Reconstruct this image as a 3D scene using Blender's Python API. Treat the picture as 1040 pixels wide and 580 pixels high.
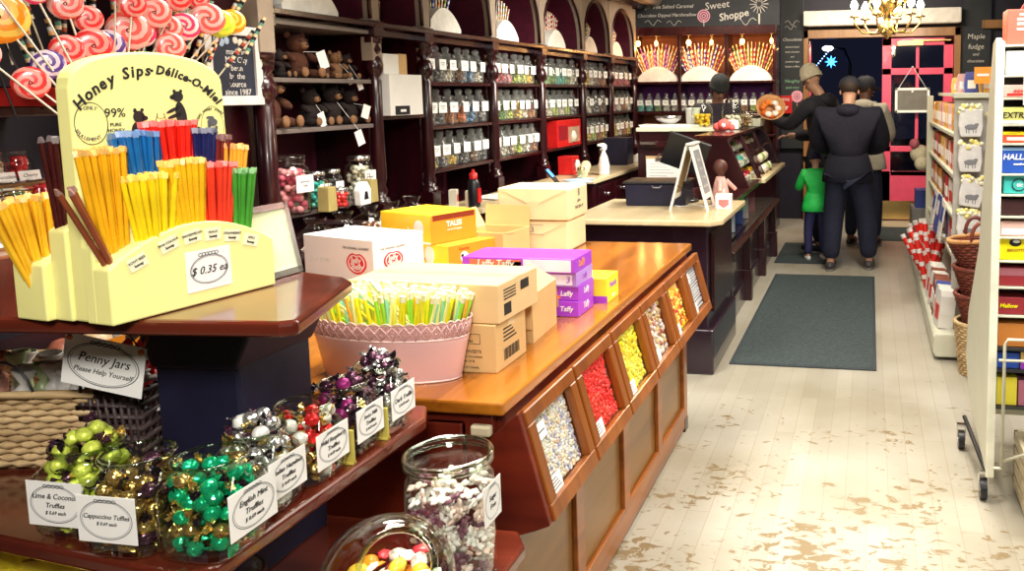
import bpy, math, random
from mathutils import Matrix, Vector
R = random.Random(7)
PI = math.pi
SC = bpy.context.scene
COL = SC.collection
for o_ in list(bpy.data.objects): bpy.data.objects.remove(o_)

# ---------------------------------------------------------------- camera
F_PX = 870.0; PPX = 725.0; PPY = 190.0; CAM_H = 1.6
fw = Vector((884 - PPX, 93 - PPY, F_PX)).normalized()
rt = -Vector((-4000 - PPX, 145 - PPY, F_PX)); rt = (rt - fw * rt.dot(fw)).normalized()
dn = rt.cross(fw); dn = dn if dn.y > 0 else -dn
if dn.y < 0: dn = -dn
up = -dn
def w_of(v): return Vector((rt.dot(v), fw.dot(v), up.dot(v)))
cx, cy, cz = w_of(Vector((1, 0, 0))), w_of(Vector((0, -1, 0))), w_of(Vector((0, 0, -1)))
cam_d = bpy.data.cameras.new('camera'); cam = bpy.data.objects.new('camera', cam_d); COL.objects.link(cam)
cam.matrix_world = Matrix(((cx.x, cy.x, cz.x, 0), (cx.y, cy.y, cz.y, 0), (cx.z, cy.z, cz.z, CAM_H), (0, 0, 0, 1)))
cam_d.sensor_width = 36; cam_d.lens = F_PX / 1040 * 36
cam_d.shift_x = (520 - PPX) / 1040; cam_d.shift_y = (PPY - 290) / 1040
cam_d.clip_start = .05; cam_d.clip_end = 100
SC.camera = cam

# ---------------------------------------------------------------- world, exposure, lights
SC.view_settings.view_transform = 'Standard'; SC.view_settings.look = 'None'
SC.view_settings.gamma = 1; SC.view_settings.use_curve_mapping = False
SC.view_settings.exposure = 0.0
wd = bpy.data.worlds.new('night'); SC.world = wd; wd.use_nodes = True
wd.node_tree.nodes['Background'].inputs[0].default_value = (.35, .40, .9, 1)
wd.node_tree.nodes['Background'].inputs[1].default_value = .02
def area(name, loc, power, sx, sy, col=(1, .86, .68), aim=None, spread=180):
    d = bpy.data.lights.new(name, 'AREA'); d.shape = 'RECTANGLE'; d.size = sx; d.size_y = sy
    d.energy = power; d.color = col; d.spread = math.radians(spread)
    o = bpy.data.objects.new(name, d); COL.objects.link(o); o.location = loc
    if aim is not None: o.rotation_euler = (Vector(aim) - Vector(loc)).to_track_quat('-Z', 'Y').to_euler()
    return o
def point(name, loc, power, col=(1, .7, .4), r=.03):
    d = bpy.data.lights.new(name, 'POINT'); d.energy = power; d.color = col; d.shadow_soft_size = r
    o = bpy.data.objects.new(name, d); COL.objects.link(o); o.location = loc
    return o
area('ceiling_or_fill_light', (.2, 3.4, 2.9), 62, .5, 1.6, (1, .93, .8), (.2, 3.6, 0), 150)
area('ceiling_or_fill_light', (-.2, 6.2, 2.9), 48, .5, 1.6, (1, .92, .78), (-.2, 6.2, 0), 150)
area('ceiling_or_fill_light', (-1.0, 1.6, 2.9), 30, .5, .8, (1, .93, .78), (-1.15, 1.7, 0), 120)
area('ceiling_or_fill_light', (-1.5, 3.4, 2.9), 58, .5, 1.0, (1, .93, .8), (-1.6, 3.2, 0), 120)
area('ceiling_or_fill_light', (.1, -.5, 2.5), 26, .6, .4, (1, .95, .86), (-1.1, 1.4, 1.05), 110)  # added fill lamp above the camera, brightens the labels and sign card
area('ceiling_or_fill_light', (1.3, 2.6, 2.8), 30, .4, 1.6, (1, .95, .85), (-.8, 2.9, .6), 90)  # added fill lamp on the aisle side, brightens the candy bins
area('ceiling_or_fill_light', (-1.3, 6.2, 2.9), 80, .5, 2.2, (1, .93, .8), (-2.8, 6.6, 1.5), 110)  # added fill lamp turned on the wall cabinets, brightens the jar labels
area('ceiling_or_fill_light', (-.1, 9.0, 2.9), 60, 1.2, .5, (1, .86, .66), (.1, 10.8, 1.4), 130)  # added fill lamp turned on the pink door and back wall
area('ceiling_or_fill_light', (-1.7, 8.7, 2.9), 34, .8, .5, (1, .86, .7), (-1.9, 9.8, 1.5), 140)
area('ceiling_or_fill_light', (.9, 2.2, 2.85), 22, .5, .5, (1, .95, .85), (.8, 4.2, 1.0), 110)

# ---------------------------------------------------------------- materials
MATS = {}
def nodes_of(m):
    m.use_nodes = True; nt = m.node_tree; return nt, nt.nodes['Principled BSDF']
def pm(name, col, rough=.5, metal=0, var=.12, scale=12, emit=0, coat=0, bump=0, alpha=1, trans=0):
    """plain procedural material: the colour varied a little by noise"""
    if name in MATS: return MATS[name]
    m = bpy.data.materials.new(name); nt, b = nodes_of(m)
    tc = nt.nodes.new('ShaderNodeTexCoord'); n = nt.nodes.new('ShaderNodeTexNoise'); n.inputs['Scale'].default_value = scale
    n.inputs['Detail'].default_value = 3
    r = nt.nodes.new('ShaderNodeValToRGB')
    r.color_ramp.elements[0].position = .3; r.color_ramp.elements[1].position = .7
    r.color_ramp.elements[0].color = tuple(c * (1 - var) for c in col) + (1,)
    r.color_ramp.elements[1].color = tuple(min(1, c * (1 + var)) for c in col) + (1,)
    nt.links.new(tc.outputs['Object'], n.inputs['Vector']); nt.links.new(n.outputs['Fac'], r.inputs[0])
    nt.links.new(r.outputs[0], b.inputs['Base Color'])
    b.inputs['Roughness'].default_value = rough; b.inputs['Metallic'].default_value = metal
    b.inputs['Coat Weight'].default_value = coat; b.inputs['Alpha'].default_value = alpha
    b.inputs['Transmission Weight'].default_value = trans
    if bump:
        bp = nt.nodes.new('ShaderNodeBump'); bp.inputs['Strength'].default_value = bump; bp.inputs['Distance'].default_value = .01
        nt.links.new(n.outputs['Fac'], bp.inputs['Height']); nt.links.new(bp.outputs[0], b.inputs['Normal'])
    if emit:
        nt.links.new(r.outputs[0], b.inputs['Emission Color']); b.inputs['Emission Strength'].default_value = emit
    MATS[name] = m; return m
def wood(name, c1, c2, axis='y', rough=.35, scale=6, coat=.3):
    if name in MATS: return MATS[name]
    m = bpy.data.materials.new(name); nt, b = nodes_of(m)
    tc = nt.nodes.new('ShaderNodeTexCoord'); mp = nt.nodes.new('ShaderNodeMapping')
    s = {'x': (.12, 1, 1), 'y': (1, .12, 1), 'z': (1, 1, .12)}[axis]
    mp.inputs['Scale'].default_value = tuple(v * scale for v in s)
    n = nt.nodes.new('ShaderNodeTexNoise'); n.inputs['Scale'].default_value = 3; n.inputs['Detail'].default_value = 8; n.inputs['Distortion'].default_value = .6
    n2 = nt.nodes.new('ShaderNodeTexNoise'); n2.inputs['Scale'].default_value = .5; n2.inputs['Detail'].default_value = 2
    mx = nt.nodes.new('ShaderNodeMath'); mx.operation = 'MULTIPLY_ADD'; mx.inputs[1].default_value = .45
    r = nt.nodes.new('ShaderNodeValToRGB'); r.color_ramp.elements[0].position = .36; r.color_ramp.elements[1].position = .64
    r.color_ramp.elements[0].color = c1 + (1,); r.color_ramp.elements[1].color = c2 + (1,)
    m5 = nt.nodes.new('ShaderNodeMath'); m5.operation = 'MULTIPLY'; m5.inputs[1].default_value = .55
    nt.links.new(tc.outputs['Object'], mp.inputs[0]); nt.links.new(mp.outputs[0], n.inputs['Vector']); nt.links.new(mp.outputs[0], n2.inputs['Vector'])
    nt.links.new(n.outputs['Fac'], m5.inputs[0]); nt.links.new(n2.outputs['Fac'], mx.inputs[0]); nt.links.new(m5.outputs[0], mx.inputs[2])
    nt.links.new(mx.outputs[0], r.inputs[0]); nt.links.new(r.outputs[0], b.inputs['Base Color'])
    b.inputs['Roughness'].default_value = rough; b.inputs['Coat Weight'].default_value = coat; b.inputs['Coat Roughness'].default_value = .12
    MATS[name] = m; return m
def glass(name, tint=(.93, .97, .95), refl=1.0, blend=.22, painted_haze=0):
    if name in MATS: return MATS[name]
    m = bpy.data.materials.new(name); m.use_nodes = True; nt = m.node_tree
    for n in list(nt.nodes): nt.nodes.remove(n)
    out = nt.nodes.new('ShaderNodeOutputMaterial'); mix = nt.nodes.new('ShaderNodeMixShader')
    tr = nt.nodes.new('ShaderNodeBsdfTransparent'); tr.inputs[0].default_value = tint + (1,)
    gl = nt.nodes.new('ShaderNodeBsdfGlossy'); gl.inputs['Roughness'].default_value = .04; gl.inputs['Color'].default_value = (refl,) * 3 + (1,)
    lw = nt.nodes.new('ShaderNodeLayerWeight'); lw.inputs['Blend'].default_value = .5
    pw = nt.nodes.new('ShaderNodeMath'); pw.operation = 'POWER'; pw.inputs[1].default_value = 3.2
    ma = nt.nodes.new('ShaderNodeMath'); ma.operation = 'MULTIPLY_ADD'; ma.inputs[1].default_value = blend * 2.4; ma.inputs[2].default_value = .035; ma.use_clamp = True
    nt.links.new(lw.outputs['Facing'], pw.inputs[0]); nt.links.new(pw.outputs[0], ma.inputs[0]); nt.links.new(ma.outputs[0], mix.inputs[0]); nt.links.new(tr.outputs[0], mix.inputs[1]); nt.links.new(gl.outputs[0], mix.inputs[2])
    if painted_haze:  # white diffuse mixed in as a painted sheen so clean glass looks brighter
        df = nt.nodes.new('ShaderNodeBsdfDiffuse'); df.inputs[0].default_value = (.85, .88, .86, 1); m2 = nt.nodes.new('ShaderNodeMixShader'); m2.inputs[0].default_value = painted_haze
        nt.links.new(mix.outputs[0], m2.inputs[1]); nt.links.new(df.outputs[0], m2.inputs[2]); nt.links.new(m2.outputs[0], out.inputs[0])
    else: nt.links.new(mix.outputs[0], out.inputs[0])
    MATS[name] = m; return m

MAHOG = wood('mahogany', (.010, .0010, .0030), (.040, .0030, .0060), 'z', .28, 5)
MAHOGY = wood('mahogany_long', (.014, .002, .0035), (.050, .006, .006), 'y', .25, 5)
REDWOOD = wood('red_wood', (.075, .007, .004), (.19, .022, .008), 'x', .3, 5)
OAK = wood('counter_oak', (.19, .052, .004), (.48, .165, .014), 'y', .22, 5, .5)
OAKF = wood('counter_front_oak', (.15, .036, .004), (.36, .100, .009), 'y', .32, 5, .3)
OAKP = wood('counter_panel_oak', (.11, .045, .008), (.25, .11, .02), 'y', .35, 4, .2)
SHELFW = wood('stand_wood', (.060, .010, .006), (.15, .024, .011), 'x', .16, 4, .6)
MAPLE = wood('worktop_maple', (.62, .47, .26), (.80, .66, .42), 'y', .3, 4, .2)
BROWNT = wood('brown_trim', (.22, .10, .03), (.38, .19, .07), 'z', .4, 5)
BEIGE = pm('beige_paint', (.33, .26, .20), .6, var=.06)
CREAM = pm('cream_laminate', (.80, .74, .58), .4, var=.04)
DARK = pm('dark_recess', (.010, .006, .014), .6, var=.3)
PLUM = pm('plum_back_panel', (.075, .006, .020), .5, var=.2)
WHITE = pm('white_card', (.86, .85, .82), .5, var=.03)
PAPER = pm('white_paper', (.92, .91, .88), .6, var=.02)
BLACK = pm('black_plastic', (.012, .012, .016), .35, var=.2)
INK = pm('black_ink', (.015, .012, .012), .6, var=.1)
INKG = pm('grey_ink', (.10, .10, .11), .6, var=.1)
NAVY = pm('navy_paint', (.010, .010, .030), .45, var=.2)
YELP = pm('pale_yellow_paint', (.93, .88, .34), .42, var=.03)
YELS = pm('yellow_edge_paint', (.92, .86, .16), .42, var=.03)
GLASS = glass('clear_glass')
GLASSJ = glass('jar_glass', (.93, .96, .91), 1, .42); GLASSS = glass('shelf_jar_glass', (.96, .98, .97), 1, .5, .09)
GLASSP = glass('pane_glass', (.97, .98, .98), 1, .10)
BAGP = glass('clear_cellophane', (.95, .95, .95), 1, .45)
CHALKB = pm('chalkboard', (.022, .026, .032), .7, var=.3, scale=3)
CHALK = pm('chalk', (.62, .60, .55), .9, var=.1)
CHALKP = pm('pink_chalk', (.75, .35, .45), .9, var=.1)
CHALKG = pm('green_chalk', (.25, .50, .30), .9, var=.1)
KRAFT = pm('kraft_board', (.62, .40, .17), .7, var=.05, scale=5)
KRAFTL = pm('kraft_paper_wrap', (.80, .66, .40), .55, var=.07, scale=5, bump=.3)
TAPE = pm('packing_tape', (.74, .56, .30), .25, var=.03)
PINKT = pm('pink_enamel', (.82, .50, .48), .35, var=.02, coat=.3)
CHROME = pm('chrome', (.7, .7, .72), .18, 1, var=.05)
BRASS = pm('brass', (.80, .55, .20), .25, 1, var=.05)
RED = pm('red_plastic', (.62, .015, .015), .35, var=.1)
DOORP = pm('pink_door_paint', (.80, .085, .17), .4, var=.05, coat=.2)
WHITEM = pm('white_enamel_metal', (.60, .60, .48), .4, var=.03)
WICK = wood('wicker_tan', (.35, .22, .09), (.72, .52, .28), 'x', .6, 30, 0)
WICKR = wood('wicker_red_brown', (.10, .018, .012), (.26, .055, .03), 'x', .5, 30, 0)
SKIN = pm('skin', (.55, .30, .20), .5, var=.06)

# ---------------------------------------------------------------- builders
class MB:
    def __init__(s): s.v = []; s.f = []; s.m = []; s.s = []
    def add(s, vs, fs, m=0, sm=False, M=None):
        k = len(s.v)
        s.v += [tuple(M @ Vector(p)) for p in vs] if M is not None else [tuple(p) for p in vs]
        for f in fs: s.f.append(tuple(i + k for i in f)); s.m.append(m); s.s.append(sm)
        return s
    def box(s, x0, x1, y0, y1, z0, z1, m=0, M=None):
        v = [(x0, y0, z0), (x1, y0, z0), (x1, y1, z0), (x0, y1, z0), (x0, y0, z1), (x1, y0, z1), (x1, y1, z1), (x0, y1, z1)]
        return s.add(v, [(3, 2, 1, 0), (4, 5, 6, 7), (0, 1, 5, 4), (1, 2, 6, 5), (2, 3, 7, 6), (3, 0, 4, 7)], m, False, M)
    def prism(s, poly, a, b, axis='z', m=0, M=None):
        """poly in the plane across the axis: x->(y,z), y->(x,z), z->(x,y)"""
        def P(p, t): return {'x': (t, p[0], p[1]), 'y': (p[0], t, p[1]), 'z': (p[0], p[1], t)}[axis]
        n = len(poly); v = [P(p, a) for p in poly] + [P(p, b) for p in poly]
        return s.add(v, [tuple(range(n))[::-1], tuple(range(n, 2 * n))] + [(i, (i + 1) % n, n + (i + 1) % n, n + i) for i in range(n)], m, False, M)
    def cyl(s, p0, p1, r0, r1=None, n=10, m=0, caps=True, sm=True, M=None):
        r1 = r0 if r1 is None else r1
        p0 = Vector(p0); p1 = Vector(p1); d = (p1 - p0).normalized()
        a = d.orthogonal().normalized(); b = d.cross(a); v = []
        for p, r in ((p0, r0), (p1, r1)):
            for i in range(n):
                t = 2 * PI * i / n; v.append(p + a * math.cos(t) * r + b * math.sin(t) * r)
        s.add(v, [(i, (i + 1) % n, n + (i + 1) % n, n + i) for i in range(n)], m, sm, M)
        if caps: s.add(v, [tuple(range(n))[::-1], tuple(range(n, 2 * n))], m, False, M)
        return s
    def tube(s, pts, r, n=6, m=0, closed=False, M=None):
        pts = [Vector(p) for p in pts]; k = len(pts); v = []; prev = None
        for i, p in enumerate(pts):
            q = pts[(i + 1) % k] if (closed or i < k - 1) else p; o = pts[i - 1] if (closed or i > 0) else p
            d = (q - o).normalized()
            a = d.orthogonal().normalized() if prev is None else (prev - d * prev.dot(d)).normalized()
            prev = a; b = d.cross(a); rr = r[i] if isinstance(r, (list, tuple)) else r
            for j in range(n): t = 2 * PI * j / n; v.append(p + a * math.cos(t) * rr + b * math.sin(t) * rr)
        f = []
        for i in range(k if closed else k - 1):
            for j in range(n): f.append((i * n + j, i * n + (j + 1) % n, ((i + 1) % k) * n + (j + 1) % n, ((i + 1) % k) * n + j))
        if not closed: f += [tuple(range(n))[::-1], tuple(range((k - 1) * n, k * n))]
        return s.add(v, f, m, True, M)
    def lathe(s, prof, c=(0, 0, 0), n=20, m=0, sq=None, M=None, oval=1.0, caps=(False, False)):
        """prof = (radius, z[, squareness]) rows; squareness > 2 squares the ring off"""
        v = []
        for row in prof:
            r, z = row[0], row[1]; e = row[2] if len(row) > 2 else 2
            for i in range(n):
                t = 2 * PI * (i + .5) / n; cc, ss = math.cos(t), math.sin(t)
                k = r / (abs(cc) ** e + abs(ss) ** e) ** (1 / e)
                v.append((c[0] + k * cc, c[1] + k * ss * oval, c[2] + z))
        f = []
        for a in range(len(prof) - 1):
            for i in range(n): f.append((a * n + i, a * n + (i + 1) % n, (a + 1) * n + (i + 1) % n, (a + 1) * n + i))
        if caps[0]: f.append(tuple(range(n))[::-1])
        if caps[1]: f.append(tuple(range((len(prof) - 1) * n, len(prof) * n)))
        return s.add(v, f, m, True, M)
    def ell(s, c, r, nu=8, nv=5, m=0, M=None, rot=None):
        v = [(0, 0, -1)]
        for j in range(1, nv):
            a = -PI / 2 + PI * j / nv
            for i in range(nu): t = 2 * PI * i / nu; v.append((math.cos(a) * math.cos(t), math.cos(a) * math.sin(t), math.sin(a)))
        v.append((0, 0, 1)); T = Matrix.Translation(c) @ (rot if rot else Matrix()) @ Matrix.Diagonal((*r, 1))
        if M is not None: T = M @ T
        f = [(0, 1 + (i + 1) % nu, 1 + i) for i in range(nu)]
        for j in range(nv - 2):
            for i in range(nu): b = 1 + j * nu; f.append((b + i, b + (i + 1) % nu, b + nu + (i + 1) % nu, b + nu + i))
        L = len(v) - 1; b = 1 + (nv - 2) * nu; f += [(b + i, b + (i + 1) % nu, L) for i in range(nu)]
        return s.add(v, f, m, True, T)
    def mesh(s, name, mats):
        me = bpy.data.meshes.new(name); me.from_pydata(s.v, [], s.f)
        for q in mats: me.materials.append(q)
        me.polygons.foreach_set('material_index', s.m); me.polygons.foreach_set('use_smooth', s.s); me.update()
        return me
    def build(s, name, mats, parent=None, bevel=0, seg=2):
        if not isinstance(mats, (list, tuple)): mats = [mats]
        o = bpy.data.objects.new(name, s.mesh(name, mats)); COL.objects.link(o); o.parent = parent
        if bevel:
            b = o.modifiers.new('bevel', 'BEVEL'); b.width = bevel; b.segments = seg; b.limit_method = 'ANGLE'; b.angle_limit = math.radians(40)
        return o
def inst(name, mesh, parent=None, M=None):
    o = bpy.data.objects.new(name, mesh); COL.objects.link(o); o.parent = parent
    if M is not None: o.matrix_local = M
    return o
def tag(o, label=None, cat=None, group=None, kind=None):
    if label: o['label'] = label
    if cat: o['category'] = cat
    if group: o['group'] = group
    if kind: o['kind'] = kind
    return o
def thing(name, label, cat, loc=(0, 0, 0), rz=0, group=None):
    o = bpy.data.objects.new(name, None); COL.objects.link(o); o.location = loc; o.rotation_euler = (0, 0, rz)
    o.empty_display_size = .05
    return tag(o, label, cat, group)
def struct(name, mb, mats, bevel=0): return tag(mb.build(name, mats, None, bevel), kind='structure')
def kids(o): return [c for c in bpy.data.objects if c.parent is o]
def plan_tree(o): return (o, [plan_tree(c) for c in kids(o)])
def copy_plan(pl, parent=None):
    o, ch = pl; c = o.copy(); COL.objects.link(c); c.parent = parent
    for q in ch: copy_plan(q, c)
    return c
def T(x, y, z, rz=0, rx=0, ry=0, s=1): return Matrix.Translation((x, y, z)) @ Matrix.Rotation(rz, 4, 'Z') @ Matrix.Rotation(ry, 4, 'Y') @ Matrix.Rotation(rx, 4, 'X') @ Matrix.Scale(s, 4)
def fr(o, ax, ay):
    """plane at o with x along ax and y along ay"""
    ax = Vector(ax).normalized(); ay = Vector(ay); ay = (ay - ax * ay.dot(ax)).normalized(); az = ax.cross(ay)
    return Matrix(((ax.x, ay.x, az.x, o[0]), (ax.y, ay.y, az.y, o[1]), (ax.z, ay.z, az.z, o[2]), (0, 0, 0, 1)))
FRONT = lambda x, y, z: fr((x, y, z), (1, 0, 0), (0, 0, 1))     # writing read from the -Y side
SIDE = lambda x, y, z: fr((x, y, z), (0, 1, 0), (0, 0, 1))      # writing read from the +X side
LEFT = lambda x, y, z: fr((x, y, z), (0, -1, 0), (0, 0, 1))     # writing read from the -X side
TXC = {}
def text_mesh(body, size, shear=0, ext=.0003, align='CENTER', bold=0):
    key = (body, round(size, 5), shear, align, bold)
    if key in TXC: return TXC[key]
    c = bpy.data.curves.new('writing', 'FONT'); c.body = body; c.size = size; c.shear = shear; c.align_x = align; c.align_y = 'CENTER'
    c.extrude = ext; c.resolution_u = 2; c.offset = bold
    o = bpy.data.objects.new('writing', c); COL.objects.link(o)
    bpy.context.view_layer.update()
    me = bpy.data.meshes.new_from_object(o.evaluated_get(bpy.context.evaluated_depsgraph_get()))
    me.materials.clear()
    bpy.data.objects.remove(o); TXC[key] = me; return me
def txt(body, size, M, mat, parent, shear=0, name='lettering', align='CENTER', bold=0, wide=1):
    me = text_mesh(body, size, shear, align=align, bold=bold).copy(); me.materials.append(mat)
    if wide != 1: M = M @ Matrix.Diagonal((wide, 1, 1, 1))
    return inst(name, me, parent, M)
def arc_txt(body, size, M, r, a0, step, mat, parent, shear=0, bold=0, name='lettering', gap=.07):
    """letters along a circle, one mesh"""
    mb = MB()
    a = a0; half = 0
    for i, ch in enumerate(body):
        if ch == ' ': a -= step * .8 * (1 if r > 0 else 1); continue
        me = text_mesh(ch, size, shear, bold=bold); xs = [v.co.x for v in me.vertices]; w_ = (max(xs) - min(xs)) / 2
        a -= (half + w_ + size * gap) / abs(r); half = w_
        L = M @ Matrix.Rotation(a - PI / 2, 4, 'Z') @ Matrix.Translation((0, r, 0))
        mb.add([v.co for v in me.vertices], [tuple(p.vertices) for p in me.polygons], 0, False, L)
    return mb.build(name, mat, parent)
def ring_line(mb, M, rx, ry, t, n=32, a0=0, a1=2 * PI, m=0, z=.0004):
    v = []; f = []
    for i in range(n + 1):
        a = a0 + (a1 - a0) * i / n
        v += [((rx - t) * math.cos(a), (ry - t) * math.sin(a), z), ((rx + t) * math.cos(a), (ry + t) * math.sin(a), z)]
    for i in range(n): f.append((2 * i, 2 * i + 1, 2 * i + 3, 2 * i + 2))
    return mb.add(v, f, m, False, M)
def card(parent, M, w, h, lines, sizes, mat=None, oval=True, name='label_card', shear=.25, ink=None, t=.0012):
    """a paper card with an oval line and writing; x right, y up, centred on M"""
    c = inst(name, MB().box(-w / 2, w / 2, -h / 2, h / 2, -t, 0).mesh('label_card', [mat or PAPER]), parent, M)
    if oval:
        mb = MB(); ring_line(mb, Matrix(), w * .44, h * .42, w * .006); ring_line(mb, Matrix(), w * .41, h * .39, w * .003)
        for k in range(5): ring_line(mb, Matrix.Translation(((k - 2) * w * .075, h * .40, 0)), w * .035, h * .035, w * .006, 8)
        mb.build('oval_border', [INKG], c)
    y = (sum(sizes) * 1.25) / 2
    for s_, l in zip(sizes, lines):
        y -= s_ * .62; txt(l, s_, Matrix.Translation((0, y, .0005)), ink or INK, c, shear); y -= s_ * .62
    return c
ORD = ['first', 'second', 'third', 'fourth', 'fifth', 'sixth', 'seventh', 'eighth', 'ninth', 'tenth', 'eleventh', 'twelfth', 'thirteenth', 'fourteenth', 'fifteenth', 'sixteenth']

# ================================================================ THE ROOM
def floor_mat():
    m = bpy.data.materials.new('worn_floor_boards'); nt, b = nodes_of(m); N = nt.nodes; L = nt.links
    tc = N.new('ShaderNodeTexCoord'); mp = N.new('ShaderNodeMapping'); mp.inputs['Rotation'].default_value = (0, 0, PI / 2)
    br = N.new('ShaderNodeTexBrick'); br.inputs['Scale'].default_value = 1; br.inputs['Brick Width'].default_value = 1.3; br.inputs['Row Height'].default_value = .085
    br.inputs['Mortar Size'].default_value = .0018; br.inputs['Color1'].default_value = (.45, .425, .365, 1); br.inputs['Color2'].default_value = (.395, .37, .315, 1)
    br.inputs['Mortar'].default_value = (.36, .32, .25, 1); br.offset = .37
    L.new(tc.outputs['Object'], mp.inputs[0]); L.new(mp.outputs[0], br.inputs[0])
    # soft dirt
    n1 = N.new('ShaderNodeTexNoise'); n1.inputs['Scale'].default_value = 1.3; n1.inputs['Detail'].default_value = 6
    L.new(tc.outputs['Object'], n1.inputs[0])
    r1 = N.new('ShaderNodeValToRGB'); r1.color_ramp.elements[0].position = .35; r1.color_ramp.elements[0].color = (.68, .64, .54, 1); r1.color_ramp.elements[1].position = .62
    L.new(n1.outputs[0], r1.inputs[0])
    mx = N.new('ShaderNodeMixRGB'); mx.blend_type = 'MULTIPLY'; mx.inputs[0].default_value = .8
    L.new(br.outputs[0], mx.inputs[1]); L.new(r1.outputs[0], mx.inputs[2])
    # paint worn through to brown boards, mostly along the walkway close to the counter
    mp2 = N.new('ShaderNodeMapping'); mp2.inputs['Scale'].default_value = (.75, 1.1, 1)
    n2 = N.new('ShaderNodeTexNoise'); n2.inputs['Scale'].default_value = 21; n2.inputs['Detail'].default_value = 7; n2.inputs['Roughness'].default_value = .6; n2.inputs['Distortion'].default_value = .8
    L.new(tc.outputs['Object'], mp2.inputs[0]); L.new(mp2.outputs[0], n2.inputs[0])
    n3 = N.new('ShaderNodeTexNoise'); n3.inputs['Scale'].default_value = 2.4; n3.inputs['Detail'].default_value = 2; L.new(tc.outputs['Object'], n3.inputs[0])
    sx = N.new('ShaderNodeSeparateXYZ'); L.new(tc.outputs['Object'], sx.inputs[0])
    my = N.new('ShaderNodeMapRange'); my.inputs[1].default_value = 5.2; my.inputs[2].default_value = 2.6; my.inputs[3].default_value = -.06; my.inputs[4].default_value = .13
    L.new(sx.outputs['Y'], my.inputs[0])
    a1 = N.new('ShaderNodeMath'); a1.operation = 'MULTIPLY_ADD'; a1.inputs[1].default_value = .42; L.new(n3.outputs[0], a1.inputs[0]); L.new(n2.outputs[0], a1.inputs[2])
    a2 = N.new('ShaderNodeMath'); a2.operation = 'ADD'; L.new(a1.outputs[0], a2.inputs[0]); L.new(my.outputs[0], a2.inputs[1])
    r2 = N.new('ShaderNodeValToRGB'); r2.color_ramp.elements[0].position = .865; r2.color_ramp.elements[1].position = .925
    L.new(a2.outputs[0], r2.inputs[0])
    m2 = N.new('ShaderNodeMixRGB'); m2.inputs[2].default_value = (.21, .15, .075, 1)
    L.new(r2.outputs[0], m2.inputs[0]); L.new(mx.outputs[0], m2.inputs[1]); L.new(m2.outputs[0], b.inputs['Base Color'])
    b.inputs['Roughness'].default_value = .38
    return m
struct('floor', MB().box(-3.2, 2.4, -1.2, 13, -.1, 0), floor_mat())
struct('ceiling', MB().box(-3.2, 2.4, -1.2, 10.9, 2.97, 3.05), pm('ceiling_paint', (.20, .17, .14), .7))
WALLD = pm('plum_wall', (.030, .008, .018), .6, var=.2)
struct('wall_left', MB().box(-3.3, -3.16, -1.2, 10.9, 0, 3.0), WALLD)
struct('wall_right', MB().box(2.3, 2.4, -1.2, 10.9, 0, 3.0), pm('navy_wall', (.012, .012, .04), .6))
struct('wall_front', MB().box(-3.2, 2.4, -1.25, -1.15, 0, 3.0), pm('grey_wall', (.2, .17, .15), .6))
# back wall with the door opening X -.80 .. 1.04, Z 0 .. 2.33
wb = MB(); wb.box(-3.2, -.80, 10.82, 10.95, 0, 3.0); wb.box(1.04, 2.4, 10.82, 10.95, 0, 3.0); wb.box(-.80, 1.04, 10.82, 10.95, 2.33, 3.0)
struct('wall_back', wb, pm('navy_black_wall', (.012, .011, .028), .6))
tr = MB(); tr.box(-.82, -.755, 10.72, 10.84, 0, 2.36); tr.box(.985, 1.06, 10.72, 10.84, 0, 2.36); tr.box(-.82, 1.06, 10.72, 10.84, 2.255, 2.36)
struct('trim_1', tr, BROWNT, .006)
struct('trim_2', MB().box(1.3, 2.3, 10.70, 10.82, 2.33, 2.43), BROWNT, .005)
struct('baseboard_back', MB().box(1.04, 2.3, 10.79, 10.82, 0, .14), MAHOGY)
# cream bulkhead and dark crown above the arched cabinets
cornice = struct('trim_3', MB().prism([(-3.16, 2.64), (-2.50, 2.64), (-2.34, 2.84), (-2.34, 2.97), (-3.16, 2.97)], 3.2, 10.1, 'y'), BEIGE)
struct('trim_4', MB().prism([(-2.76, 2.60), (-2.68, 2.60), (-2.60, 2.645), (-2.60, 2.67), (-2.76, 2.67)], 3.2, 10.1, 'y'), MAHOGY)

# door leaves: the right one stands shut, the left one is swung outside so the night shows
def door_leaf(name, x0, x1, M):
    mb = MB(); y0, y1 = -.022, .022; w = x1 - x0
    rows = [(.22, .84), (.93, 1.80), (1.88, 2.15)]
    mb.box(x0, x0 + .11, y0, y1, .012, 2.24, 0, M); mb.box(x1 - .11, x1, y0, y1, .012, 2.24, 0, M)
    mb.box((x0 + x1) / 2 - .02, (x0 + x1) / 2 + .02, y0, y1, .84, 2.16, 0, M)
    for a, b in ((.012, .62), (.86, .93), (1.80, 1.88), (2.15, 2.24)): mb.box(x0, x1, y0, y1, a, b, 0, M)
    mb.box(x0 + .11, x1 - .11, y0, y1, .56, .62, 0, M)
    d = tag(mb.build(name, [DOORP], None, .004), kind='structure')
    g = MB(); g.box(x0 + .1, x1 - .1, -.004, .004, .6, 2.17, 0, M); g.build('glass_pane', [GLASSP], d)
    k = MB(); k.box(x0 + .01, x1 - .01, -.028, -.022, .02, .25, 0, M); k.build('kick_plate', [BRASS], d)
    k = MB(); k.box(x0 + .015, x0 + .095, -.028, -.022, .95, 1.28, 0, M); k.cyl(M @ Vector((x0 + .055, -.03, 1.02)), M @ Vector((x0 + .055, -.03, 1.22)), .008, n=8)
    k.build('push_plate', [BRASS], d)
    return d
dr = door_leaf('door_1', .14, .98, T(0, 10.80, 0))
c_ = MB(); c_.box(.32, .62, 10.70, 10.775, 2.15, 2.20); c_.box(.50, .95, 10.74, 10.765, 2.20, 2.215); c_.build('door_closer', [BRASS], dr)
door_leaf('door_2', 0, .84, T(-.755, 10.90, 0, math.radians(97)))
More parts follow.
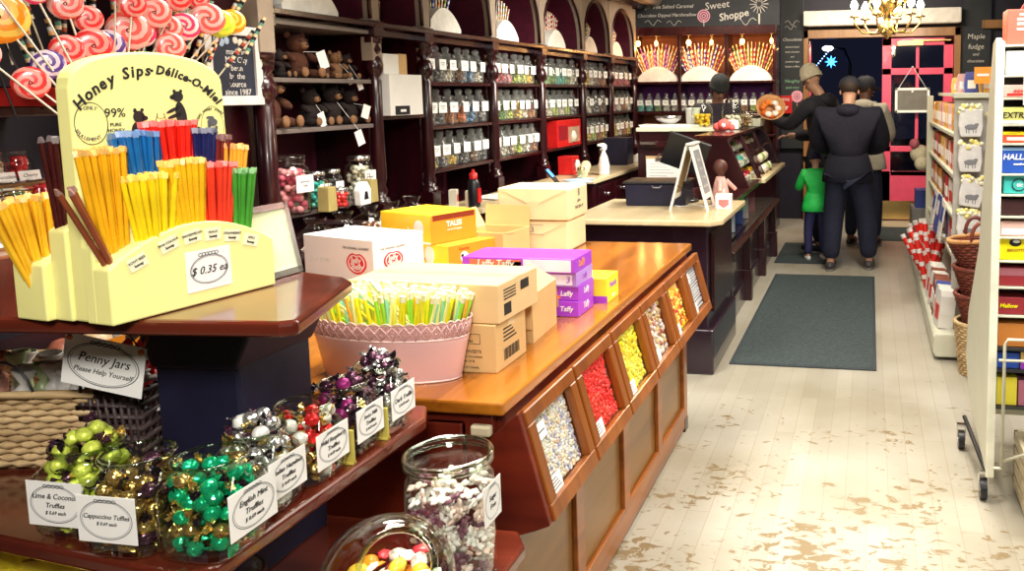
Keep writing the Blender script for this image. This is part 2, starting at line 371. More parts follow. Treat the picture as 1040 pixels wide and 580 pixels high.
# air curtain over the door
a = thing('air_curtain', 'long white air curtain unit mounted above the shop door', 'air curtain', (.12, 10.7, 2.40))
MB().box(-.93, .93, -.10, .10, 0, .18).build('casing', [pm('white_casing', (.72, .68, .62), .45)], a, .012)
MB().box(-.88, .88, -.09, .0, -.006, 0).build('outlet_slot', [BEIGE], a)

# hanging little chalk sign on the door
s = thing('hanging_sign', 'small white framed grey board hanging by cord on the pink door', 'sign', (.50, 10.70, 1.34))
fm = MB(); 
for a_, b_, c, d in ((-.205, .205, 0, .03), (-.205, .205, .27, .30), (-.205, -.175, 0, .30), (.175, .205, 0, .30)): fm.box(a_, b_, -.012, .012, c, d)
fm.build('frame', [WHITE], s, .002)
MB().box(-.18, .18, -.004, .006, .02, .28).build('board', [pm('grey_slate', (.16, .15, .13), .7)], s)
MB().tube([(-.16, 0, .30), (0, .02, .56), (.16, 0, .30)], .005, 5).build('cord', [WHITE], s)
MB().cyl((0, -.001, .255), (0, -.015, .255), .012, n=8).build('knob', [WHITE], s)

# chalkboards -------------------------------------------------------------
def scroll(mb, M, s, n=14):
    pts = []
    for i in range(n * 2):
        t = i / (n * 2 - 1) * 2 * PI; pts.append(M @ Vector((s * (t / PI - 1), s * .28 * math.sin(t * 1.5) * (1 - .3 * math.cos(t)), .001)))
    mb.tube(pts, s * .035, 4)
def chalkboard(label, x0, x1, z0, z1, y, lines, size, deco=True):
    b = thing('chalkboard', label, 'chalkboard', ((x0 + x1) / 2, y, z0)); w = x1 - x0; h = z1 - z0
    MB().box(-w / 2, w / 2, 0, .03, 0, h).build('board', [CHALKB], b)
    fm = MB(); 
    for a in (-w / 2 - .008, w / 2 - .008): fm.box(a, a + .016, -.008, .03, 0, h)
    fm.build('frame', [NAVY], b)
    for l, z, sz, mt, sh in lines: txt(l, sz, FRONT(0, -.001, z - z0), mt, b, sh)
    return b
b = chalkboard('tall narrow chalkboard with chalk chocolate menu left of the doorway', -1.10, -.82, .9, 2.95, 10.76,
    [('Chocolates', 2.25, .052, CHALK, .2), ('almond bark', 2.16, .034, CHALK, .2), ('mint clusters', 2.10, .034, CHALK, .2), ('and', 2.04, .03, CHALK, .2), ('caramel cups', 1.98, .034, CHALK, .2), ('butter toffee', 1.92, .034, CHALK, .2),
     ('Naughty', 1.74, .055, CHALKG, .2), ('and nice', 1.66, .05, CHALKG, .2)], .05)
mb = MB(); scroll(mb, FRONT(0, -.001, 1.56), .09); scroll(mb, FRONT(-.02, -.001, 1.50), .07); mb.build('scroll_mark', [CHALK], b)
b = chalkboard('tall chalkboard lettered Maple fudge right of the pink door', 1.075, 1.40, .9, 2.95, 10.76,
    [('Maple', 2.24, .085, CHALK, .1), ('fudge', 2.12, .085, CHALK, .1), ('and', 2.03, .05, CHALK, .1), ('chocolate', 1.95, .05, CHALK, .1)], .05)
mb = MB(); scroll(mb, FRONT(0, -.001, 2.42), .10); scroll(mb, FRONT(0, -.001, 1.86), .12); mb.build('scroll_mark', [CHALKG], b)
b = thing('chalkboard', 'wide chalkboard headed Small Sweet Shoppe above the far shelves', 'chalkboard', (-1.95, 10.12, 2.38))
MB().box(-.86, .90, 0, .03, 0, .46).build('board', [CHALKB], b, .003)
txt('Small', .13, fr((.10, -.001, .41), (1, 0, -.12), (0, 0, 1)), CHALK, b, .1); txt('Sweet', .12, fr((.16, -.001, .25), (1, 0, .10), (0, 0, 1)), CHALK, b, .1)
txt('Shoppe', .12, fr((.36, -.001, .13), (1, 0, .16), (0, 0, 1)), CHALK, b, .1, bold=.002)
txt('sugar free Salted Caramel', .062, FRONT(-.45, -.001, .25), CHALK, b, .2); txt('Chocolate Dipped Marshmallow', .055, FRONT(-.45, -.001, .15), CHALK, b, .2)
mb = MB(); scroll(mb, FRONT(-.62, -.001, .07), .10); scroll(mb, FRONT(-.36, -.001, .06), .09); scroll(mb, FRONT(.50, -.001, .06), .13)
mb.cyl((.66, -.002, .02), (.66, -.002, .14), .012, n=6)
for k in range(14): a = k * PI / 7; mb.tube([(.66 + .03 * math.cos(a), -.003, .25 + .03 * math.sin(a)), (.66 + .11 * math.cos(a), -.003, .25 + .11 * math.sin(a))], .006, 4)
mb.cyl((0.0, -.002, .0), (0.0, -.002, .08), .006, n=6); mb.build('lollipop_drawing', [CHALK], b)
mb = MB(); 
for rr in (.02, .045, .07): ring_line(mb, FRONT(0, -.002, .13), rr, rr, .007, 16)
mb.build('swirl_drawing', [CHALKP], b)

# floor mats
def mat_(label, x0, x1, y0, y1, rz=0):
    o = MB().box(x0 - (x0 + x1) / 2, (x1 - x0) / 2, -(y1 - y0) / 2, (y1 - y0) / 2, 0, .009)
    r = thing('floor_mat', label, 'mat', ((x0 + x1) / 2, (y0 + y1) / 2, .001), rz)
    o.build('pile', [pm('slate_mat', (.040, .058, .062), .9, var=.35, scale=60, bump=.4)], r)
    w = (x1 - x0) / 2; h = (y1 - y0) / 2; e = MB()
    e.box(-w - .02, w + .02, -h - .02, -h, 0, .007); e.box(-w - .02, w + .02, h, h + .02, 0, .007); e.box(-w - .02, -w, -h, h, 0, .007); e.box(w, w + .02, -h, h, 0, .007)
    e.build('rubber_edge', [pm('mat_rubber', (.03, .04, .05), .7)], r)
mat_('large slate grey runner mat in the middle of the aisle', -.79, .03, 4.89, 7.40)
mat_('short grey mat under the customers in front of the long runner', -.86, -.36, 7.95, 9.0)
mat_('dark doormat lying just inside the pink door', -.1, .55, 9.3, 10.2)
# night outside: pavement, lamp post with a lit star
struct('ground', MB().box(-6, 6, 10.95, 30, -.12, -.02), pm('pavement', (.03, .03, .04), .8))
s = sl = thing('street_lamp', 'street lamp with a lit blue star seen through the doorway', 'lamp', (-.70, 14.9, -.02)); st = MB(); poly = []
for k in range(16): a = k * PI / 8; r_ = .11 if k % 2 == 0 else .045; poly.append((r_ * math.cos(a), r_ * math.sin(a)))
st.prism([(a_ + .04, b_ + 2.13) for a_, b_ in poly], -.11, -.09, 'y'); st.build('star', [pm('blue_light', (.05, .35, 1.0), .5, emit=5)], s)
mb = MB()
for k in range(12): mb.ell((.02 - .36 * k / 11, -.05, 2.34 - .42 * k / 11), (.012, .012, .012), 6, 4)
mb.build('light_string', [pm('ice_light', (.3, .5, 1.0), .5, emit=5)], s)
MB().tube([(0.35, 0, 0), (.35, 0, 2.1), (.25, 0, 2.34), (0, 0, 2.36)], .03, 8).build('pole', [BLACK], sl)
MB().ell((-.02, 0, 2.36), (.10, .08, .045), 12, 6).build('lamp_head', [pm('lamp_glow', (.9, 1, .95), .5, emit=6)], sl)

# ================================================================ WALL CABINETS
def post(mb, x, y, z0, z1, r=.042):
    """turned post profile, bulbs near both ends"""
    h = z1 - z0
    pr_ = [(r * 1.25, 0), (r * 1.25, .03), (r * .8, .035), (r * 1.05, .07), (r * .75, .10), (r, .14), (r * .9, h * .5), (r * .95, h - .24),
           (r * .6, h - .225), (r * 1.2, h - .19), (r * 1.3, h - .15), (r * .9, h - .11), (r * .6, h - .10), (r * 1.15, h - .07), (r * .7, h - .035), (r * 1.25, h - .03), (r * 1.25, h)]
    mb.lathe(pr_, (x, y, z0), 14)
COLS = [3.52, 4.42, 4.98, 5.95, 6.90, 7.95, 8.85, 9.80]
XF = -2.72
def bay(i, y0, y1, shelves, label, low=.9, arch=True):
    u = thing('shelf_cabinet', label, 'cabinet', (XF, y0, 0)); w = y1 - y0; p = .05
    MB().box(-.42, -.40, -.05, w - .052, .0, 2.66).build('back_panel', [PLUM], u)
    sp = MB(); sp.box(-.40, -.06, -.012, .012, low, 2.0); sp.build('side_panel', [MAHOG], u)
    for z in shelves:
        MB().box(-.40, .0, p * .3, w - p * 1.1, z - .022, z).build('shelf', [pm('grey_shelf', (.17, .14, .13), .4) if i == 0 else MAHOGY], u, .003)
    for yy_ in ((0,) if i < 7 else (0,)):
        pl = MB(); pl.box(-.06, .03, yy_ - .05, yy_ + .05, 0, low + .10); pil = pl.build('pilaster', [MAHOG], u, .004); MB().box(-.06, .03, yy_ - .052, yy_ + .052, 1.93, 2.02).build('capital', [MAHOG], pil, .004)
        t = MB(); post(t, -.015, yy_, low + .10, 1.93, .040); t.build('turned_post', [MAHOG], pil)
        q = MB(); q.box(-.06, .012, yy_ - .045, yy_ + .045, 2.02 if i > 2 else (1.80 if i < 2 else 1.93), 2.58); q.build('upper_pilaster', [BEIGE], pil, .004)
    # arch
    if arch:
        n = 24; a = w / 2 - .045; hh = .50; zb = 2.03; zt = 2.60; vs = []; fs = []
        for k in range(n + 1):
            t = PI * k / n; y = w / 2 - a * math.cos(t); z = zb + hh * math.sin(t) ** .8
            for x in (-.035, .0): vs += [(x, y, z), (x, y, zt)]
        for k in range(n):
            b0 = 4 * k; b1 = b0 + 4
            fs += [(b0 + 2, b0 + 3, b1 + 3, b1 + 2), (b0, b1, b1 + 1, b0 + 1), (b0, b0 + 2, b1 + 2, b1), (b0 + 1, b1 + 1, b1 + 3, b0 + 3)]
        ar = MB().add(vs, fs); ar.build('arch_fascia', [BEIGE], u)
        pts = [(.004, w / 2 - (a + .004) * math.cos(PI * k / n), zb + (hh + .004) * math.sin(PI * k / n) ** .8) for k in range(n + 1)]
        MB().tube(pts, .012, 6).build('arch_moulding', [MAHOG], u)
        inn = MB(); v2 = []
        for k in range(n + 1):
            t = PI * k / n; y = w / 2 - a * math.cos(t); z = zb + hh * math.sin(t) ** .8; v2 += [(-.40, y, z), (-.035, y, z)]
        inn.add(v2, [(2 * k, 2 * k + 1, 2 * k + 3, 2 * k + 2) for k in range(n)]); inn.build('arch_lining', [PLUM], u)
    MB().box(-.05, .035, -.05, w - .052, 1.985, 2.012).build('ledge', [MAHOGY], u, .003)
    MB().box(-.08, -.04, .05, w - .052, 1.945, 1.980).build('frieze', [MAHOG], u)
    if low > 0: MB().box(-.40, -.062, -.05, w - .052, 0, low - .02).build('base_cabinet', [MAHOG], u, .004)
    return u
bay(0, COLS[0], COLS[1], (1.045, 1.452, 1.695, 1.965), 'dark shelf cabinet of plush toys and sweet jars, nearest of the wall row', .62)
bay(1, COLS[1], COLS[2], (1.49,), 'narrow dark wall cabinet bay holding two white cartons', .9)
bay(2, COLS[2], COLS[3], (1.134, 1.41, 1.69), 'mahogany jar cabinet bay just right of the white cartons')
bay(3, COLS[3], COLS[4], (1.134, 1.41, 1.69), 'mahogany jar cabinet bay with arch, second of the jar bays')
bay(4, COLS[4], COLS[5], (1.134, 1.41, 1.69), 'mahogany arched jar cabinet bay holding the red boxes')
bay(5, COLS[5], COLS[6], (1.134, 1.41, 1.69), 'mahogany arched jar cabinet bay behind the spray bottle')
bay(6, COLS[6], COLS[7], (1.134, 1.41, 1.69), 'mahogany arched jar cabinet bay, farthest of the wall row')
pl = thing('pilaster', 'dark turned pilaster at the far corner of the wall cabinets', 'pilaster', (XF, COLS[7], 0))
q = MB(); q.box(-.40, .03, -.05, .05, 0, 1.0); q.box(-.40, .03, -.05, .05, 1.93, 2.02); q.box(-.40, -.1, -.03, .03, 1, 1.93); q.build('square_block', [MAHOG], pl, .004)
t = MB(); post(t, -.015, 0, 1.0, 1.93); t.build('turned_post', [MAHOG], pl)
MB().box(-.40, .012, -.045, .045, 2.02, 2.58).build('upper_pilaster', [BEIGE], pl, .004)
# nearer wall cabinet, mostly a plain dark panel and the row of bagged sweets
n = thing('wall_cabinet', 'dark wall cabinet at the far left behind the lollipops', 'cabinet', (XF, 1.2, 0))
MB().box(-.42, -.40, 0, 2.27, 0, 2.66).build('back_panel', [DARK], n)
MB().box(-.40, -.02, 1.72, 2.25, .0, 2.66).build('pier', [MAHOG], n, .004)
MB().box(-.40, .26, .0, 1.45, 1.10, 1.155).build('shelf', [wood('brown_shelf', (.20, .06, .02), (.34, .12, .04), 'y')], n, .004)
MB().box(-.40, .10, .0, 1.45, 1.55, 1.582).build('shelf', [MAHOGY], n, .004)
MB().box(-.40, .30, .0, 1.70, .70, .73).build('shelf', [MAHOGY], n, .004)
MB().box(-.40, .24, .0, 1.70, 0, .70).build('base_cabinet', [MAHOG], n, .004)
t = MB(); post(t, .05, 2.23, .62, 1.80, .045); t.build('turned_post', [MAHOG], n)
MB().box(.0, .09, 2.18, 2.28, 1.80, 2.58).build('upper_pilaster', [BEIGE], n, .004)

# worktop running along the wall cabinets
w = thing('wall_worktop', 'pale maple worktop on dark drawers along the wall cabinets', 'worktop', (XF, 4.95, 0))
MB().prism([(.03, 0), (.35, 0), (.35, 1.75), (.50, 1.75), (.50, 4.85), (.03, 4.85)], .868, .9, 'z').build('top', [MAPLE], w, .004)
MB().box(.03, .32, .02, 1.75, 0, .868).build('cabinet_body', [MAHOG], w, .004)
bb = MB().box(.03, .47, 1.80, 4.85, 0, .868).build('cabinet_body', [MAHOG], w, .004)
for k in range(6):
    y = 1.9 + k * .48
    d = MB().box(.47, .488, y, y + .44, .66, .83).build('drawer', [MAHOG], w, .004); MB().ell((.50, y + .22, .75), (.018, .018, .018), 8, 5).build('knob', [CHROME], d)
for y in (2.1, 2.6):
    MB().box(.472, .484, y, y + .12, .58, .63).build('label_card', [WHITE], w)

# ================================================================ SHELF JARS
def pieces_mesh(name, cols, n, r, h, size, seed, shape='ball', z0=.006, sq=2, nu=6, nv=4):
    """a heap of sweets filling a jar body of radius r to height h"""
    rr = random.Random(seed); mb = MB(); k = 0
    layers = max(1, int(h / (size * 1.25)))
    per = max(4, n // layers)
    for L in range(layers):
        for j in range(per):
            a = rr.random() * 2 * PI; q = (r - size * 1.05) * (rr.random() ** .35 if j % 4 else rr.random())
            e = sq; kk = 1 / (abs(math.cos(a)) ** e + abs(math.sin(a)) ** e) ** (1 / e)
            c = (q * kk * math.cos(a), q * kk * math.sin(a), z0 + size + L * size * 1.25 + rr.uniform(-.2, .2) * size)
            rot = Matrix.Rotation(rr.random() * 6, 4, 'Z') @ Matrix.Rotation(rr.random() * 6, 4, 'X')
            s = {'ball': (size, size, size * .85), 'bean': (size * 1.3, size * .75, size * .75), 'stick': (size * 3, size * .45, size * .45)}[shape]
            mb.ell(c, s, nu, nv, rr.randrange(len(cols)), None, rot)
    return mb.mesh(name, cols)
SW = {  # sweets by colour
 'amber': ((.62, .22, .02), (.45, .10, .01)), 'red': ((.70, .02, .02), (.45, .01, .02)), 'green': ((.25, .45, .06), (.12, .30, .05)),
 'lime': ((.62, .68, .10), (.40, .50, .04)), 'pale': ((.80, .76, .66), (.70, .60, .46)), 'brown': ((.16, .055, .02), (.32, .15, .06), (.62, .50, .36)),
 'black': ((.05, .04, .05), (.45, .40, .40), (.02, .015, .02)), 'blue': ((.05, .20, .55), (.20, .45, .70)), 'teal': ((.05, .50, .45), (.15, .62, .50)),
 'pink': ((.80, .30, .35), (.70, .12, .20)), 'yellow': ((.85, .62, .05), (.80, .45, .02)), 'mixed': ((.75, .70, .6), (.5, .05, .05), (.1, .25, .12), (.75, .5, .1)),
 'orange': ((.90, .30, .02), (.80, .18, .02)), 'purple': ((.20, .04, .40), (.40, .10, .60))}
def swm(c): return [pm('sweet_%s_%d' % (c, k), col, .3, coat=.3) for k, col in enumerate(SW[c])]
CONT = {}
def contents(c, r=.05, h=.10, n=44, size=.011, shape='ball', sq=2):
    key = (c, r, h, n, size, shape)
    if key not in CONT: CONT[key] = pieces_mesh('sweets', swm(c), n, r, h, size, len(CONT) + 3, shape, sq=sq)
    return CONT[key]
JB = MB().lathe([(.0, .002), (.050, .002), (.054, .010), (.055, .14), (.048, .158), (.032, .170), (.032, .182), (.037, .186)], n=16).mesh('apothecary_jar', [GLASSS])
JL = MB().lathe([(.037, .187), (.037, .192), (.020, .196), (.016, .202), (.024, .212), (.026, .222), (.018, .234), (.0, .238)], n=12).mesh('stopper', [GLASSS])
JC = MB().box(-.038, .038, -.034, .034, 0, .0015).mesh('jar_label', [PAPER])
JI = MB()
for k_, (w_, y_) in enumerate(((.024, .012), (.020, .002), (.014, -.009))): JI.box(-w_, w_, y_ - .0016, y_ + .0016, .0015, .0019)
JI = JI.mesh('print_line', [INKG])
def shelf_jar(label, x, y, z, colour, fill, rz, group, s=1.0, cl=None):
    j = inst('apothecary_jar', JB); j.location = (x, y, z); j.rotation_euler = (0, 0, rz); j.scale = (s, s, s)
    tag(j, label, 'jar', group)
    inst('stopper', JL, j)
    c = inst('jar_label', JC, j, fr((.056, 0, .115), (0, 1, 0), (0, 0, 1))); inst('print_line', JI, c)
    if fill:
        o = inst('sweets', contents(colour, .050, fill, int(60 * fill / .1), .011)); o.location = (x, y, z); o.scale = (s, s, s)
        tag(o, cl, 'sweets', 'sweets in the shelf jars', 'stuff')
ROWN = {1.69: 'top', 1.41: 'middle', 1.134: 'bottom', 1.452: 'upper'}
BN = {2: 'nearest jar bay', 3: 'second jar bay', 4: 'red box bay', 5: 'spray bottle bay', 6: 'farthest jar bay'}
JR = random.Random(11)
rows = {(2, 1.69): (['pale', 'black', 'pale', 'brown', 'blue', 'pale'], .07), (2, 1.41): (['brown', 'black', 'amber', 'orange', 'blue', 'black'], .085),
        (2, 1.134): (['yellow', 'black', 'yellow', 'black', 'brown', 'black'], .05),
        (3, 1.69): (['pink', 'red', 'pink', 'lime', 'lime', 'yellow'], .09), (3, 1.41): (['brown', 'green', 'lime', 'yellow', 'pale', 'amber'], .10),
        (3, 1.134): (['pale', 'pale', 'brown', 'lime', 'pale', 'amber'], .09),
        (4, 1.69): (['green', 'green', 'green', 'teal', 'green', 'pale'], .09), (4, 1.41): (['lime', 'pale', 'lime', 'pale', 'lime', 'black'], .11),
        (5, 1.69): (['lime', 'yellow', 'pale', 'brown', 'amber'], .09), (5, 1.41): (['pink', 'pale', 'black', 'brown'], .08), (5, 1.134): (['lime', 'yellow', 'lime', 'amber', 'yellow'], .10),
        (6, 1.69): (['pink', 'red', 'red', 'red', 'red'], .09), (6, 1.41): (['pale', 'pink', 'pale', 'amber', 'pale'], .09), (6, 1.134): (['pale', 'yellow', 'pale', 'amber', 'yellow'], .10)}
for (b_, z), (cs, fill) in rows.items():
    y0, y1 = COLS[b_] + .11, COLS[b_ + 1] - .11
    for k, c in enumerate(cs):
        y = y0 + (y1 - y0) * k / (len(cs) - 1); pos = '%s from the left on the %s shelf of the %s' % (ORD[k], ROWN[z], BN[b_])
        shelf_jar('glass jar, ' + pos, -2.80 + JR.uniform(-.01, .01), y, z, c, min(.128, fill * JR.uniform(1.15, 1.5)), JR.uniform(-.12, .12) - .12, 'stoppered jars on the wall cabinet shelves', cl='%s sweets in jar %s' % (c, pos))
# red boxes in the fourth jar bay
def gift_box(label, x, y, z, w, d, h):
    g = thing('gift_box', label, 'box', (x, y, z)); MB().box(-d / 2, d / 2, -w / 2, w / 2, 0, h).build('carton', [RED], g, .004)
    wd_ = MB(); wd_.box(d / 2, d / 2 + .003, -w * .05, w * .42, h * .12, h * .72); wn = wd_.build('clear_window', [pm('box_window', (.55, .35, .25), .2)], g)
    MB().lathe([(0, 0), (.03, 0), (.045, .05), (.03, .10), (0, .11)], (d / 2 - .01, w * .15, h * .14), 12).build('sweet_bundle', swm('mixed')[:1], g)
    MB().box(d / 2, d / 2 + .002, -w * .45, -w * .1, h * .25, h * .8).build('printed_panel', [pm('dark_red_print', (.30, .01, .02), .4)], g)
gift_box('red carton with clear window, larger of two boxes in the fourth jar bay', -2.82, 7.50, 1.134, .62, .22, .24)
gift_box('small red box standing on the worktop below the larger red carton', -2.62, 7.20, .902, .16, .14, .16)

# ---------------------------------------------------------------- candy fans
FAN = MB()
fp = [(-.22, 0)] + [(-.22 + .44 * k / 14, .03 + .13 * math.sin(PI * k / 14) ** .8) for k in range(15)] + [(.22, 0)]
FAN.prism([(a_, b_) for a_, b_ in fp], -.05, .05, 'y'); FANM = FAN.mesh('fan_holder', [pm('fan_white', (.88, .86, .80), .4)])
STK = {}
def stick_mesh(c1, c2, L=.26):
    k = (c1, c2)
    if k in STK: return STK[k]
    mb = MB(); n = 8; seg = 10
    for j in range(seg): mb.cyl((0, 0, L * j / seg), (0, 0, L * (j + 1) / seg), .0065, n=n, m=j % 2, caps=(j in (0, seg - 1)))
    STK[k] = mb.mesh('candy_stick', [pm('stick_' + str(q), q, .25, coat=.4) for q in k]); return STK[k]
def candy_fan(label, M, cols, n=15, sl='candy stick', rows_=2, s=1.0, L=.30):
    f = inst('fan_holder', FANM); f.matrix_world = M @ Matrix.Scale(s, 4); tag(f, label, 'fan holder', 'white fan shaped candy stick holders')
    for r_ in range(rows_):
        for k in range(n):
            a = (k - (n - 1) / 2) / n * 1.65; cc = cols[(k + r_ * 3) % len(cols)]
            st = inst('candy_stick', stick_mesh(*cc)); u = .20 * math.sin(a); zz = .045 + .08 * math.cos(a) ** 2
            st.matrix_world = M @ Matrix.Scale(s, 4) @ Matrix.Translation((u, .03 - r_ * .05, zz - .02 + r_ * -.02)) @ Matrix.Rotation(a * .62, 4, 'Y') @ Matrix.Diagonal((1, 1, L / .26 * (1 - .18 * r_), 1))
            tag(st, sl, 'candy stick', sl)
OR = ((.85, .30, .05), (.95, .70, .35)); WH = ((.85, .80, .70), (.85, .45, .30)); PU = ((.30, .03, .35), (.65, .30, .55)); BL = ((.10, .12, .60), (.75, .75, .85)); RD = ((.60, .02, .04), (.90, .70, .55)); GN = ((.15, .35, .08), (.70, .65, .2)); DKs = ((.20, .02, .12), (.55, .15, .10))
ZS = 1.742
candy_fan('white fan holder of orange and purple sticks, leftmost on the far wall shelf', T(-2.49, 10.02, ZS), [WH, OR, PU, WH, OR, WH, PU], sl='striped sticks in the left fan on the far shelf', s=1.12)
candy_fan('white fan holder with blue and dark sticks, middle of the far wall shelf', T(-1.96, 10.02, ZS), [DKs, OR, WH, BL, RD, WH, BL, OR], sl='striped sticks in the middle fan on the far shelf', s=1.12)
candy_fan('white fan holder with dark and orange sticks, rightmost on the far wall shelf', T(-1.37, 10.02, ZS), [OR, DKs, GN, OR, RD, OR, WH], sl='striped sticks in the right fan on the far shelf', s=1.12)
MF = lambda y, z=2.014: fr((-2.80, y, z), (0, 1, 0), (-1, 0, 0))
for y, lb, cs in ((3.92, 'above the plush toys', [WH, OR, WH, RD]), (5.30, 'above the nearest jar bay', [BL, WH, OR, WH, GN]), (6.28, 'above the second jar bay', [WH, WH, ((.8, .7, .2), (.9, .9, .8))]),
                  (7.35, 'above the bay with the red boxes', [WH, RD, WH]), (8.28, 'above the bay behind the spray bottle', [WH, WH, GN]), (9.20, 'above the farthest jar bay', [WH, OR])):
    candy_fan('white fan of candy sticks standing on the ledge ' + lb, MF(y), cs, 11, 'candy sticks in the fan ' + lb, 1, 1.0, .22)

# ---------------------------------------------------------------- far wall shelving
u = thing('shelf_cabinet', 'dark shelving against the far wall holding fans and jars', 'cabinet', (-1.92, 9.88, 0))
MB().box(-.86, .84, .42, .45, 0, 2.36).build('back_panel', [pm('amber_glow_board', (.36, .10, .035), .5, var=.25, scale=5)], u)  # orange glow of the bulbs is put into the board colour
for z in (1.742, 1.385, 1.12): MB().box(-.86, .84, 0, .42, z - .028, z).build('shelf', [MAHOGY], u, .003)
for x in (-.855, -.29, .27, .83): MB().box(x - .018, x + .018, .02, .42, 1.385 if abs(x) < .5 else 0, 2.28).build('divider', [MAHOG], u, .003)
MB().box(-.86, .86, -.04, .42, 2.27, 2.37).build('top_rail', [MAHOGY], u, .006)
MB().box(-.86, .84, .06, .42, 0, .9).build('base_cabinet', [MAHOG], u)
MB().box(-.84, .82, .40, .418, 1.40, 1.71).build('purple_cloth', [pm('purple_cloth', (.16, .015, .20), .6)], u)
cs = ['teal', 'teal', 'green', 'pale', 'pale', 'pale', 'mixed', 'brown', 'black', 'blue', 'pale', 'brown', 'amber', 'lime', 'brown', 'red']
for k, c in enumerate(cs):
    if k in (7, 8) : pass
    shelf_jar('glass jar, %s from the left on the far wall jar shelf' % ORD[k], -2.70 + k * .1045, 9.98, 1.387, c, .10, -PI / 2, 'jars on the far wall shelf', .92, cl='%s sweets in jar %s from the left on the far wall shelf' % (c, ORD[k]))
# little amber bulbs above the fans
for k, x in enumerate((-2.70, -2.48, -2.09, -1.82, -1.46, -1.12)):
    l = thing('string_bulb', 'small glowing amber bulb, %s from the left above the far fans' % ORD[k], 'bulb', (x, 9.90, 2.19), 0, 'amber bulbs above the far fans')
    MB().ell((0, 0, 0), (.03 if k % 2 == 0 else .02,) * 2 + (.035,), 10, 6).build('glass_bulb', [pm('amber_glow', (1, .55, .18), .5, emit=9)], l)
    MB().cyl((0, 0, .03), (0, 0, .08), .012, n=8).build('socket', [BRASS], l)
    point('string_bulb_light', (x, 9.84, 2.13), 2.6, (1, .50, .16), .03)

# ---------------------------------------------------------------- plush cabinet bay
PLB = pm('brown_plush', (.085, .026, .012), .9, var=.25, scale=60, bump=.4); PLD = pm('dark_plush', (.016, .008, .008), .9, var=.3, scale=60, bump=.4); PLT = pm('tan_plush', (.24, .12, .055), .9, var=.2, scale=60)
def plush(mat_, name='plush_bear'):
    mb = MB(); e = mb.ell
    e((0, 0, .055), (.042, .046, .055), 12, 8); e((.012, 0, .132), (.037, .041, .036), 12, 8); e((.048, 0, .124), (.016, .018, .014), 8, 6, 1)
    for s in (-1, 1):
        e((0, s * .034, .165), (.010, .015, .015), 8, 6); e((.042, s * .036, .018), (.045, .018, .018), 10, 6); e((.088, s * .040, .022), (.010, .018, .020), 8, 6, 1)
        e((.028, s * .052, .080), (.034, .014, .015), 10, 6, 0, None, Matrix.Rotation(.5, 4, 'Y')); e((.047, s * .015, .142), (.004, .004, .004), 6, 4, 2)
    e((.064, 0, .128), (.004, .006, .004), 6, 4, 2)
    return mb.mesh(name, [mat_, PLT, BLACK])
PM_ = [plush(PLB), plush(PLD), plush(PLT)]
TAGM = MB().box(-.022, .022, -.034, .034, 0, .001).mesh('price_tag', [PAPER])
def toy(k, y, z, rz, s, label, tagrot=None, tagoff=(.09, .03, -.02)):
    o = inst('plush_bear', PM_[k]); o.matrix_world = T(-2.84, y, z, rz, 0, 0, s); tag(o, label, 'plush toy', 'plush toys in the dark cabinet')
    if tagrot is not None:
        t = inst('price_tag', TAGM, o, Matrix.Translation(tagoff) @ fr((0, 0, 0), (0, 1, .35 * tagrot), (0, -.3 * tagrot, 1)))
        MB().cyl((tagoff[0], tagoff[1], tagoff[2] + .03), (.04, .0, .10), .0012, n=4).build('string', [PAPER], o)
toy(0, 3.90, 1.697, -.2, 1.3, 'reddish brown plush bear with white tag on the upper toy shelf', 1, (.09, .045, .07))
toy(1, 3.76, 1.697, .2, .8, 'small dark plush bear left of the reddish brown bear', None)
toy(0, 4.12, 1.697, -.3, .72, 'small brown plush bear in the middle of the upper toy shelf', None)
toy(2, 4.22, 1.697, -.3, .85, 'tan plush bear near the right end of the upper toy shelf', 1, (.06, .06, .0))
toy(1, 4.31, 1.697, -.3, .8, 'dark plush bear at the right end of the upper toy shelf', 1, (.10, .03, -.04))
toy(0, 3.66, 1.454, .1, 1.5, 'largest brown plush bear, left end of the lower toy shelf', None)
toy(1, 3.98, 1.454, -.1, 1.1, 'dark plush bear with pale bib in the lower toy shelf middle', 1, (.07, .0, .03))
toy(1, 4.16, 1.454, -.2, 1.2, 'dark plush bear with hanging white card, lower toy shelf', 1, (.11, .05, -.06))
toy(1, 4.32, 1.454, -.3, 1.1, 'dark plush bear with pink and white tag, lower shelf right end', -1, (.10, .02, .06))
# jars and little boxes on the cabinet shelf
def squat_jar(label, x, y, z, r, h, colour, fill, group=None, cap=True, card_=None, seed=1, shape='ball', size=.014):
    j = thing('sweet_jar', label, 'jar', (x, y, z), -.15, group)
    MB().lathe([(0, .002), (r * .9, .002), (r, .012), (r, h * .74), (r * .92, h * .82), (r * .74, h * .88), (r * .74, h * .97)], n=18).build('glass_body', [GLASSJ], j)
    if cap: MB().lathe([(r * .80, h * .93), (r * .82, h * .95), (r * .82, h * 1.04), (r * .3, h * 1.06), (0, h * 1.06)], n=16).build('lid', [GLASSJ if cap == 2 else CHROME], j)
    if card_: card(j, SIDE(r * 1.02, 0, h * .55), r * 1.1, h * .3, card_, [h * .06] * len(card_), oval=False, name='jar_label', shear=0)
    o = pieces_mesh('sweets', swm(colour), int(70 * fill), r * .93, h * .8 * fill, size, seed, shape); o = inst('sweets', o); o.location = (x, y, z + .001)
    tag(o, 'sweets filling the ' + label, 'sweets', None, 'stuff')
squat_jar('large round jar of pink shells on the lower shelf of the toy cabinet', -2.72, 3.63, 1.047, .095, .27, 'pink', 1.0, card_=['Saltwater', 'Taffy'], cap=2, size=.02)
squat_jar('small jar of teal sweets in the toy cabinet', -2.72, 3.83, 1.047, .055, .18, 'teal', .9, card_=['Mints'])
squat_jar('small jar of red drops in front of the teal jar', -2.60, 3.84, 1.047, .05, .10, 'red', 1.0)
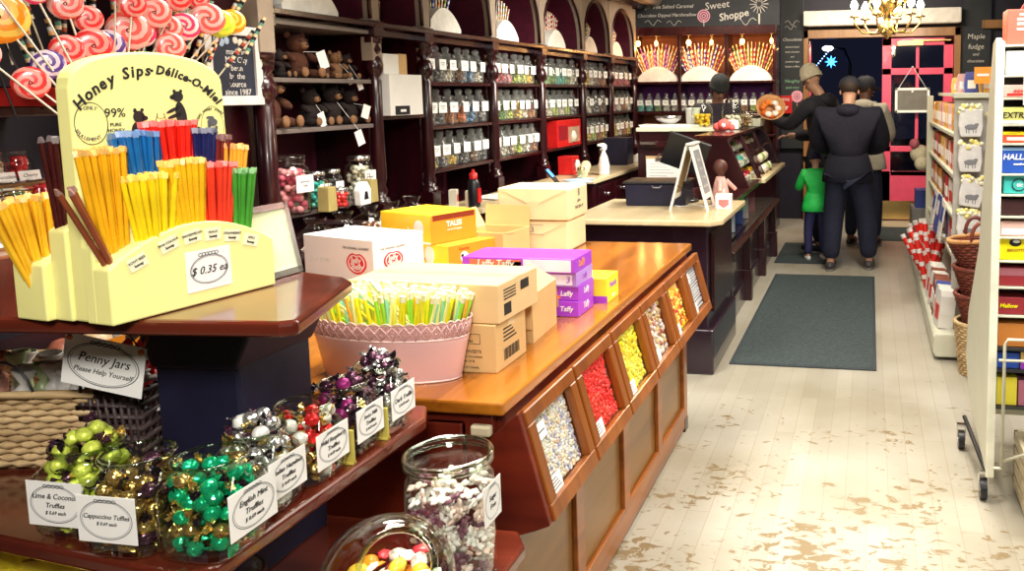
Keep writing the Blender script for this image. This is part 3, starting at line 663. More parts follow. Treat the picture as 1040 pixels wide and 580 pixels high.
squat_jar('small jar of dark drops beside the teal jar', -2.72, 3.96, 1.047, .05, .18, 'black', .9, card_=['Drops'])
squat_jar('jar stacked with pale nougat at the right of the toy cabinet shelf', -2.72, 4.20, 1.047, .075, .23, 'pale', 1.0, card_=['Nougat'], size=.017)
for y, lb, t in ((3.74, 'small tan gift bag between pink and red sweets', 0), (4.10, 'small olive gift bag left of the nougat jar', 0)):
    g = thing('gift_bag', lb, 'bag', (-2.60, y, 1.047)); MB().prism([(-.035, 0), (.035, 0), (.03, .12), (-.03, .12)], -.03, .03, 'x').build('bag_body', [pm('olive_card', (.42, .34, .12), .6)], g, .003)
    MB().tube([(0, -.015, .12), (0, -.01, .15), (0, .01, .15), (0, .015, .12)], .002, 4).build('handle', [BRASS], g)
g = thing('sweet_pack', 'clear pouch with a bell drawing on the toy cabinet shelf', 'pack', (-2.57, 3.99, 1.047)); MB().prism([(-.045, 0), (.045, 0), (.05, .08), (.02, .12), (-.02, .12), (-.05, .08)], -.02, .02, 'x').build('pouch', [PAPER], g, .006)
MB().prism([(-.02, .03), (.02, .03), (.01, .07), (-.01, .07)], .021, .022, 'x').build('printed_bell', [BLACK], g)
# bags of sweets on the lowest shelf
for k in range(5):
    y = 3.50 + .21 * k; b = thing('sweet_bag', 'clear bag of pinkish sweets with white label, %s from the left on the low shelf' % ORD[k], 'bag', (-2.50, y, .86), -.1 * k, 'clear bags on the low shelf')
    o = inst('sweets', pieces_mesh('sweets', swm('pink' if k % 2 else 'brown')[:2] + swm('pale')[:1], 60, .07, .11, .018, 40 + k), b, T(-.0, 0, 0)); o['kind'] = 'stuff'
    MB().lathe([(.02, 0), (.085, .01), (.095, .08), (.08, .13), (.03, .155), (.05, .19)], n=12).build('cellophane', [BAGP], b)
    inst('label_card', JC, b, fr((.098, .0, .05), (0, 1, .1), (0, 0, 1)) @ Matrix.Scale(1.3, 4))
lw = thing('low_shelf', 'low dark shelf under the toy cabinet carrying bagged sweets', 'shelf', (XF, 3.45, 0))
MB().box(.02, .34, 0, 1.15, .83, .858).build('shelf_board', [MAHOGY], lw, .003); MB().box(.02, .30, .02, 1.13, 0, .83).build('base_cabinet', [MAHOG], lw)
# two white cartons in the narrow bay
c = thing('carton', 'white carton with a small black label in the narrow wall bay', 'box', (-2.78, 4.63, 1.492), -.05)
MB().box(-.12, .12, -.165, .165, 0, .235).build('carton_body', [WHITE], c, .003); MB().box(.12, .124, -.12, .02, .005, .055).build('label', [BLACK], c); MB().box(.124, .1255, -.075, -.02, .02, .035).build('print', [WHITE], c)
c = thing('carton', 'small white and brown carton on top of the larger white one', 'box', (-2.80, 4.60, 1.729), .0)
MB().box(-.09, .09, -.12, .04, 0, .115).build('carton_body', [WHITE], c, .003); MB().box(-.09, .09, .0405, .13, 0, .12).build('brown_end', [KRAFT], c, .003)
# framed chalk poster on the pier
p = thing('framed_chalkboard', 'small white framed chalkboard with writing behind the yellow display', 'chalkboard', (-2.66, 3.235, 1.57))
fm = MB(); fm.box(0, .02, -.165, -.125, 0, .335); fm.box(0, .02, .125, .165, 0, .335); fm.box(0, .02, -.125, .125, 0, .04); fm.box(0, .02, -.125, .125, .295, .335); fm.build('frame', [pm('grey_white_frame', (.62, .60, .58), .5)], p, .003)
MB().box(-.002, .008, -.13, .13, .03, .30).build('slate', [pm('blue_black_slate', (.012, .016, .035), .6)], p)
for k, l in enumerate(('made in', 'Mac City', 'been', 'by the', 'source', 'since 1987')): txt(l, .036, SIDE(.0085, .02, .225 - k * .034), CHALK, p)
mb = MB()
for (y, z, r_) in ((-.09, .27, .018), (-.07, .28, .018), (-.06, .262, .018), (-.03, .27, .016), (.02, .275, .016), (.05, .265, .018), (.075, .255, .018), (.10, .268, .014)): mb.ell((.009, y, z), (.001, r_, r_), 10, 6, int(y > 0))
mb.build('cloud_drawing', [pm('grey_chalk', (.30, .38, .5), .9), pm('tan_chalk', (.55, .50, .42), .9)], p)

# things on the wall worktop
b = thing('sauce_bottle', 'black squeeze bottle with a red cap on the worktop', 'bottle', (-2.46, 5.02, .9))
MB().lathe([(0, 0), (.036, 0), (.038, .01), (.038, .15), (.03, .17), (.02, .18)], n=16).build('bottle_body', [BLACK], b); MB().lathe([(.026, .18), (.026, .215), (.012, .22), (.008, .24), (0, .24)], n=12).build('cap', [RED], b)
MB().box(.030, .0395, -.02, .02, .03, .12).build('label', [RED], b)
for k, (x, y, w_, h_, lb) in enumerate(((-2.60, 5.02, .07, .11, 'small upright box left of the black bottle'), (-2.55, 5.14, .06, .09, 'small cream carton just right of the black bottle'))):
    g = thing('small_box', lb, 'box', (x, y, .9), .3); MB().box(-.025, .025, -w_ / 2, w_ / 2, 0, h_).build('carton', [CREAM], g, .003); MB().box(.0255, .027, -w_ * .3, w_ * .3, h_ * .3, h_ * .7).build('printed_panel', [RED], g)
pp = thing('paper_stack', 'loose white papers lying on the worktop under the jars', 'papers', (-2.5, 5.55, .9))
for k in range(5): MB().box(-.10, .10, -.15, .15, .003 * k, .003 * k + .002, 0, T(R.uniform(-.02, .02), R.uniform(-.05, .05), 0, R.uniform(-.4, .4))).build('sheet', [PAPER], pp)
t = thing('tablet', 'small tablet with a lit blue screen leaning on the worktop', 'tablet', (-2.42, 6.30, .9), .2)
Mt = T(0, 0, .06, 0, 0, math.radians(50)); MB().box(-.09, .09, -.055, .055, -.006, .006, 0, Mt).build('case', [BLACK], t, .003)
MB().box(-.08, -.005, -.047, .047, .0062, .0075, 0, Mt).build('screen', [pm('blue_screen', (.05, .28, 1), .4, emit=2.2)], t); MB().box(-.01, .05, -.04, .04, 0, .02).build('stand', [BLACK], t)
s = thing('spray_bottle', 'white spray bottle with trigger standing on the worktop', 'bottle', (-2.28, 7.15, .9), -.3)
MB().lathe([(0, 0), (.048, 0), (.05, .02), (.05, .09), (.035, .16), (.018, .20), (.018, .22)], n=18).build('bottle_body', [pm('milky_plastic', (.80, .74, .74), .4)], s)
MB().prism([(-.03, .22), (.03, .22), (.035, .26), (.0, .28), (-.07, .275), (-.075, .255), (-.035, .25)], -.016, .016, 'x').build('spray_head', [WHITE], s, .004); MB().tube([(0, -.04, .25), (0, -.06, .22), (0, -.055, .19)], .006, 6).build('trigger', [BLACK], s)
r = thing('paper_roll', 'cream paper roll lying on the worktop before the red box', 'roll', (-2.38, 6.95, .95), .3); MB().cyl((-.02, -.13, 0), (.0, .13, .04), .045, n=18).build('paper', [KRAFTL], r)
g = thing('paper_sheet', 'pale blue papers spread on the worktop by the spray bottle', 'papers', (-2.32, 6.62, .9))
for k in range(3): MB().box(-.09, .09, -.13, .13, .003 * k, .003 * k + .002, 0, T(R.uniform(-.04, .04), R.uniform(-.12, .12), 0, R.uniform(-.6, .6))).build('sheet', [pm('blue_paper', (.45, .62, .78), .6)], g)
g = thing('sweet_pot', 'small lidded glass pot of sweets beside the paper roll', 'pot', (-2.36, 6.78, .9)); MB().lathe([(0, 0), (.03, 0), (.036, .05), (.03, .08)], n=14).build('glass_body', [GLASSJ], g); MB().lathe([(.032, .08), (.03, .10), (0, .102)], n=12).build('lid', [BRASS], g)
g = thing('tape_dispenser', 'small white tape dispenser at the far end of the worktop', 'tape dispenser', (-2.34, 8.55, .9)); MB().prism([(-.09, 0), (.09, 0), (.09, .02), (.05, .03), (0, .09), (-.06, .08), (-.09, .02)], -.03, .03, 'x').build('body', [WHITE], g, .006); MB().cyl((-.02, -.01, .06), (.034, -.01, .06), .026, n=14).build('tape_reel', [TAPE], g)
g = thing('binder', 'dark ring binder standing at the far end of the worktop', 'binder', (-2.48, 8.3, .9)); MB().box(-.12, .12, -.14, .10, 0, .27).build('cover', [NAVY], g, .006); MB().box(.121, .124, -.06, -.02, .18, .22).build('finger_ring', [CHROME], g)

# ================================================================ MAIN COUNTER
CX0, CX1, CY0, CY1 = -2.2, -.82, 1.775, 3.89
mc = thing('candy_counter', 'oak shop counter with slanted glass candy bins along the aisle', 'counter', (0, 0, 0))
MB().box(CX0, CX1, CY0, CY1, .868, .90).build('countertop', [OAK], mc, .006)
MB().prism([(CX0 + .03, .0), (-.885, .0), (-.885, .56), (-.79, .59), (-.845, .868), (CX0 + .03, .868)], CY0 + .05, CY1 - .02, 'y').build('counter_body', [REDWOOD], mc, .004)
# end panel towards the viewer
e = MB(); e.box(CX0 + .03, -.86, CY0 + .03, CY0 + .052, .0, .868); ep = e.build('end_panel', [REDWOOD], mc, .003)
f_ = MB()
for xx in (CX0 + .08, -1.52, -1.02): f_.box(xx, xx + .09, CY0 + .012, CY0 + .032, .14, .84)
f_.box(CX0 + .08, -.93, CY0 + .0125, CY0 + .032, .76, .84); f_.box(CX0 + .08, -.93, CY0 + .0125, CY0 + .032, .06, .16); f_.build('panel_frame', [REDWOOD], ep, .004)
MB().prism([(-.875, .80), (-.795, .868), (-.725, .60), (-.76, .585), (-.83, .56), (-.875, .56)], CY0 + .022, CY0 + .055, 'y').build('bin_end_board', [REDWOOD], mc, .003)
MB().box(-.905, -.855, CY0 - .0, CY0 + .02, .815, .842).build('corner_bracket', [pm('worn_cream_metal', (.55, .47, .32), .4)], mc, .006)
# rails and lower panels on the aisle side
r_ = MB(); r_.prism([(-.885, .545), (-.775, .575), (-.765, .60), (-.885, .60)], CY0 + .05, CY1 - .02, 'y'); r_.build('bin_rail', [OAKF], mc, .003)
lp = MB(); lp.box(-.886, -.868, CY0 + .05, CY1, .02, .55); lp.build('lower_panel', [OAKP], mc)
st = MB(); st.box(-.868, -.852, CY0 + .05, CY1, .02, .12); st.box(-.868, -.852, CY0 + .05, CY1, .50, .56)
for k in range(5): y = CY0 + .05 + k * (CY1 - CY0 - .12) / 4; st.box(-.868, -.851, y, y + .07, .10, .52)
st.build('stile_frame', [OAKF], mc, .003)
MB().box(-.93, -.85, CY1 - .06, CY1 + .0, -.0, .06).build('foot', [MAHOG], mc)
MB().tube([(-.875, CY1 + .02 + .0, .30 + .045 * math.sin(a)) if False else (-.90 + .04 * math.cos(a), CY1 + .004, .28 + .045 * math.sin(a)) for a in [k * PI / 10 for k in range(20)]], .008, 6, closed=True).build('ring_pull', [CREAM], mc)
# bins: local x along +Y, local y up the slanted face
nb = 6; bw = (CY1 - CY0 - .06) / nb
top = Vector((-.812, 0, .858)); bot = Vector((-.742, 0, .594)); up_ = (top - bot); HB = up_.length
beans = {0: ('white and speckled jelly beans', [(.92, .90, .84), (.90, .88, .84), (.90, .80, .55), (.45, .45, .66), (.92, .88, .80), (.88, .62, .42)], .0062, 1700), 1: ('red gummy sweets', [(.95, .010, .010), (.88, .006, .01), (.98, .04, .02)], .0085, 1000),
         2: ('yellow gummy sweets', [(.98, .80, .01), (.95, .66, .01), (.98, .90, .10)], .010, 650), 3: ('foil wrapped mixed sweets', [(.45, .30, .22), (.80, .75, .72), (.35, .10, .06), (.65, .50, .18), (.80, .62, .58)], .0125, 430),
         4: ('orange and red candy corn', [(.98, .36, .01), (.98, .66, .02), (.80, .05, .01), (.98, .80, .15)], .011, 540), 5: ('black and white striped sticks', [(.85, .85, .86), (.80, .80, .84), (.12, .12, .20)], .010, 600)}
for k in range(nb):
    y0 = CY0 + .045 + k * bw; O = Vector((bot.x, y0, bot.z)); M = fr(O, (0, 1, 0), up_); w = bw - .012
    fm = MB(); b_ = .042
    for a in ((0, w, 0, b_), (0, w, HB - .036, HB), (0, b_, b_, HB - .036), (w - b_, w, b_, HB - .036)): fm.box(a[0], a[1], a[2], a[3], .0, .024)
    d = inst('bin_door', fm.mesh('bin_door', [OAKF]), mc, M); bv = d.modifiers.new('b', 'BEVEL'); bv.width = .003; bv.limit_method = 'ANGLE'
    MB().box(b_ - .004, w - b_ + .004, b_ - .004, HB - .032, .006, .010).build('glass_pane', [GLASSP], d)
    c1 = MB().box(b_ + .005, b_ + .075, b_ - .0, b_ + .042, .011, .012).build('price_label', [PAPER], d)
    mb = MB(); 
    for q in range(4): mb.box(b_ + .012, b_ + .066 - q * .006, b_ + .008 + q * .008, b_ + .0105 + q * .008, .0121, .0125)
    mb.build('print_line', [INKG], c1)
    if k in (0, 5):
        p1 = MB().box(b_ + .005, b_ + .065, HB - .095, HB - .055, .011, .012).build('price_label', [PAPER], d)
        mb = MB()
        mb.box(b_ + .012, b_ + .056, HB - .078, HB - .0745, .0121, .0125)
        mb.build('print_line', [INKG], p1)
    nm, cs, sz, cnt = beans[k]; rr = random.Random(k + 50); mb = MB()
    ww = w - 2 * b_; hh = HB - b_ - .036; nx = int(ww / (sz * 1.65)) + 1; ny = int(hh / (sz * 1.35)) + 1
    if k == 5:
        for j in range(int(hh / .0125)):
            yq = b_ + .006 + j * .0125; mb.cyl(M @ Vector((b_, yq, -.006)), M @ Vector((w - b_, yq + rr.uniform(-.003, .003), -.006)), .0045, n=6, m=j % 2); mb.cyl(M @ Vector((b_, yq + .006, -.008)), M @ Vector((w - b_, yq + .006, -.008)), .0030, n=6, m=2)
        nx = 0
    for i in range(nx):
        for j in range(ny):
            for L in range(2):
                x = b_ + (i + .5) * ww / nx + rr.uniform(-.5, .5) * sz; y = b_ + (j + .5) * hh / ny + rr.uniform(-.5, .5) * sz
                rot = Matrix.Rotation(rr.random() * 6, 4, 'Z') @ Matrix.Rotation(rr.uniform(-.5, .5), 4, 'Y')
                mb.ell((x, y, -.004 - L * sz - rr.random() * sz * .7), (sz * 1.15, sz * .75, sz * .7), 6, 4, rr.randrange(len(cs)), M, rot)
    o = mb.build('bin_sweets', [pm('%s_%d' % (nm.replace(' ', '_'), q), c, .3, coat=.4) for q, c in enumerate(cs)])
    tag(o, nm + ' behind the glass of the %s counter bin from the front' % ORD[k], 'sweets', None, 'stuff')

# ---------------------------------------------------------------- boxes on the counter
def carton_box(name, label, loc, rz, w, d, h, mat_, group=None, tape=True):
    """closed carton: local x = width, y = depth, root at base centre"""
    g = thing(name, label, 'box', loc, rz, group)
    MB().box(-w / 2, w / 2, -d / 2, d / 2, 0, h).build('carton_body', [mat_], g, .0025)
    if tape: MB().box(-w / 2 - .0008, w / 2 + .0008, -.02, .02, h * .82, h + .0008).build('tape', [TAPE], g)
    return g
g = carton_box('cardboard_box', 'brown printed carton with a stamped panel right of the straw tub', (-1.09, 2.065, .90), 0, .335, .19, .125, KRAFT)
for l, z, sz in (('HOUSE SWEETS', .055, .012), ('Beverages & Chocolates', .042, .009), ('Net wt 10 lb', .030, .009), ('Product of Canada', .014, .009)): txt(l, sz, FRONT(.085, -.0955, z), INK, g, 0, align='CENTER')
mb = MB(); mb.box(.01, .125, -.0962, -.0955, .100, .101); mb.box(.01, .125, -.0962, -.0955, .075, .076); mb.box(.01, .011, -.0962, -.0955, .075, .101); mb.box(.124, .125, -.0962, -.0955, .075, .101); mb.cyl((.0, -.0955, .05), (.0, -.0963, .05), .009, n=8); mb.build('stamp_border', [INK], g)
txt('KEEP DRY', .012, FRONT(.067, -.0962, .092), INK, g); txt('HANDLE WITH CARE', .008, FRONT(.067, -.0962, .082), INK, g)
mb = MB()
for k in range(14): mb.box(.1676, .1684, -.05 + k * .007, -.05 + k * .007 + (.004 if k % 3 else .002), .02, .05)
for k in range(4): mb.box(.1676, .1684, -.05, .03 - k * .01, .070 + k * .010, .074 + k * .010)
mb.build('barcode', [INK], g)
g = carton_box('cardboard_box', 'closed plain kraft carton lying on top of the printed one', (-1.12, 2.10, 1.027), -.03, .42, .24, .10, pm('kraft_light', (.72, .48, .24), .7, var=.05))
mb = MB()
for k in range(4): mb.box(.2105, .2113, -.09, -.02, .055 + k * .008, .058 + k * .008)
mb.box(.2105, .2113, -.09, -.05, .015, .045); mb.box(.2105, .2113, .01, .06, .06, .085); mb.box(-.06, -.02, -.1213, -.1205, .03, .055); mb.build('barcode', [INK], g)
txt('10-01', .018, FRONT(.02, -.1206, .085), INK, g)
def open_box(label, loc, rz, w, d, h, mat_, flaps, lines=None):
    g = thing('open_carton', label, 'box', loc, rz); t = .004; mb = MB()
    mb.box(-w / 2, w / 2, -d / 2, d / 2, 0, t); mb.box(-w / 2, w / 2, -d / 2, -d / 2 + t, t, h); mb.box(-w / 2, w / 2, d / 2 - t, d / 2, t, h)
    mb.box(-w / 2, -w / 2 + t, -d / 2 + t, d / 2 - t, t, h); mb.box(w / 2 - t, w / 2, -d / 2 + t, d / 2 - t, t, h); mb.build('carton_body', [mat_], g)
    for side, ang in flaps:
        L = d * .42
        if side in 'fb':
            s = -1 if side == 'f' else 1; M = Matrix.Translation((0, s * d / 2, h)) @ Matrix.Rotation(s * -math.radians(ang), 4, 'X'); q = MB().box(-w / 2, w / 2, min(0, s * L), max(0, s * L), -t, 0, 0, M)
        else:
            s = -1 if side == 'l' else 1; M = Matrix.Translation((s * w / 2, 0, h)) @ Matrix.Rotation(s * math.radians(ang), 4, 'Y'); q = MB().box(min(0, s * L), max(0, s * L), -d / 2, d / 2, -t, 0, 0, M)
        q.build('flap', [mat_], g)
    return g
open_box('open kraft carton with raised flaps right of the stacked cartons', (-1.05, 2.34, .90), .06, .22, .22, .135, KRAFT, (('f', 80), ('b', 75), ('l', 60), ('r', -150)))
g = open_box('small open carton in front of the paper wrapped parcels', (-1.60, 3.44, .90), -.12, .22, .22, .125, pm('kraft_light2', (.70, .45, .20), .7, var=.05), (('b', -85), ('l', -60), ('f', 170)))
# purple candy cartons
PUR = pm('purple_carton', (.36, .05, .62), .35, var=.04); PURD = pm('violet_carton', (.42, .22, .68), .35)
def candy_carton(label, loc, rz, w, d, h, base, blocks, words_):
    g = thing('candy_carton', label, 'box', loc, rz, None); MB().box(-w / 2, w / 2, -d / 2, d / 2, 0, h).build('carton_body', [base], g, .002)
    for x0, x1, z0, z1, m_ in blocks: MB().box(w * x0, w * x1, -d / 2 - .0012, -d / 2, h * z0, h * z1).build('printed_panel', [m_], g)
    for body, x, z, sz, m_, fc in words_:
        txt(body, sz, (FRONT(w * x, -d / 2 - .0018, h * z) if fc == 'f' else SIDE(w / 2 + .0006, d * x, h * z)), m_, g, .15, bold=.0004)
    return g
ORG = pm('orange_print', (.95, .32, .04), .4); ORR = pm('red_orange_print', (.82, .16, .08), .4); YEL = pm('yellow_print', (.95, .78, .03), .4)
px_, py_ = -1.055, 2.60
candy_carton('purple taffy carton, bottom of the purple stack on the counter', (-1.0, py_ + .0, .901), 0, .20, .15, .050, PUR, [(-.45, .10, .1, .9, WHITE), (-.4, .1, .15, .4, ORG)], [('Taffy', .30, .5, .022, WHITE, 'f'), ('Taffy', 0, .5, .028, WHITE, 's')])
candy_carton('purple taffy carton, second up in the purple stack', (-1.0, py_ + .005, .952), 0, .20, .15, .045, PUR, [(-.45, .2, .1, .35, ORR)], [('Laffy', .3, .5, .022, WHITE, 'f'), ('Laffy', 0, .5, .026, WHITE, 's')])
candy_carton('violet carton with wide white panel, third up in the purple stack', (-1.075, py_, .998), 0, .345, .16, .045, PURD, [(-.48, .46, .15, .85, pm('lilac_white', (.78, .72, .85), .4))], [('3', .42, .5, .03, PUR, 'f'), ('Laffy', 0, .5, .024, PUR, 's')])
candy_carton('long purple taffy carton with orange logo, topmost of its stack', (-1.09, py_ - .01, 1.044), 0, .375, .17, .046, PUR, [(.05, .47, .1, .92, pm('lilac_white', (.78, .72, .85), .4)), (-.43, .03, .22, .86, ORR), (-.14, .03, .45, .75, ORG)],
             [('Laffy Taffy', -.20, .60, .030, WHITE, 'f'), ('Made with real fruit', -.22, .12, .010, WHITE, 'f'), ('145', -.1, .12, .018, WHITE, 'f'), ('Laffy', -.1, .55, .032, ORG, 's')])
candy_carton('yellow and purple candy carton behind the purple stack', (-.925, 2.78, .90), 0, .12, .13, .085, YEL, [(-.5, .5, 0, .28, PUR)], [('Nerds', 0, .65, .030, PUR, 's'), ('grape', .05, .2, .016, WHITE, 's')])
# kraft parcels
def parcel(label, loc, rz, w, d, h):
    g = thing('wrapped_parcel', label, 'parcel', loc, rz); MB().box(-w / 2, w / 2, -d / 2, d / 2, 0, h).build('paper_wrap', [KRAFTL], g, .010, 3)
    f = MB(); f.add([(-w / 2 + .004, -d / 2 - .002, .004), (w / 2 - .004, -d / 2 - .002, .004), (0, -d / 2 - .005, h * .62)], [(0, 1, 2)])
    f.add([(-w / 2 + .004, -d / 2 - .0015, h - .004), (w / 2 - .004, -d / 2 - .0015, h - .004), (0, -d / 2 - .003, h * .45)], [(2, 1, 0)]); f.build('folded_flap', [KRAFTL], g)
    return g
g = parcel('lower kraft paper parcel with stamped print on the counter', (-1.475, 3.72, .90), 0, .31, .24, .14)
txt('8x3', .035, FRONT(-.03, -.127, .10), INKG, g); mb = MB(); mb.box(-.07, .04, -.1275, -.1265, .078, .080); mb.box(-.07, .04, -.1275, -.1265, .12, .122); mb.build('stamp_border', [INKG], g)
g = parcel('upper kraft paper parcel resting on the lower one', (-1.48, 3.72, 1.042), 0, .34, .25, .145)
txt('THIS SIDE UP', .020, SIDE(.1712, 0, .05), INKG, g); txt('glass', .022, SIDE(.1712, 0, .08), INKG, g); txt('8', .05, SIDE(.1712, 0, .115), INKG, g)
# orange cartons
ORB = pm('orange_carton', (.90, .28, .02), .4, var=.05); ORY = pm('amber_carton', (.95, .58, .02), .4, var=.05)
g = thing('candy_carton', 'orange cow tales caramel carton with yellow end, lower of two', 'box', (-1.69, 3.33, .90), -.38)
MB().box(-.14, .14, -.20, .14, 0, .11).build('carton_body', [ORB], g, .003); MB().box(-.1395, .1395, -.2015, -.20, .025, .109).build('yellow_end', [YEL], g); MB().box(-.139, .139, -.2012, -.20, .0, .024).build('red_band', [RED], g)
txt('COW TALES', .038, fr((.1408, .02, .045), (0, 1, .15), (0, -.15, 1)), WHITE, g, bold=.002); txt('Goetze', .018, SIDE(.1408, -.12, .09), RED, g); txt('caramel', .022, FRONT(-.02, -.2018, .05), RED, g)
mb = MB(); mb.ell((.141, -.12, .055), (.001, .022, .024), 12, 6); mb.ell((.1415, -.13, .062), (.001, .008, .008), 8, 4, 1); mb.ell((.1415, -.11, .045), (.001, .008, .006), 8, 4, 1); mb.build('cow_face', [WHITE, BLACK], g)
mb = MB(); mb.ell((.03, -.202, .065), (.03, .001, .04), 12, 6); mb.build('cow_print', [WHITE], g)
g = thing('candy_carton', 'amber and orange apple caramel carton stacked upper left on the other', 'box', (-1.81, 3.27, 1.012), -.36)
MB().box(-.15, .15, -.12, .12, 0, .118).build('carton_body', [ORY], g, .003); MB().box(.15, .1512, -.1195, .1195, 0, .116).build('orange_side', [ORB], g); MB().box(.1512, .1518, -.11, .11, .092, .115).build('brown_band', [pm('brown_print', (.20, .03, .01), .4)], g)
txt('TALES', .030, SIDE(.1522, 0, .072), WHITE, g, bold=.001); txt('caramel apple', .014, SIDE(.1522, 0, .050), WHITE, g); txt('cow tales', .042, fr((-.02, -.1212, .040), (1, 0, .12), (0, 0, 1)), WHITE, g, bold=.002); txt('caramel', .016, fr((-.08, -.1212, .012), (1, 0, .12), (0, 0, 1)), BLACK, g)
mb = MB(); mb.box(-.148, .148, -.1225, -.1205, .0, .008); mb.ell((.08, -.121, .06), (.03, .001, .035), 12, 6); mb.build('cow_print', [WHITE], g)
# white jelly bean carton
g = thing('candy_carton', 'white carton with red jelly bean logo behind the straw tub', 'box', (-1.92, 2.97, .90), -.30)
wj, dj, hj = .38, .24, .18; MB().box(-wj / 2, wj / 2, -dj / 2, dj / 2, 0, hj).build('carton_body', [pm('glossy_white_card', (.90, .88, .87), .35, var=.01)], g, .003)
def jb(M, s, p):
    mb = MB(); ring = [(.50 * math.cos(a) * (1 + .08 * math.cos(2 * a)), .42 * math.sin(a) * (1 - .22 * (math.sin(a) > 0) * math.exp(-(math.cos(a) / .35) ** 2)) + .0) for a in [k * PI / 16 for k in range(32)]]
    mb.add([(x * s, y * s, 0) for x, y in ring], [tuple(range(32))], 0, False, M); o1 = mb.build('bean_logo', [pm('logo_red', (.72, .03, .05), .4)], p)
    mb = MB(); pts = [M @ Vector((x * s * .78, y * s * .78, .0005)) for x, y in ring]; mb.tube(pts, s * .022, 4, closed=True); mb.build('logo_outline', [WHITE], o1)
    txt('Jelly', s * .32, M @ Matrix.Translation((-.03 * s, .10 * s, .001)), WHITE, p, .15, bold=.0006); txt('Belly', s * .32, M @ Matrix.Translation((.03 * s, -.14 * s, .001)), WHITE, p, .15, bold=.0006)
    txt('THE ORIGINAL GOURMET', s * .12, M @ Matrix.Translation((0, .55 * s, .001)), INK, p)
jb(FRONT(.10, -dj / 2 - .001, .09), .10, g); jb(SIDE(wj / 2 + .001, -.03, .095), .085, g)
txt('JELLY BEAN', .022, FRONT(-.10, -dj / 2 - .001, .09), pm('faint_print', (.72, .71, .70), .4), g); MB().box(-.02, .03, -.02, .03, hj, hj + .001).build('pink_print', [pm('faint_pink', (.85, .55, .6), .5)], g)
# flat lid / cream sheet behind the straws
g = carton_box('cardboard_box', 'flat cream carton lying behind the straw tub', (-1.50, 2.42, .90), -.1, .50, .30, .085, pm('kraft_pale', (.80, .58, .30), .6, var=.04))

# ---------------------------------------------------------------- straw tub
TB = thing('straw_tub', 'pink enamel oval tub with lace cut rim full of bright straws', 'tub', (-1.185, 1.93, .90))
def ovalring(a, b, z, n=48): return [(a * math.cos(2 * PI * k / n), b * math.sin(2 * PI * k / n), z) for k in range(n)]
rings = [(.180, .075, .0), (.184, .077, .006), (.203, .091, .095), (.206, .093, .105), (.204, .092, .112), (.212, .097, .152)]
mb = MB(); n = 96; v = []
for a, b_, z in rings: v += ovalring(a, b_, z, n)
f = [tuple(range(n))[::-1]] + [(r_ * n + i, r_ * n + (i + 1) % n, (r_ + 1) * n + (i + 1) % n, (r_ + 1) * n + i) for r_ in range(5) for i in range(n)]
# inner skin
v2 = []
for a, b_, z in [(.208, .093, .15), (.180, .072, .010)]: v2 += ovalring(a, b_, z, n)
mb.add(v, f[:1 + 4 * n], 0, True); mb.add(v, f[1 + 4 * n:], 1, True); mb.build('tub_body', [PINKT, pm('lace_ground', (.68, .40, .37), .4)], TB)
lace = MB(); nn = 44
def rim(t, z): k = (z - .112) / .040; a = .206 + .008 * k; b_ = .094 + .005 * k; return Vector((a * math.cos(t), b_ * math.sin(t), z))
for k in range(nn):
    t0 = 2 * PI * k / nn; dt = 2 * PI / nn
    lace.tube([rim(t0, .113), rim(t0 + dt / 2, .131), rim(t0 + dt, .149)], .0020, 4); lace.tube([rim(t0, .149), rim(t0 + dt / 2, .131), rim(t0 + dt, .113)], .0020, 4)
    lace.tube([rim(t0 + dt * .5 + dt * .22 * math.cos(a), .140 + .007 * math.sin(a)) for a in [q * PI / 3 for q in range(6)]], .0013, 3, closed=True)
    lace.tube([rim(t0 + dt * q / 6, .149 + .008 * math.sin(PI * q / 6)) for q in range(7)], .0020, 4)
    lace.tube([rim(t0 + dt * .0 + dt * .2 * math.cos(a), .131 + .006 * math.sin(a)) for a in [q * PI / 3 for q in range(6)]], .0013, 3, closed=True)
lace.build('lace_rim', [PINKT], TB)
for z, a, b_ in ((.0, .181, .076), (.108, .206, .093)): MB().tube(ovalring(a, b_, z + .003, 60), .0028, 6, closed=True).build('rolled_edge', [pm('pale_pink_enamel', (.88, .66, .62), .35, coat=.3)], TB)
strc = {'yellow': (.92, .82, .02), 'lime green': (.35, .80, .04), 'orange': (.95, .42, .05), 'pale green': (.30, .72, .45), 'pale yellow': (.92, .90, .30), 'pink': (.90, .12, .32)}
SM = {k: MB().cyl((0, 0, 0), (0, 0, .215), .0046, n=7).cyl((0, 0, .200), (0, 0, .216), .0049, n=7, m=1).mesh('straw', [pm('straw_' + k.replace(' ', '_'), c, .35), pm('straw_end', (.95, .93, .55), .5)]) for k, c in strc.items()}
rr = random.Random(5)
for k in range(270):
    a = rr.random() * 2 * PI; q = rr.random() ** .5; x = .160 * q * math.cos(a); y = .058 * q * math.sin(a)
    nm = rr.choice(['yellow'] * 6 + ['lime green'] * 3 + ['orange'] * 2 + ['pale green'] * 2 + ['pale yellow'] * 4) if x > -.1 else rr.choice(['orange', 'yellow', 'lime green', 'pink', 'orange', 'pale yellow', 'yellow'])
    s = inst('straw', SM[nm]); lean = max(-.31, min(.31, x * 1.9 + rr.uniform(-.12, .12))); ly = y * 1.2 + rr.uniform(-.1, .1)
    s.matrix_world = Matrix.Translation((-1.185 + x, 1.93 + y, .904 + rr.uniform(0, .012))) @ Matrix.Rotation(lean, 4, 'Y') @ Matrix.Rotation(-ly, 4, 'X')
    tag(s, '%s powder straw standing in the pink lace rimmed tub' % nm, 'straw', '%s straws in the pink tub' % nm)
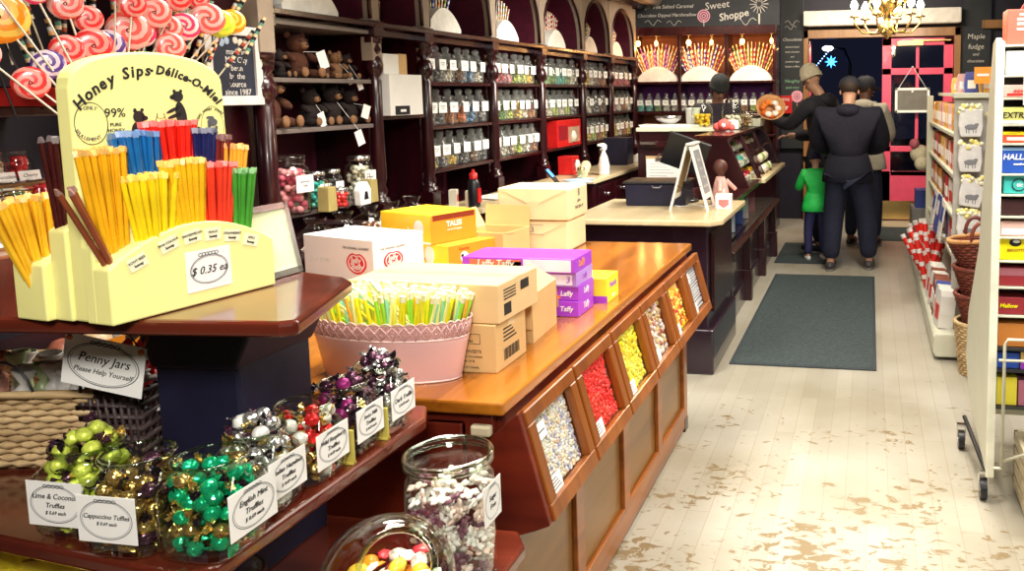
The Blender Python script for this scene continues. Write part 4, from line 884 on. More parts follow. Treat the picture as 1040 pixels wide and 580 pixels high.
for k in range(14):
    x = rr.uniform(-.02, .15); s = inst('straw', SM[rr.choice(['yellow', 'pale green', 'lime green', 'pale yellow'])])
    s.matrix_world = Matrix.Translation((-1.185 + x, 1.93 - .04, .985)) @ Matrix.Rotation(-.85 + rr.uniform(-.2, .2), 4, 'Y') @ Matrix.Rotation(.05, 4, 'X')
    tag(s, 'leaning straw lying slanted over the others in the tub', 'straw', 'slanted straws in the pink tub')

# ================================================================ SECOND COUNTER
c2 = thing('service_counter', 'dark service counter with a cream worktop beyond the candy counter', 'counter', (0, 0, 0))
MB().prism([(-1.70, 4.58), (-.86, 4.58), (-.80, 4.66), (-.80, 5.52), (-1.70, 5.52)], .868, .90, 'z').build('worktop', [MAPLE], c2, .008, 3)
MB().box(-1.68, -.90, 4.70, 5.50, .0, .868).build('counter_body', [pm('dark_plum_lacquer', (.022, .010, .020), .25, var=.2, coat=.5)], c2, .006)
q = MB(); q.box(-1.68, -.865, 4.66, 5.50, 0, .26); q.build('plinth', [pm('dark_plum_lacquer', (.022, .010, .020), .25, var=.2, coat=.5)], c2, .010)
q = MB(); q.box(-.90, -.872, 4.78, 5.40, .34, .80); q.build('side_panel', [MAHOG], c2, .006)
PLM = pm('dark_plum_lacquer', (.022, .010, .020))
dc = thing('display_case', 'dark display case with slanted glass front along the aisle', 'display case', (0, 0, 0))
DY0, DY1 = 5.54, 8.45; DU = 6.2; CXL = -1.28
MB().box(CXL, -1.02, DU, DY1, 1.262, 1.29).build('top_board', [MAHOGY], dc, .005)
MB().box(CXL, CXL + .02, DY0, DY1, 0, .87).build('rear_board', [MAHOG], dc)
for k, y in enumerate((DU, 6.9, 7.65, DY1 - .04)):
    MB().prism([(CXL, .905), (-.87, .905), (-1.03, 1.262), (CXL, 1.262)] if k in (0, 3) else [(-.90, .9), (-.865, .9), (-1.03, 1.262), (-1.065, 1.262)], y, y + .04, 'y').build('end_frame', [MAHOG], dc, .003)
mb = MB(); mb.add([(-.885, DU + .04, .905), (-.885, DY1 - .04, .905), (-1.04, DY1 - .04, 1.26), (-1.04, DU + .04, 1.26)], [(0, 1, 2, 3)]); mb.build('slanted_glass', [GLASSP], dc)
for z, x in ((1.02, -1.0), (1.14, -1.07)): MB().box(CXL + .02, x, DU + .05, DY1 - .05, z - .006, z).build('glass_shelf', [pm('shelf_glass_edge', (.35, .42, .42), .15, coat=.5)], dc)
MB().box(CXL, -.83, 6.85, DY1 + .05, .872, .905).build('ledge', [MAPLE], dc, .004)
MB().box(CXL, -.86, DY0, 6.85, .872, .905).build('ledge', [MAHOGY], dc, .004)
MB().box(CXL + .02, -.95, DY0, DY1, .56, .58).build('lower_deck', [MAHOGY], dc)
mb = MB(); mb.box(-.90, -.895, DY0 + .1, DY1 - .05, .58, .87); mb.build('lower_glass', [GLASSP], dc)
MB().prism([(-.95, .53), (-.878, .53), (-.874, .54), (-.92, .560), (-.95, .560)], DY0 - .0, DY1, 'y').build('lower_rail', [MAHOGY], dc, .003)
MB().box(-1.26, -.955, DY0 + .05, DY1 - .02, .0, .50).build('base_cabinet', [PLM], dc, .004)
for y in (DY0, 6.45, 7.35, 8.25):
    MB().box(-.955, -.900, y, y + .06, 0, .52).build('post', [MAHOG], dc, .004); MB().box(-.955, -.888, y - .012, y + .072, .0, .24).build('post_foot', [MAHOG], dc, .004)
MB().box(-.955, -.935, DY0 + .08, DY1 - .1, 0, .16).build('kick_board', [PLM], dc, .003)
# sweets trays inside the case
rr = random.Random(9); cols_ = ['green', 'pale', 'brown', 'pink', 'lime', 'brown', 'red', 'pale', 'teal', 'yellow']
nt_ = 0
for z, x in ((.908, -1.03), (1.022, -1.09), (1.142, -1.16)):
    for k in range(7):
        y = DU + .22 + k * .30; c = cols_[(k * 3 + int(z * 100)) % 10]
        t = thing('candy_tray', 'small tray of %s sweets, %s along the %s deck of the display case' % (c, ORD[k], {.908: 'lowest', 1.022: 'middle', 1.142: 'upper'}[z]), 'tray', (x, y, z), 0, 'trays in the display case')
        mb = MB(); mb.box(-.08, .08, -.11, .11, 0, .008); mb.box(-.08, .08, -.11, -.10, .008, .03); mb.box(-.08, .08, .10, .11, .008, .03); mb.box(.07, .08, -.10, .10, .008, .03); mb.box(-.08, -.07, -.10, .10, .008, .03); mb.build('tray_body', [WHITEM], t)
        o = inst('sweets', contents(c, .072, .045, 44, .014)); o.location = (x, y, z + .008); tag(o, 'heap of sweets on the ' + t['label'], 'sweets', None, 'stuff')
for k, (y, c, m_) in enumerate(((5.75, (.03, .42, .10), 'green'), (5.95, (.05, .10, .5), 'blue'), (6.2, (.65, .75, .85), 'pale blue'), (6.6, (.03, .1, .4), 'navy'), (6.9, (.7, .7, .72), 'white'), (7.3, (.4, .05, .1), 'dark red'))):
    g = thing('gift_bag', '%s gift bag behind the low glass of the display case' % m_, 'bag', (-1.02, y, .582), .2)
    MB().prism([(-.07, 0), (.07, 0), (.06, .17), (-.06, .17)], -.04, .04, 'x').build('bag_body', [pm('bag_' + m_.replace(' ', '_'), c, .4)], g, .006); MB().tube([(.0, -.03, .17), (0, -.02, .22), (0, .02, .22), (0, .03, .17)], .003, 5).build('handle', [WHITE], g)

# things on the service counter
af = thing('a_frame_sign', 'white A-frame table sign standing on the service counter', 'sign', (-1.06, 4.98, .90))
def panel(x0, x1, nm, face):
    M = fr((x0, 0, 0), (0, 1, 0), (x1 - x0, 0, .40)); W_ = .25; H_ = .40; t = .012; mb = MB()
    mb.box(0, .03, 0, H_, -t, 0); mb.box(W_ - .03, W_, 0, H_, -t, 0); mb.box(.03, W_ - .03, .07, .10, -t, 0); mb.box(.03, W_ - .03, H_ - .03, H_, -t, 0)
    o = inst(nm, mb.mesh(nm, [WHITE]), af, M); MB().box(.028, W_ - .028, .10, H_ - .03, -t + .002, -.003).build('slate', [face], o); return o
p1 = panel(.115, .008, 'front_panel', pm('grey_board', (.30, .30, .32), .5)); p2 = panel(-.115, -.008, 'rear_panel', pm('tan_board', (.32, .22, .10), .5))
for k, l in enumerate(('please', 'ask us', 'for help', 'with fudge')): txt(l, .034, Matrix.Translation((.125, .31 - k * .055, .001)), CHALK, p1)
MB().tube([(-.075, .0, .15), (0, 0, .12), (.075, 0, .15)], .002, 5).build('chain', [BLACK], af); MB().box(-.02, .02, .0, .25, .392, .405).build('hinge_cap', [WHITE], af, .003)
b = thing('storage_crate', 'black plastic crate with a lid at the back of the service counter', 'crate', (-1.32, 5.30, .90), .03)
MB().prism([(-.19, 0), (.19, 0), (.20, .14), (-.20, .14)], -.13, .13, 'y').build('crate_body', [pm('navy_black_plastic', (.010, .012, .04), .35)], b, .006); MB().box(-.21, .21, -.14, .14, .14, .155).build('lid', [BLACK], b, .005)
mb = MB(); mb.tube([(-.02, -.14, .13), (-.01, -.155, .12), (.03, -.155, .12), (.04, -.14, .13)], .005, 5); mb.build('handle', [pm('grey_plastic', (.2, .2, .22), .4)], b)
m = thing('monitor', 'black till monitor tilted with its back to the shop', 'monitor', (-1.18, 5.42, .90), .2)
MB().box(-.14, .14, -.012, .012, -.10, .13, 0, T(0, 0, .30, 0, math.radians(20), .35)).build('screen_case', [BLACK], m, .005); MB().cyl((0, 0, .0), (0, 0, .28), .02, n=10).build('stand', [BLACK], m); MB().lathe([(0, 0), (.09, 0), (.085, .015), (0, .02)], n=18).build('base', [BLACK], m)
d = thing('doll', 'small doll with dark round head in pink clothes by the A-frame sign', 'doll', (-.93, 5.32, .90), -.5)
MB().ell((0, 0, .235), (.048, .05, .05), 14, 9).ell((.01, 0, .19), (.02, .02, .02), 8, 5).build('head', [pm('dark_brown_head', (.10, .03, .02), .5)], d)
mb = MB(); mb.lathe([(.065, .0), (.06, .05), (.045, .12), (.028, .175), (0, .18)], n=16); mb.cyl((.02, .03, .15), (.06, .08, .09), .016, .012, 8); mb.cyl((.02, -.03, .15), (.06, -.08, .09), .016, .012, 8); mb.build('dress', [pm('pink_dress', (.80, .45, .40), .6)], d)
g = thing('treat_box', 'small white and red printed box at the counter end', 'box', (-.87, 5.10, .90), .1); MB().box(-.05, .05, -.045, .045, 0, .09).build('carton', [WHITE], g, .004); MB().prism([(-.03, .03), (0, .01), (.03, .03), (.03, .06), (-.03, .06)], -.0462, -.045, 'y').build('red_print', [pm('faded_red', (.7, .2, .2), .5)], g); MB().tube([(0, -.03, .09), (0, -.02, .12), (0, .02, .12), (0, .03, .09)], .003, 5).build('handle', [WHITE], g)
g = thing('cable', 'white cable lying behind the A-frame sign', 'cable', (-1.1, 5.15, .905)); MB().tube([(-.12, .05, 0), (-.05, -.02, .0), (.03, .06, .0), (.10, .0, .0), (.16, .06, .0)], .004, 5).build('wire', [WHITE], g)

# return counter with clipboard, scale and jars
rc = thing('return_counter', 'dark return counter facing the shop with a clipboard on its front', 'counter', (0, 0, 0))
MB().box(-2.06, -1.30, 7.42, 8.0, 1.265, 1.30).build('top_board', [CREAM], rc, .005)
MB().box(-2.04, -1.32, 7.45, 7.98, 0, 1.265).build('cabinet_body', [MAHOG], rc, .004); MB().box(-2.04, -1.30, 7.40, 7.45, .0, 1.18).build('front_panel', [MAHOG], rc, .004)
MB().box(-2.06, -1.28, 7.36, 7.46, 1.13, 1.155).build('ledge', [MAHOGY], rc, .003)
mb = MB(); mb.box(-2.0, -1.86, 7.33, 7.42, 1.156, 1.18); mb.build('paper_tray', [CHROME], rc)
cb = thing('clipboard', 'clipboard of white papers hanging on the dark return counter', 'clipboard', (-1.81, 7.385, .78))
MB().box(-.155, .155, 0, .008, 0, .27).build('board', [WICK], cb, .002); MB().box(-.148, .148, -.006, 0, .0, .245).build('paper', [PAPER], cb)
mb = MB(); mb.box(-.06, .06, -.018, -.006, .232, .262); mb.tube([(-.04, -.012, .262), (-.03, -.014, .29), (.03, -.014, .29), (.04, -.012, .262)], .005, 6); mb.build('clip', [CHROME], cb)
mb = MB()
for k in range(7): mb.box(-.12, .10 - (k % 3) * .03, -.0068, -.006, .04 + k * .026, .043 + k * .026)
mb.build('print_line', [INKG], cb)
zt = 1.30
g = thing('tray', 'white tray lying on the return counter under the bowl', 'tray', (-1.75, 7.60, zt)); MB().prism([(-.28, 0), (.28, 0), (.30, .025), (-.30, .025)], -.14, .14, 'y').build('tray_body', [WHITE], g, .005)
g = thing('steel_bowl', 'shallow steel bowl on the white tray at the far counter', 'bowl', (-1.80, 7.60, zt + .026)); MB().lathe([(0, .0), (.05, .0), (.11, .04), (.13, .075), (.124, .075), (.10, .042), (.05, .008), (0, .008)], n=28).build('bowl_body', [CHROME], g)
g = thing('plastic_tub', 'white plastic tub between the bowl and the yellow sweets jar', 'tub', (-1.58, 7.62, zt + .026)); MB().lathe([(0, 0), (.058, 0), (.066, .13)], n=22, caps=(0, 0)).build('tub_body', [WHITE], g); MB().lathe([(.07, .13), (.07, .145), (0, .147)], n=22).build('lid', [PAPER], g)
def big_jar(label, x, y, z, r, h, c, fill, lid=True):
    g = thing('glass_jar', label, 'jar', (x, y, z)); MB().lathe([(0, .003), (r * .85, .003), (r, .02), (r * 1.03, h * .5), (r * .95, h * .75), (r * .7, h * .85), (r * .72, h * .88)], n=22).build('glass_body', [GLASSJ], g)
    if lid: MB().lathe([(r * .78, h * .88), (r * .7, h * .94), (r * .2, h * .97), (r * .16, h), (0, h * 1.02)], n=18).build('lid', [GLASSJ], g)
    o = inst('sweets', pieces_mesh('sweets', swm(c), int(90 * fill), r * .92, h * .8 * fill, .02, int(x * -100))); o.location = (x, y, z + .002); tag(o, 'sweets inside the ' + label, 'sweets', None, 'stuff')
big_jar('round glass jar of yellow sweets on the far counter', -1.47, 7.50, zt, .095, .24, 'yellow', .6)
big_jar('large glass jar with price card in front of the shop worker', -1.17, 7.35, 1.29, .095, .27, 'pale', .55)
big_jar('glass jar of brown sweets right of the price card jar', -1.09, 7.60, 1.29, .06, .18, 'brown', .8)
g = thing('price_card', 'small white price card leaning on the large far jar', 'card', (-1.16, 7.20, 1.291)); card(g, fr((0, 0, .045), (1, 0, 0), (0, .15, 1)), .12, .075, ['SALE', '2.99'], [.022, .03], oval=False, shear=0, ink=INK)
g = thing('plush_toy', 'small red plush flower on top of the display case', 'plush toy', (-1.17, 6.9, 1.291)); MB().ell((0, 0, .05), (.06, .05, .05), 12, 8).ell((.06, 0, .03), (.03, .03, .03), 8, 6).ell((-.06, 0, .035), (.035, .03, .035), 8, 6).ell((0, -.04, .05), (.02, .015, .02), 8, 5, 1).build('body', [pm('coral_plush', (.75, .10, .09), .8), WHITE], g)
g = thing('scale', 'white digital shop scale near the end of the display case', 'scale', (-1.15, 7.95, 1.291), .0)
MB().prism([(-.16, 0), (.16, 0), (.16, .07), (-.10, .09), (-.16, .05)], -.14, .14, 'y').build('scale_body', [WHITEM], g, .010); MB().box(-.15, .15, -.12, .13, .10, .115).build('pan', [CHROME], g, .003); MB().cyl((0, 0, .08), (0, 0, .10), .03, n=10).build('pan_support', [BLACK], g); MB().box(-.10, .06, -.142, -.14, .02, .055).build('display', [BLACK], g)
g = thing('steel_bowl', 'steel bowl of sweets behind the digital scale', 'bowl', (-1.15, 8.3, 1.291)); MB().lathe([(0, .0), (.05, .0), (.10, .05), (.12, .10), (.112, .10), (.09, .05), (0, .008)], n=24).build('bowl_body', [CHROME], g)
g = thing('receipt_roll', 'white upright receipt box at the end of the display case', 'box', (-1.05, 8.35, 1.291)); MB().box(-.03, .03, -.03, .03, 0, .14).build('casing', [WHITE], g, .006); MB().box(-.02, .02, -.032, -.03, .03, .05).build('slot', [BLACK], g)
# red alarm box on the chalkboard
g = thing('fire_alarm', 'red fire alarm pull box on the narrow chalkboard', 'alarm', (-1.03, 10.74, 1.34)); MB().box(-.07, .07, -.05, 0, 0, .22).build('alarm_body', [RED], g, .006); txt('FIRE', .05, FRONT(0, -.051, .17), WHITE, g); MB().prism([(-.03, .09), (.03, .09), (0, .04)], -.056, -.05, 'y').build('pull_handle', [WHITE], g)
g = thing('chalk_drawing', 'pink chalk lollipop drawn on the narrow chalkboard', 'drawing', (-.90, 10.755, 1.40)); mb = MB(); 
for rr_ in (.02, .045, .065): ring_line(mb, FRONT(0, -.002, .15), rr_, rr_, .010, 16)
mb.cyl((0, -.002, .09), (0, -.002, 0), .004, n=5); mb.build('chalk_mark', [CHALKP], g)
# tilted basket of bread-like orange sweets
g = thing('wicker_basket', 'tilted round orange wicker basket of sweet packs at the case end', 'basket', (-.93, 8.05, 1.33), 0)
Mb = T(0, 0, .09, 0, math.radians(55), math.radians(20)); mb = MB(); mb.lathe([(0, 0), (.09, 0), (.11, .03), (.14, .09), (.13, .09), (.10, .03), (0, .01)], n=26, M=Mb); mb.build('basket_bowl', [wood('wicker_orange', (.40, .16, .05), (.75, .40, .16), 'x', .6, 30, 0)], g)
mb = MB()
for k in range(12): mb.ell((.07 * math.cos(k * 2.4), .07 * math.sin(k * 2.4), .05 + .01 * (k % 3)), (.035, .03, .02), 8, 5, k % 3, Mb)
o = mb.build('sweet_pack', swm('orange') + [PAPER], g); o['kind'] = 'stuff'
g = thing('card_rack', 'slanted clear rack of sweets below the orange basket', 'rack', (-.97, 7.55, .91))
mb = MB()
for k in range(3): mb.prism([(0, 0), (.09, 0), (-.04, .26), (-.07, .26)], -.30 + k * .22, -.285 + k * .22, 'y')
mb.build('rack_frame', [MAHOG], g); mb = MB()
for k in range(8): mb.ell((.07 - .03 * (k // 4), -.24 + .12 * (k % 4), .04 + .09 * (k // 4)), (.03, .045, .04), 8, 5, k % 3)
o = mb.build('sweet_pack', swm('pale') + swm('green')[:1], g); o['kind'] = 'stuff'

# ================================================================ FOREGROUND DISPLAY STAND
TZ, JZ, LZ = 1.26, .92, .64
ds = thing('display_stand', 'tiered dark red wooden display stand in the near left foreground', 'display stand', (0, 0, 0))
MB().prism([(-1.85, 1.085), (-1.36, 1.095), (-.885, 1.135), (-.862, 1.150), (-.950, 1.425), (-.985, 1.455), (-1.16, 1.51), (-1.85, 1.60)], TZ - .026, TZ, 'z').build('top_shelf', [SHELFW], ds, .008, 3)
MB().prism([(-1.85, 1.10), (-1.36, 1.055), (-.965, 1.005), (-.935, 1.035), (-.925, 1.62), (-.96, 1.69), (-1.85, 1.69)], JZ - .028, JZ, 'z').build('middle_shelf', [SHELFW], ds, .008, 3)
MB().prism([(-1.85, .80), (-.85, .80), (-.72, .92), (-.72, 1.64), (-.76, 1.70), (-1.85, 1.70)], LZ - .03, LZ, 'z').build('lower_shelf', [SHELFW], ds, .008, 3)
c = MB(); c.box(-1.27, -1.10, 1.30, 1.50, JZ, TZ - .026); c.prism([(-1.31, TZ - .026), (-1.27, TZ - .14), (-1.10, TZ - .14), (-1.04, TZ - .026)], 1.29, 1.51, 'y'); c.build('pedestal', [NAVY], ds, .006)
c = MB(); c.box(-1.75, -1.20, 1.25, 1.66, LZ, JZ - .028); c.build('middle_riser', [NAVY], ds, .004)
MB().box(-1.80, -1.0, 1.0, 1.66, 0, LZ - .03).build('base_block', [NAVY], ds, .006)

# ---- truffle jars
def foil(name, c, rough=.22, metal=.85):
    return pm(name, c, rough, metal, var=.35, scale=40, bump=.9)
FGOLD = foil('gold_foil', (.80, .55, .18)); FBLK = foil('black_foil', (.03, .02, .03), .2, .6)
FO = {'lime': foil('lime_foil', (.62, .72, .10), .35, .25), 'gold': foil('gold_brown_foil', (.62, .42, .14)), 'green': foil('emerald_foil', (.01, .48, .22), .2, .55), 'silver': foil('silver_foil', (.80, .80, .80)), 'red': foil('red_foil', (.72, .02, .02), .25, .5),
      'purple': foil('purple_foil', (.35, .03, .20), .25, .5), 'dark': foil('dark_foil', (.10, .04, .07), .2, .7), 'pearl': foil('pearl_wrap', (.85, .78, .72), .35, .1), 'amber': foil('amber_wrap', (.60, .42, .08), .3, .3)}
def truffle_mesh(name, body, tail, seed, L=1.0):
    rr = random.Random(seed); mb = MB(); mb.ell((0, 0, 0), (.0145, .0125, .012), 8, 6, 0)
    for s in (-1, 1):
        v = [(s * .013, 0, 0)]; f = []; n = 7
        for k in range(n + 1): a = -1.0 + 2.0 * k / n; v.append((s * (.013 + .014 * L * math.cos(a * .8)), .014 * math.sin(a) * L, rr.uniform(-.005, .005)))
        v2 = [(x, y, z + .0008) for x, y, z in v]; q = len(v)
        for k in range(n): f.append((0, k + 1, k + 2)); f.append((q, q + k + 2, q + k + 1)); f.append((k + 1, q + k + 1, q + k + 2, k + 2))
        mb.add(v + v2, f, 1)
    return mb.mesh(name, [body, tail])
def truffle_jar(label, x, y, r, h, kinds, count, heap, lines, sizes, face, cname, rim=1, lab=None, ox=0):
    j = thing('glass_jar', label, 'jar', (x, y, JZ + .001))
    e = 4.5
    MB().lathe([(0, .003), (r * .90, .003, 4), (r * .97, .010, e), (r, .022, e), (r, h * .66, e), (r * .96, h * .74, 4), (r * .86, h * .82, 2.6), (r * .80, h * .88, 2), (r * .80, h * .95, 2), (r * .84, h * .97, 2), (r * .85, h, 2), (r * .80, h * 1.005, 2), (r * .77, h * .98, 2), (r * .76, h * .90, 2)], n=36).build('glass_body', [GLASSJ], j)
    mb = MB(); mb.tube([(r * .82 * math.cos(a), r * .82 * math.sin(a), h * .995) for a in [k * PI / 18 for k in range(36)]], .0028, 6, closed=True); mb.build('glass_rim', [glass('rim_glass', (.75, .82, .72), 1, .5)], j)
    w_ = r * 1.62; hh = r * 1.15
    M = SIDE(r * 1.015, ox, h * .46) if face == 's' else FRONT(ox, -r * 1.015, h * .46)
    if face == 's': M = M @ Matrix.Rotation(.0, 4, 'Z')
    card(j, M, w_, hh, lines, [s * r for s in sizes], name='label_card')
    rr = random.Random(int(x * 1000 + y * 777)); ms = kinds; count = int(count * 1.6); nL = max(1, count // 12); z = .020
    for k in range(count + heap):
        if k < count:
            L = k // 12; a = 2.399 * k + rr.uniform(-.2, .2); q = (r * .66) * (1 if k % 12 < 9 else .28); cc, ss = math.cos(a), math.sin(a); kk = 1 / (abs(cc) ** 4 + abs(ss) ** 4) ** .25 if k % 12 < 9 else 1
            p = (x + q * cc * min(kk, 1.12), y + q * ss * min(kk, 1.12), JZ + .018 + (h * .80 - .018) * (L + .5 * (k % 2) * .6) / nL)
        else:
            a = rr.random() * 2 * PI; i = k - count; q = r * .55 * (1 - .6 * i / max(1, heap)) ; p = (x + q * math.cos(a), y + q * math.sin(a), JZ + h * .86 + .016 + .03 * i / max(1, heap) * (1 if heap > 5 else .4))
        t = inst('wrapped_truffle', rr.choice(ms)); ang = math.atan2(p[1] - y, p[0] - x) + PI / 2 + rr.uniform(-.3, .3) if k < count else rr.random() * 6; t.matrix_world = Matrix.Translation(p) @ Matrix.Rotation(ang, 4, 'Z') @ Matrix.Rotation(rr.uniform(-.8, .8), 4, 'Y') @ Matrix.Rotation(rr.random() * 6, 4, 'X')
        tag(t, cname, 'truffle', cname)
tm = lambda a, b, s: truffle_mesh('wrapped_truffle', FO[a], b, s)
S_ = [.20, .20, .14]
truffle_jar('open square jar heaped with lime wrapped truffles, leftmost on the stand', -1.226, 1.115, .062, .135, [tm('lime', FBLK, 1), tm('lime', FGOLD, 2), tm('lime', FO['dark'], 3)], 36, 9, ['Lime & Coconut', 'Truffles', '$ 0.69 each'], [.195, .18, .13], 'f', 'lime green wrapped truffles in the leftmost square jar')
truffle_jar('open square jar labelled Cappuccino, second from the left on the stand', -1.098, 1.080, .062, .142, [tm('gold', FGOLD, 4), tm('gold', FBLK, 5), tm('dark', FGOLD, 6)], 32, 0, ['Cappuccino Tuffles', '$ 0.69 each'], [.165, .12], 'f', 'gold and brown wrapped truffles in the Cappuccino jar')
truffle_jar('open square jar of green foil truffles at the stand corner', -.977, 1.085, .062, .142, [tm('green', FBLK, 7), tm('green', FGOLD, 8), tm('green', FO['green'], 9), tm('gold', FGOLD, 10)], 36, 0, ['English Mint', 'Truffles', '$ 0.69 each'], S_, 's', 'green foil wrapped truffles in the corner jar', ox=.008)
truffle_jar('open square jar heaped with silver white truffles labelled Italian Hazelnut', -.998, 1.208, .056, .135, [tm('silver', FGOLD, 11), tm('silver', FBLK, 12), tm('pearl', FO['dark'], 13)], 36, 8, ['Italian Hazelnut', 'Truffles', '$ 0.69 each'], S_, 's', 'silver white wrapped truffles in the Hazelnut jar')
truffle_jar('open square jar of red foil truffles labelled Wild Raspberry', -.995, 1.325, .056, .135, [tm('red', FGOLD, 14), tm('gold', FBLK, 15), tm('pearl', FGOLD, 16)], 27, 0, ['Wild Raspberry', 'Truffles', '$ 0.69 each'], S_, 's', 'red foil wrapped truffles in the Raspberry jar')
truffle_jar('open square jar of purple and black truffles labelled Swiss Milk', -.993, 1.442, .054, .135, [tm('purple', FBLK, 17), tm('dark', FBLK, 18), tm('dark', FGOLD, 19)], 32, 4, ['Swiss Milk', 'Truffles', '$ 0.69 each'], S_, 's', 'purple and black wrapped truffles in the Swiss Milk jar')
truffle_jar('open square jar heaped with dark silver truffles, farthest on the stand', -.990, 1.555, .054, .135, [tm('dark', FO['silver'], 20), tm('silver', FBLK, 21), tm('dark', FBLK, 22)], 32, 9, ['Dark Truffle', '$ 0.69 each'], [.24, .15], 's', 'dark and silver wrapped truffles in the farthest square jar')
for y, lb in ((1.384, 'olive card divider between the Raspberry and Swiss Milk jars'), (1.499, 'olive card divider between the Swiss Milk and farthest jars')):
    g = thing('card_divider', lb, 'card', (-.948, y, JZ + .001)); MB().box(-.02, .010, -.0035, .0035, 0, .065).build('card_sheet', [pm('olive_gold_card', (.50, .42, .08), .5)], g, .001); MB().box(-.02, .010, -.006, .006, 0, .004).build('card_foot', [pm('olive_gold_card', (.50, .42, .08))], g)
# big round jar behind
g = thing('glass_jar', 'large round jar of green and purple ring sweets behind the truffle jars', 'jar', (-1.315, 1.585, JZ + .001))
MB().lathe([(0, .003), (.088, .003), (.096, .015), (.098, .145), (.094, .160), (.088, .168), (.088, .178), (.094, .182), (.094, .192), (.088, .196), (.084, .190), (.084, .170)], n=36).build('glass_body', [GLASSJ], g)
rr = random.Random(21); cs = [pm('olive_candy', (.45, .42, .05), .25, coat=.5), pm('plum_candy', (.16, .02, .05), .25, coat=.5), pm('gold_candy', (.55, .32, .04), .25, coat=.5)]
RM = [MB().tube([(.017 * math.cos(a), .017 * math.sin(a), 0) for a in [k * PI / 6 for k in range(12)]], .006, 6, closed=True).mesh('ring_sweet', [m_]) for m_ in cs]
for k in range(66):
    a = k * 2.4; L = k // 11; q = .070 * (1 if k % 11 < 8 else .3); o = inst('ring_sweet', rr.choice(RM)); o.matrix_world = Matrix.Translation((-1.315 + q * math.cos(a), 1.585 + q * math.sin(a), JZ + .028 + L * .025)) @ Matrix.Rotation(rr.random() * 6, 4, 'Z') @ Matrix.Rotation(rr.uniform(.6, 2.2), 4, 'X')
    tag(o, 'olive and plum ring sweets in the large round jar', 'ring sweet', 'ring sweets in the large round jar')
s_ = thing('tongs', 'clear serving tongs sticking out of the large round jar', 'tongs', (-1.30, 1.585, JZ + .13)); mb = MB(); mb.tube([(-.03, 0, 0), (.0, .01, .06), (.04, .02, .09)], .004, 6); mb.tube([(-.025, .02, 0), (-.01, .02, .06), (.05, .0, .085)], .004, 6); mb.build('tong_arms', [CHROME], s_)
# wicker basket with wrapped taffy
g = thing('wicker_basket', 'tan woven basket of wrapped sticks behind the Penny Jars card', 'basket', (-1.60, 1.375, JZ + .001), .22)
bw_, bd_, bh = .34, .24, .145; mb = MB(); mb.box(-bw_ / 2 + .008, bw_ / 2 - .008, -bd_ / 2 + .008, bd_ / 2 - .008, 0, .01)
nrow = 11; 
for rw in range(nrow):
    z = .008 + rw * (bh - .012) / nrow + .005; pts = []; per = []
    hw, hd = bw_ / 2 * (1 + .06 * rw / nrow), bd_ / 2 * (1 + .06 * rw / nrow); m_ = 18
    for k in range(m_): per.append((-hw + 2 * hw * k / m_, -hd, (0, -1)))
    for k in range(12): per.append((hw, -hd + 2 * hd * k / 12, (1, 0)))
    for k in range(m_): per.append((hw - 2 * hw * k / m_, hd, (0, 1)))
    for k in range(12): per.append((-hw, hd - 2 * hd * k / 12, (-1, 0)))
    for q, (x, y, nr) in enumerate(per): s = .0045 * (1 if (q + rw) % 2 else -1); pts.append((x + nr[0] * s, y + nr[1] * s, z))
    mb.tube(pts, .0068, 5, closed=True)
mb.build('woven_side', [WICK], g)
mb = MB(); mb.tube([(-bw_ / 2 - .012, -bd_ / 2 - .012, bh), (bw_ / 2 + .012, -bd_ / 2 - .012, bh), (bw_ / 2 + .012, bd_ / 2 + .012, bh), (-bw_ / 2 - .012, bd_ / 2 + .012, bh)], .009, 6, closed=True); mb.build('rim', [WICK], g)
MB().tube([(.02 + .06 * math.cos(a), -bd_ / 2 - .014, bh + .075 * math.sin(a) - .01) for a in [k * PI / 12 for k in range(13)]], .0025, 5).build('wire_handle', [BLACK], g)
CL = [pm('cellophane_white', (.80, .78, .74), .25, var=.15), pm('pink_print_wrap', (.72, .35, .30), .3, var=.5, scale=60), pm('green_wrap', (.45, .55, .30), .3)]
WS = []
for k, m_ in enumerate(CL):
    mb = MB(); mb.cyl((0, 0, 0), (0, 0, .12), .016, .016, 9); mb.lathe([(.016, .12), (.006, .135), (.024, .165), (.020, .168)], n=9); WS.append(mb.mesh('wrapped_stick', [m_]))
rr = random.Random(4)
for k in range(16):
    o = inst('wrapped_stick', WS[(0, 0, 1, 0, 2, 0)[k % 6]]); o.matrix_world = Matrix.Translation((-1.60, 1.375, JZ + .012)) @ Matrix.Rotation(.22, 4, 'Z') @ Matrix.Translation((-.13 + .036 * (k % 8), -.05 + .09 * (k // 8), 0)) @ Matrix.Rotation(rr.uniform(-.25, .25), 4, 'Y') @ Matrix.Rotation(rr.uniform(-.1, .1), 4, 'X')
    tag(o, 'cellophane wrapped nougat sticks in the tan basket', 'sweet', 'wrapped sticks in the tan woven basket')
g = thing('wire_basket', 'dark woven basket of red and white sweets right of the card', 'basket', (-1.385, 1.375, JZ + .001), .22)
mb = MB()
for rw in range(7): z = .01 + rw * .022; s = 1 + .04 * rw; mb.tube([(-.045 * s, -.07 * s, z), (.045 * s, -.07 * s, z), (.045 * s, .07 * s, z), (-.045 * s, .07 * s, z)], .007, 5, closed=True)
for k in range(8):
    for sy in (-1, 1): mb.tube([(-.04 + .0115 * k, sy * .07, 0), (-.048 + .0137 * k, sy * .086, .15)], .004, 5)
    for sx in (-1, 1): mb.tube([(sx * .045, -.065 + .0185 * k, 0), (sx * .056, -.08 + .023 * k, .15)], .004, 5)
mb.build('woven_side', [pm('dark_wicker', (.05, .03, .03), .5)], g); MB().box(-.045, .045, -.07, .07, 0, .01).build('bottom', [BLACK], g)
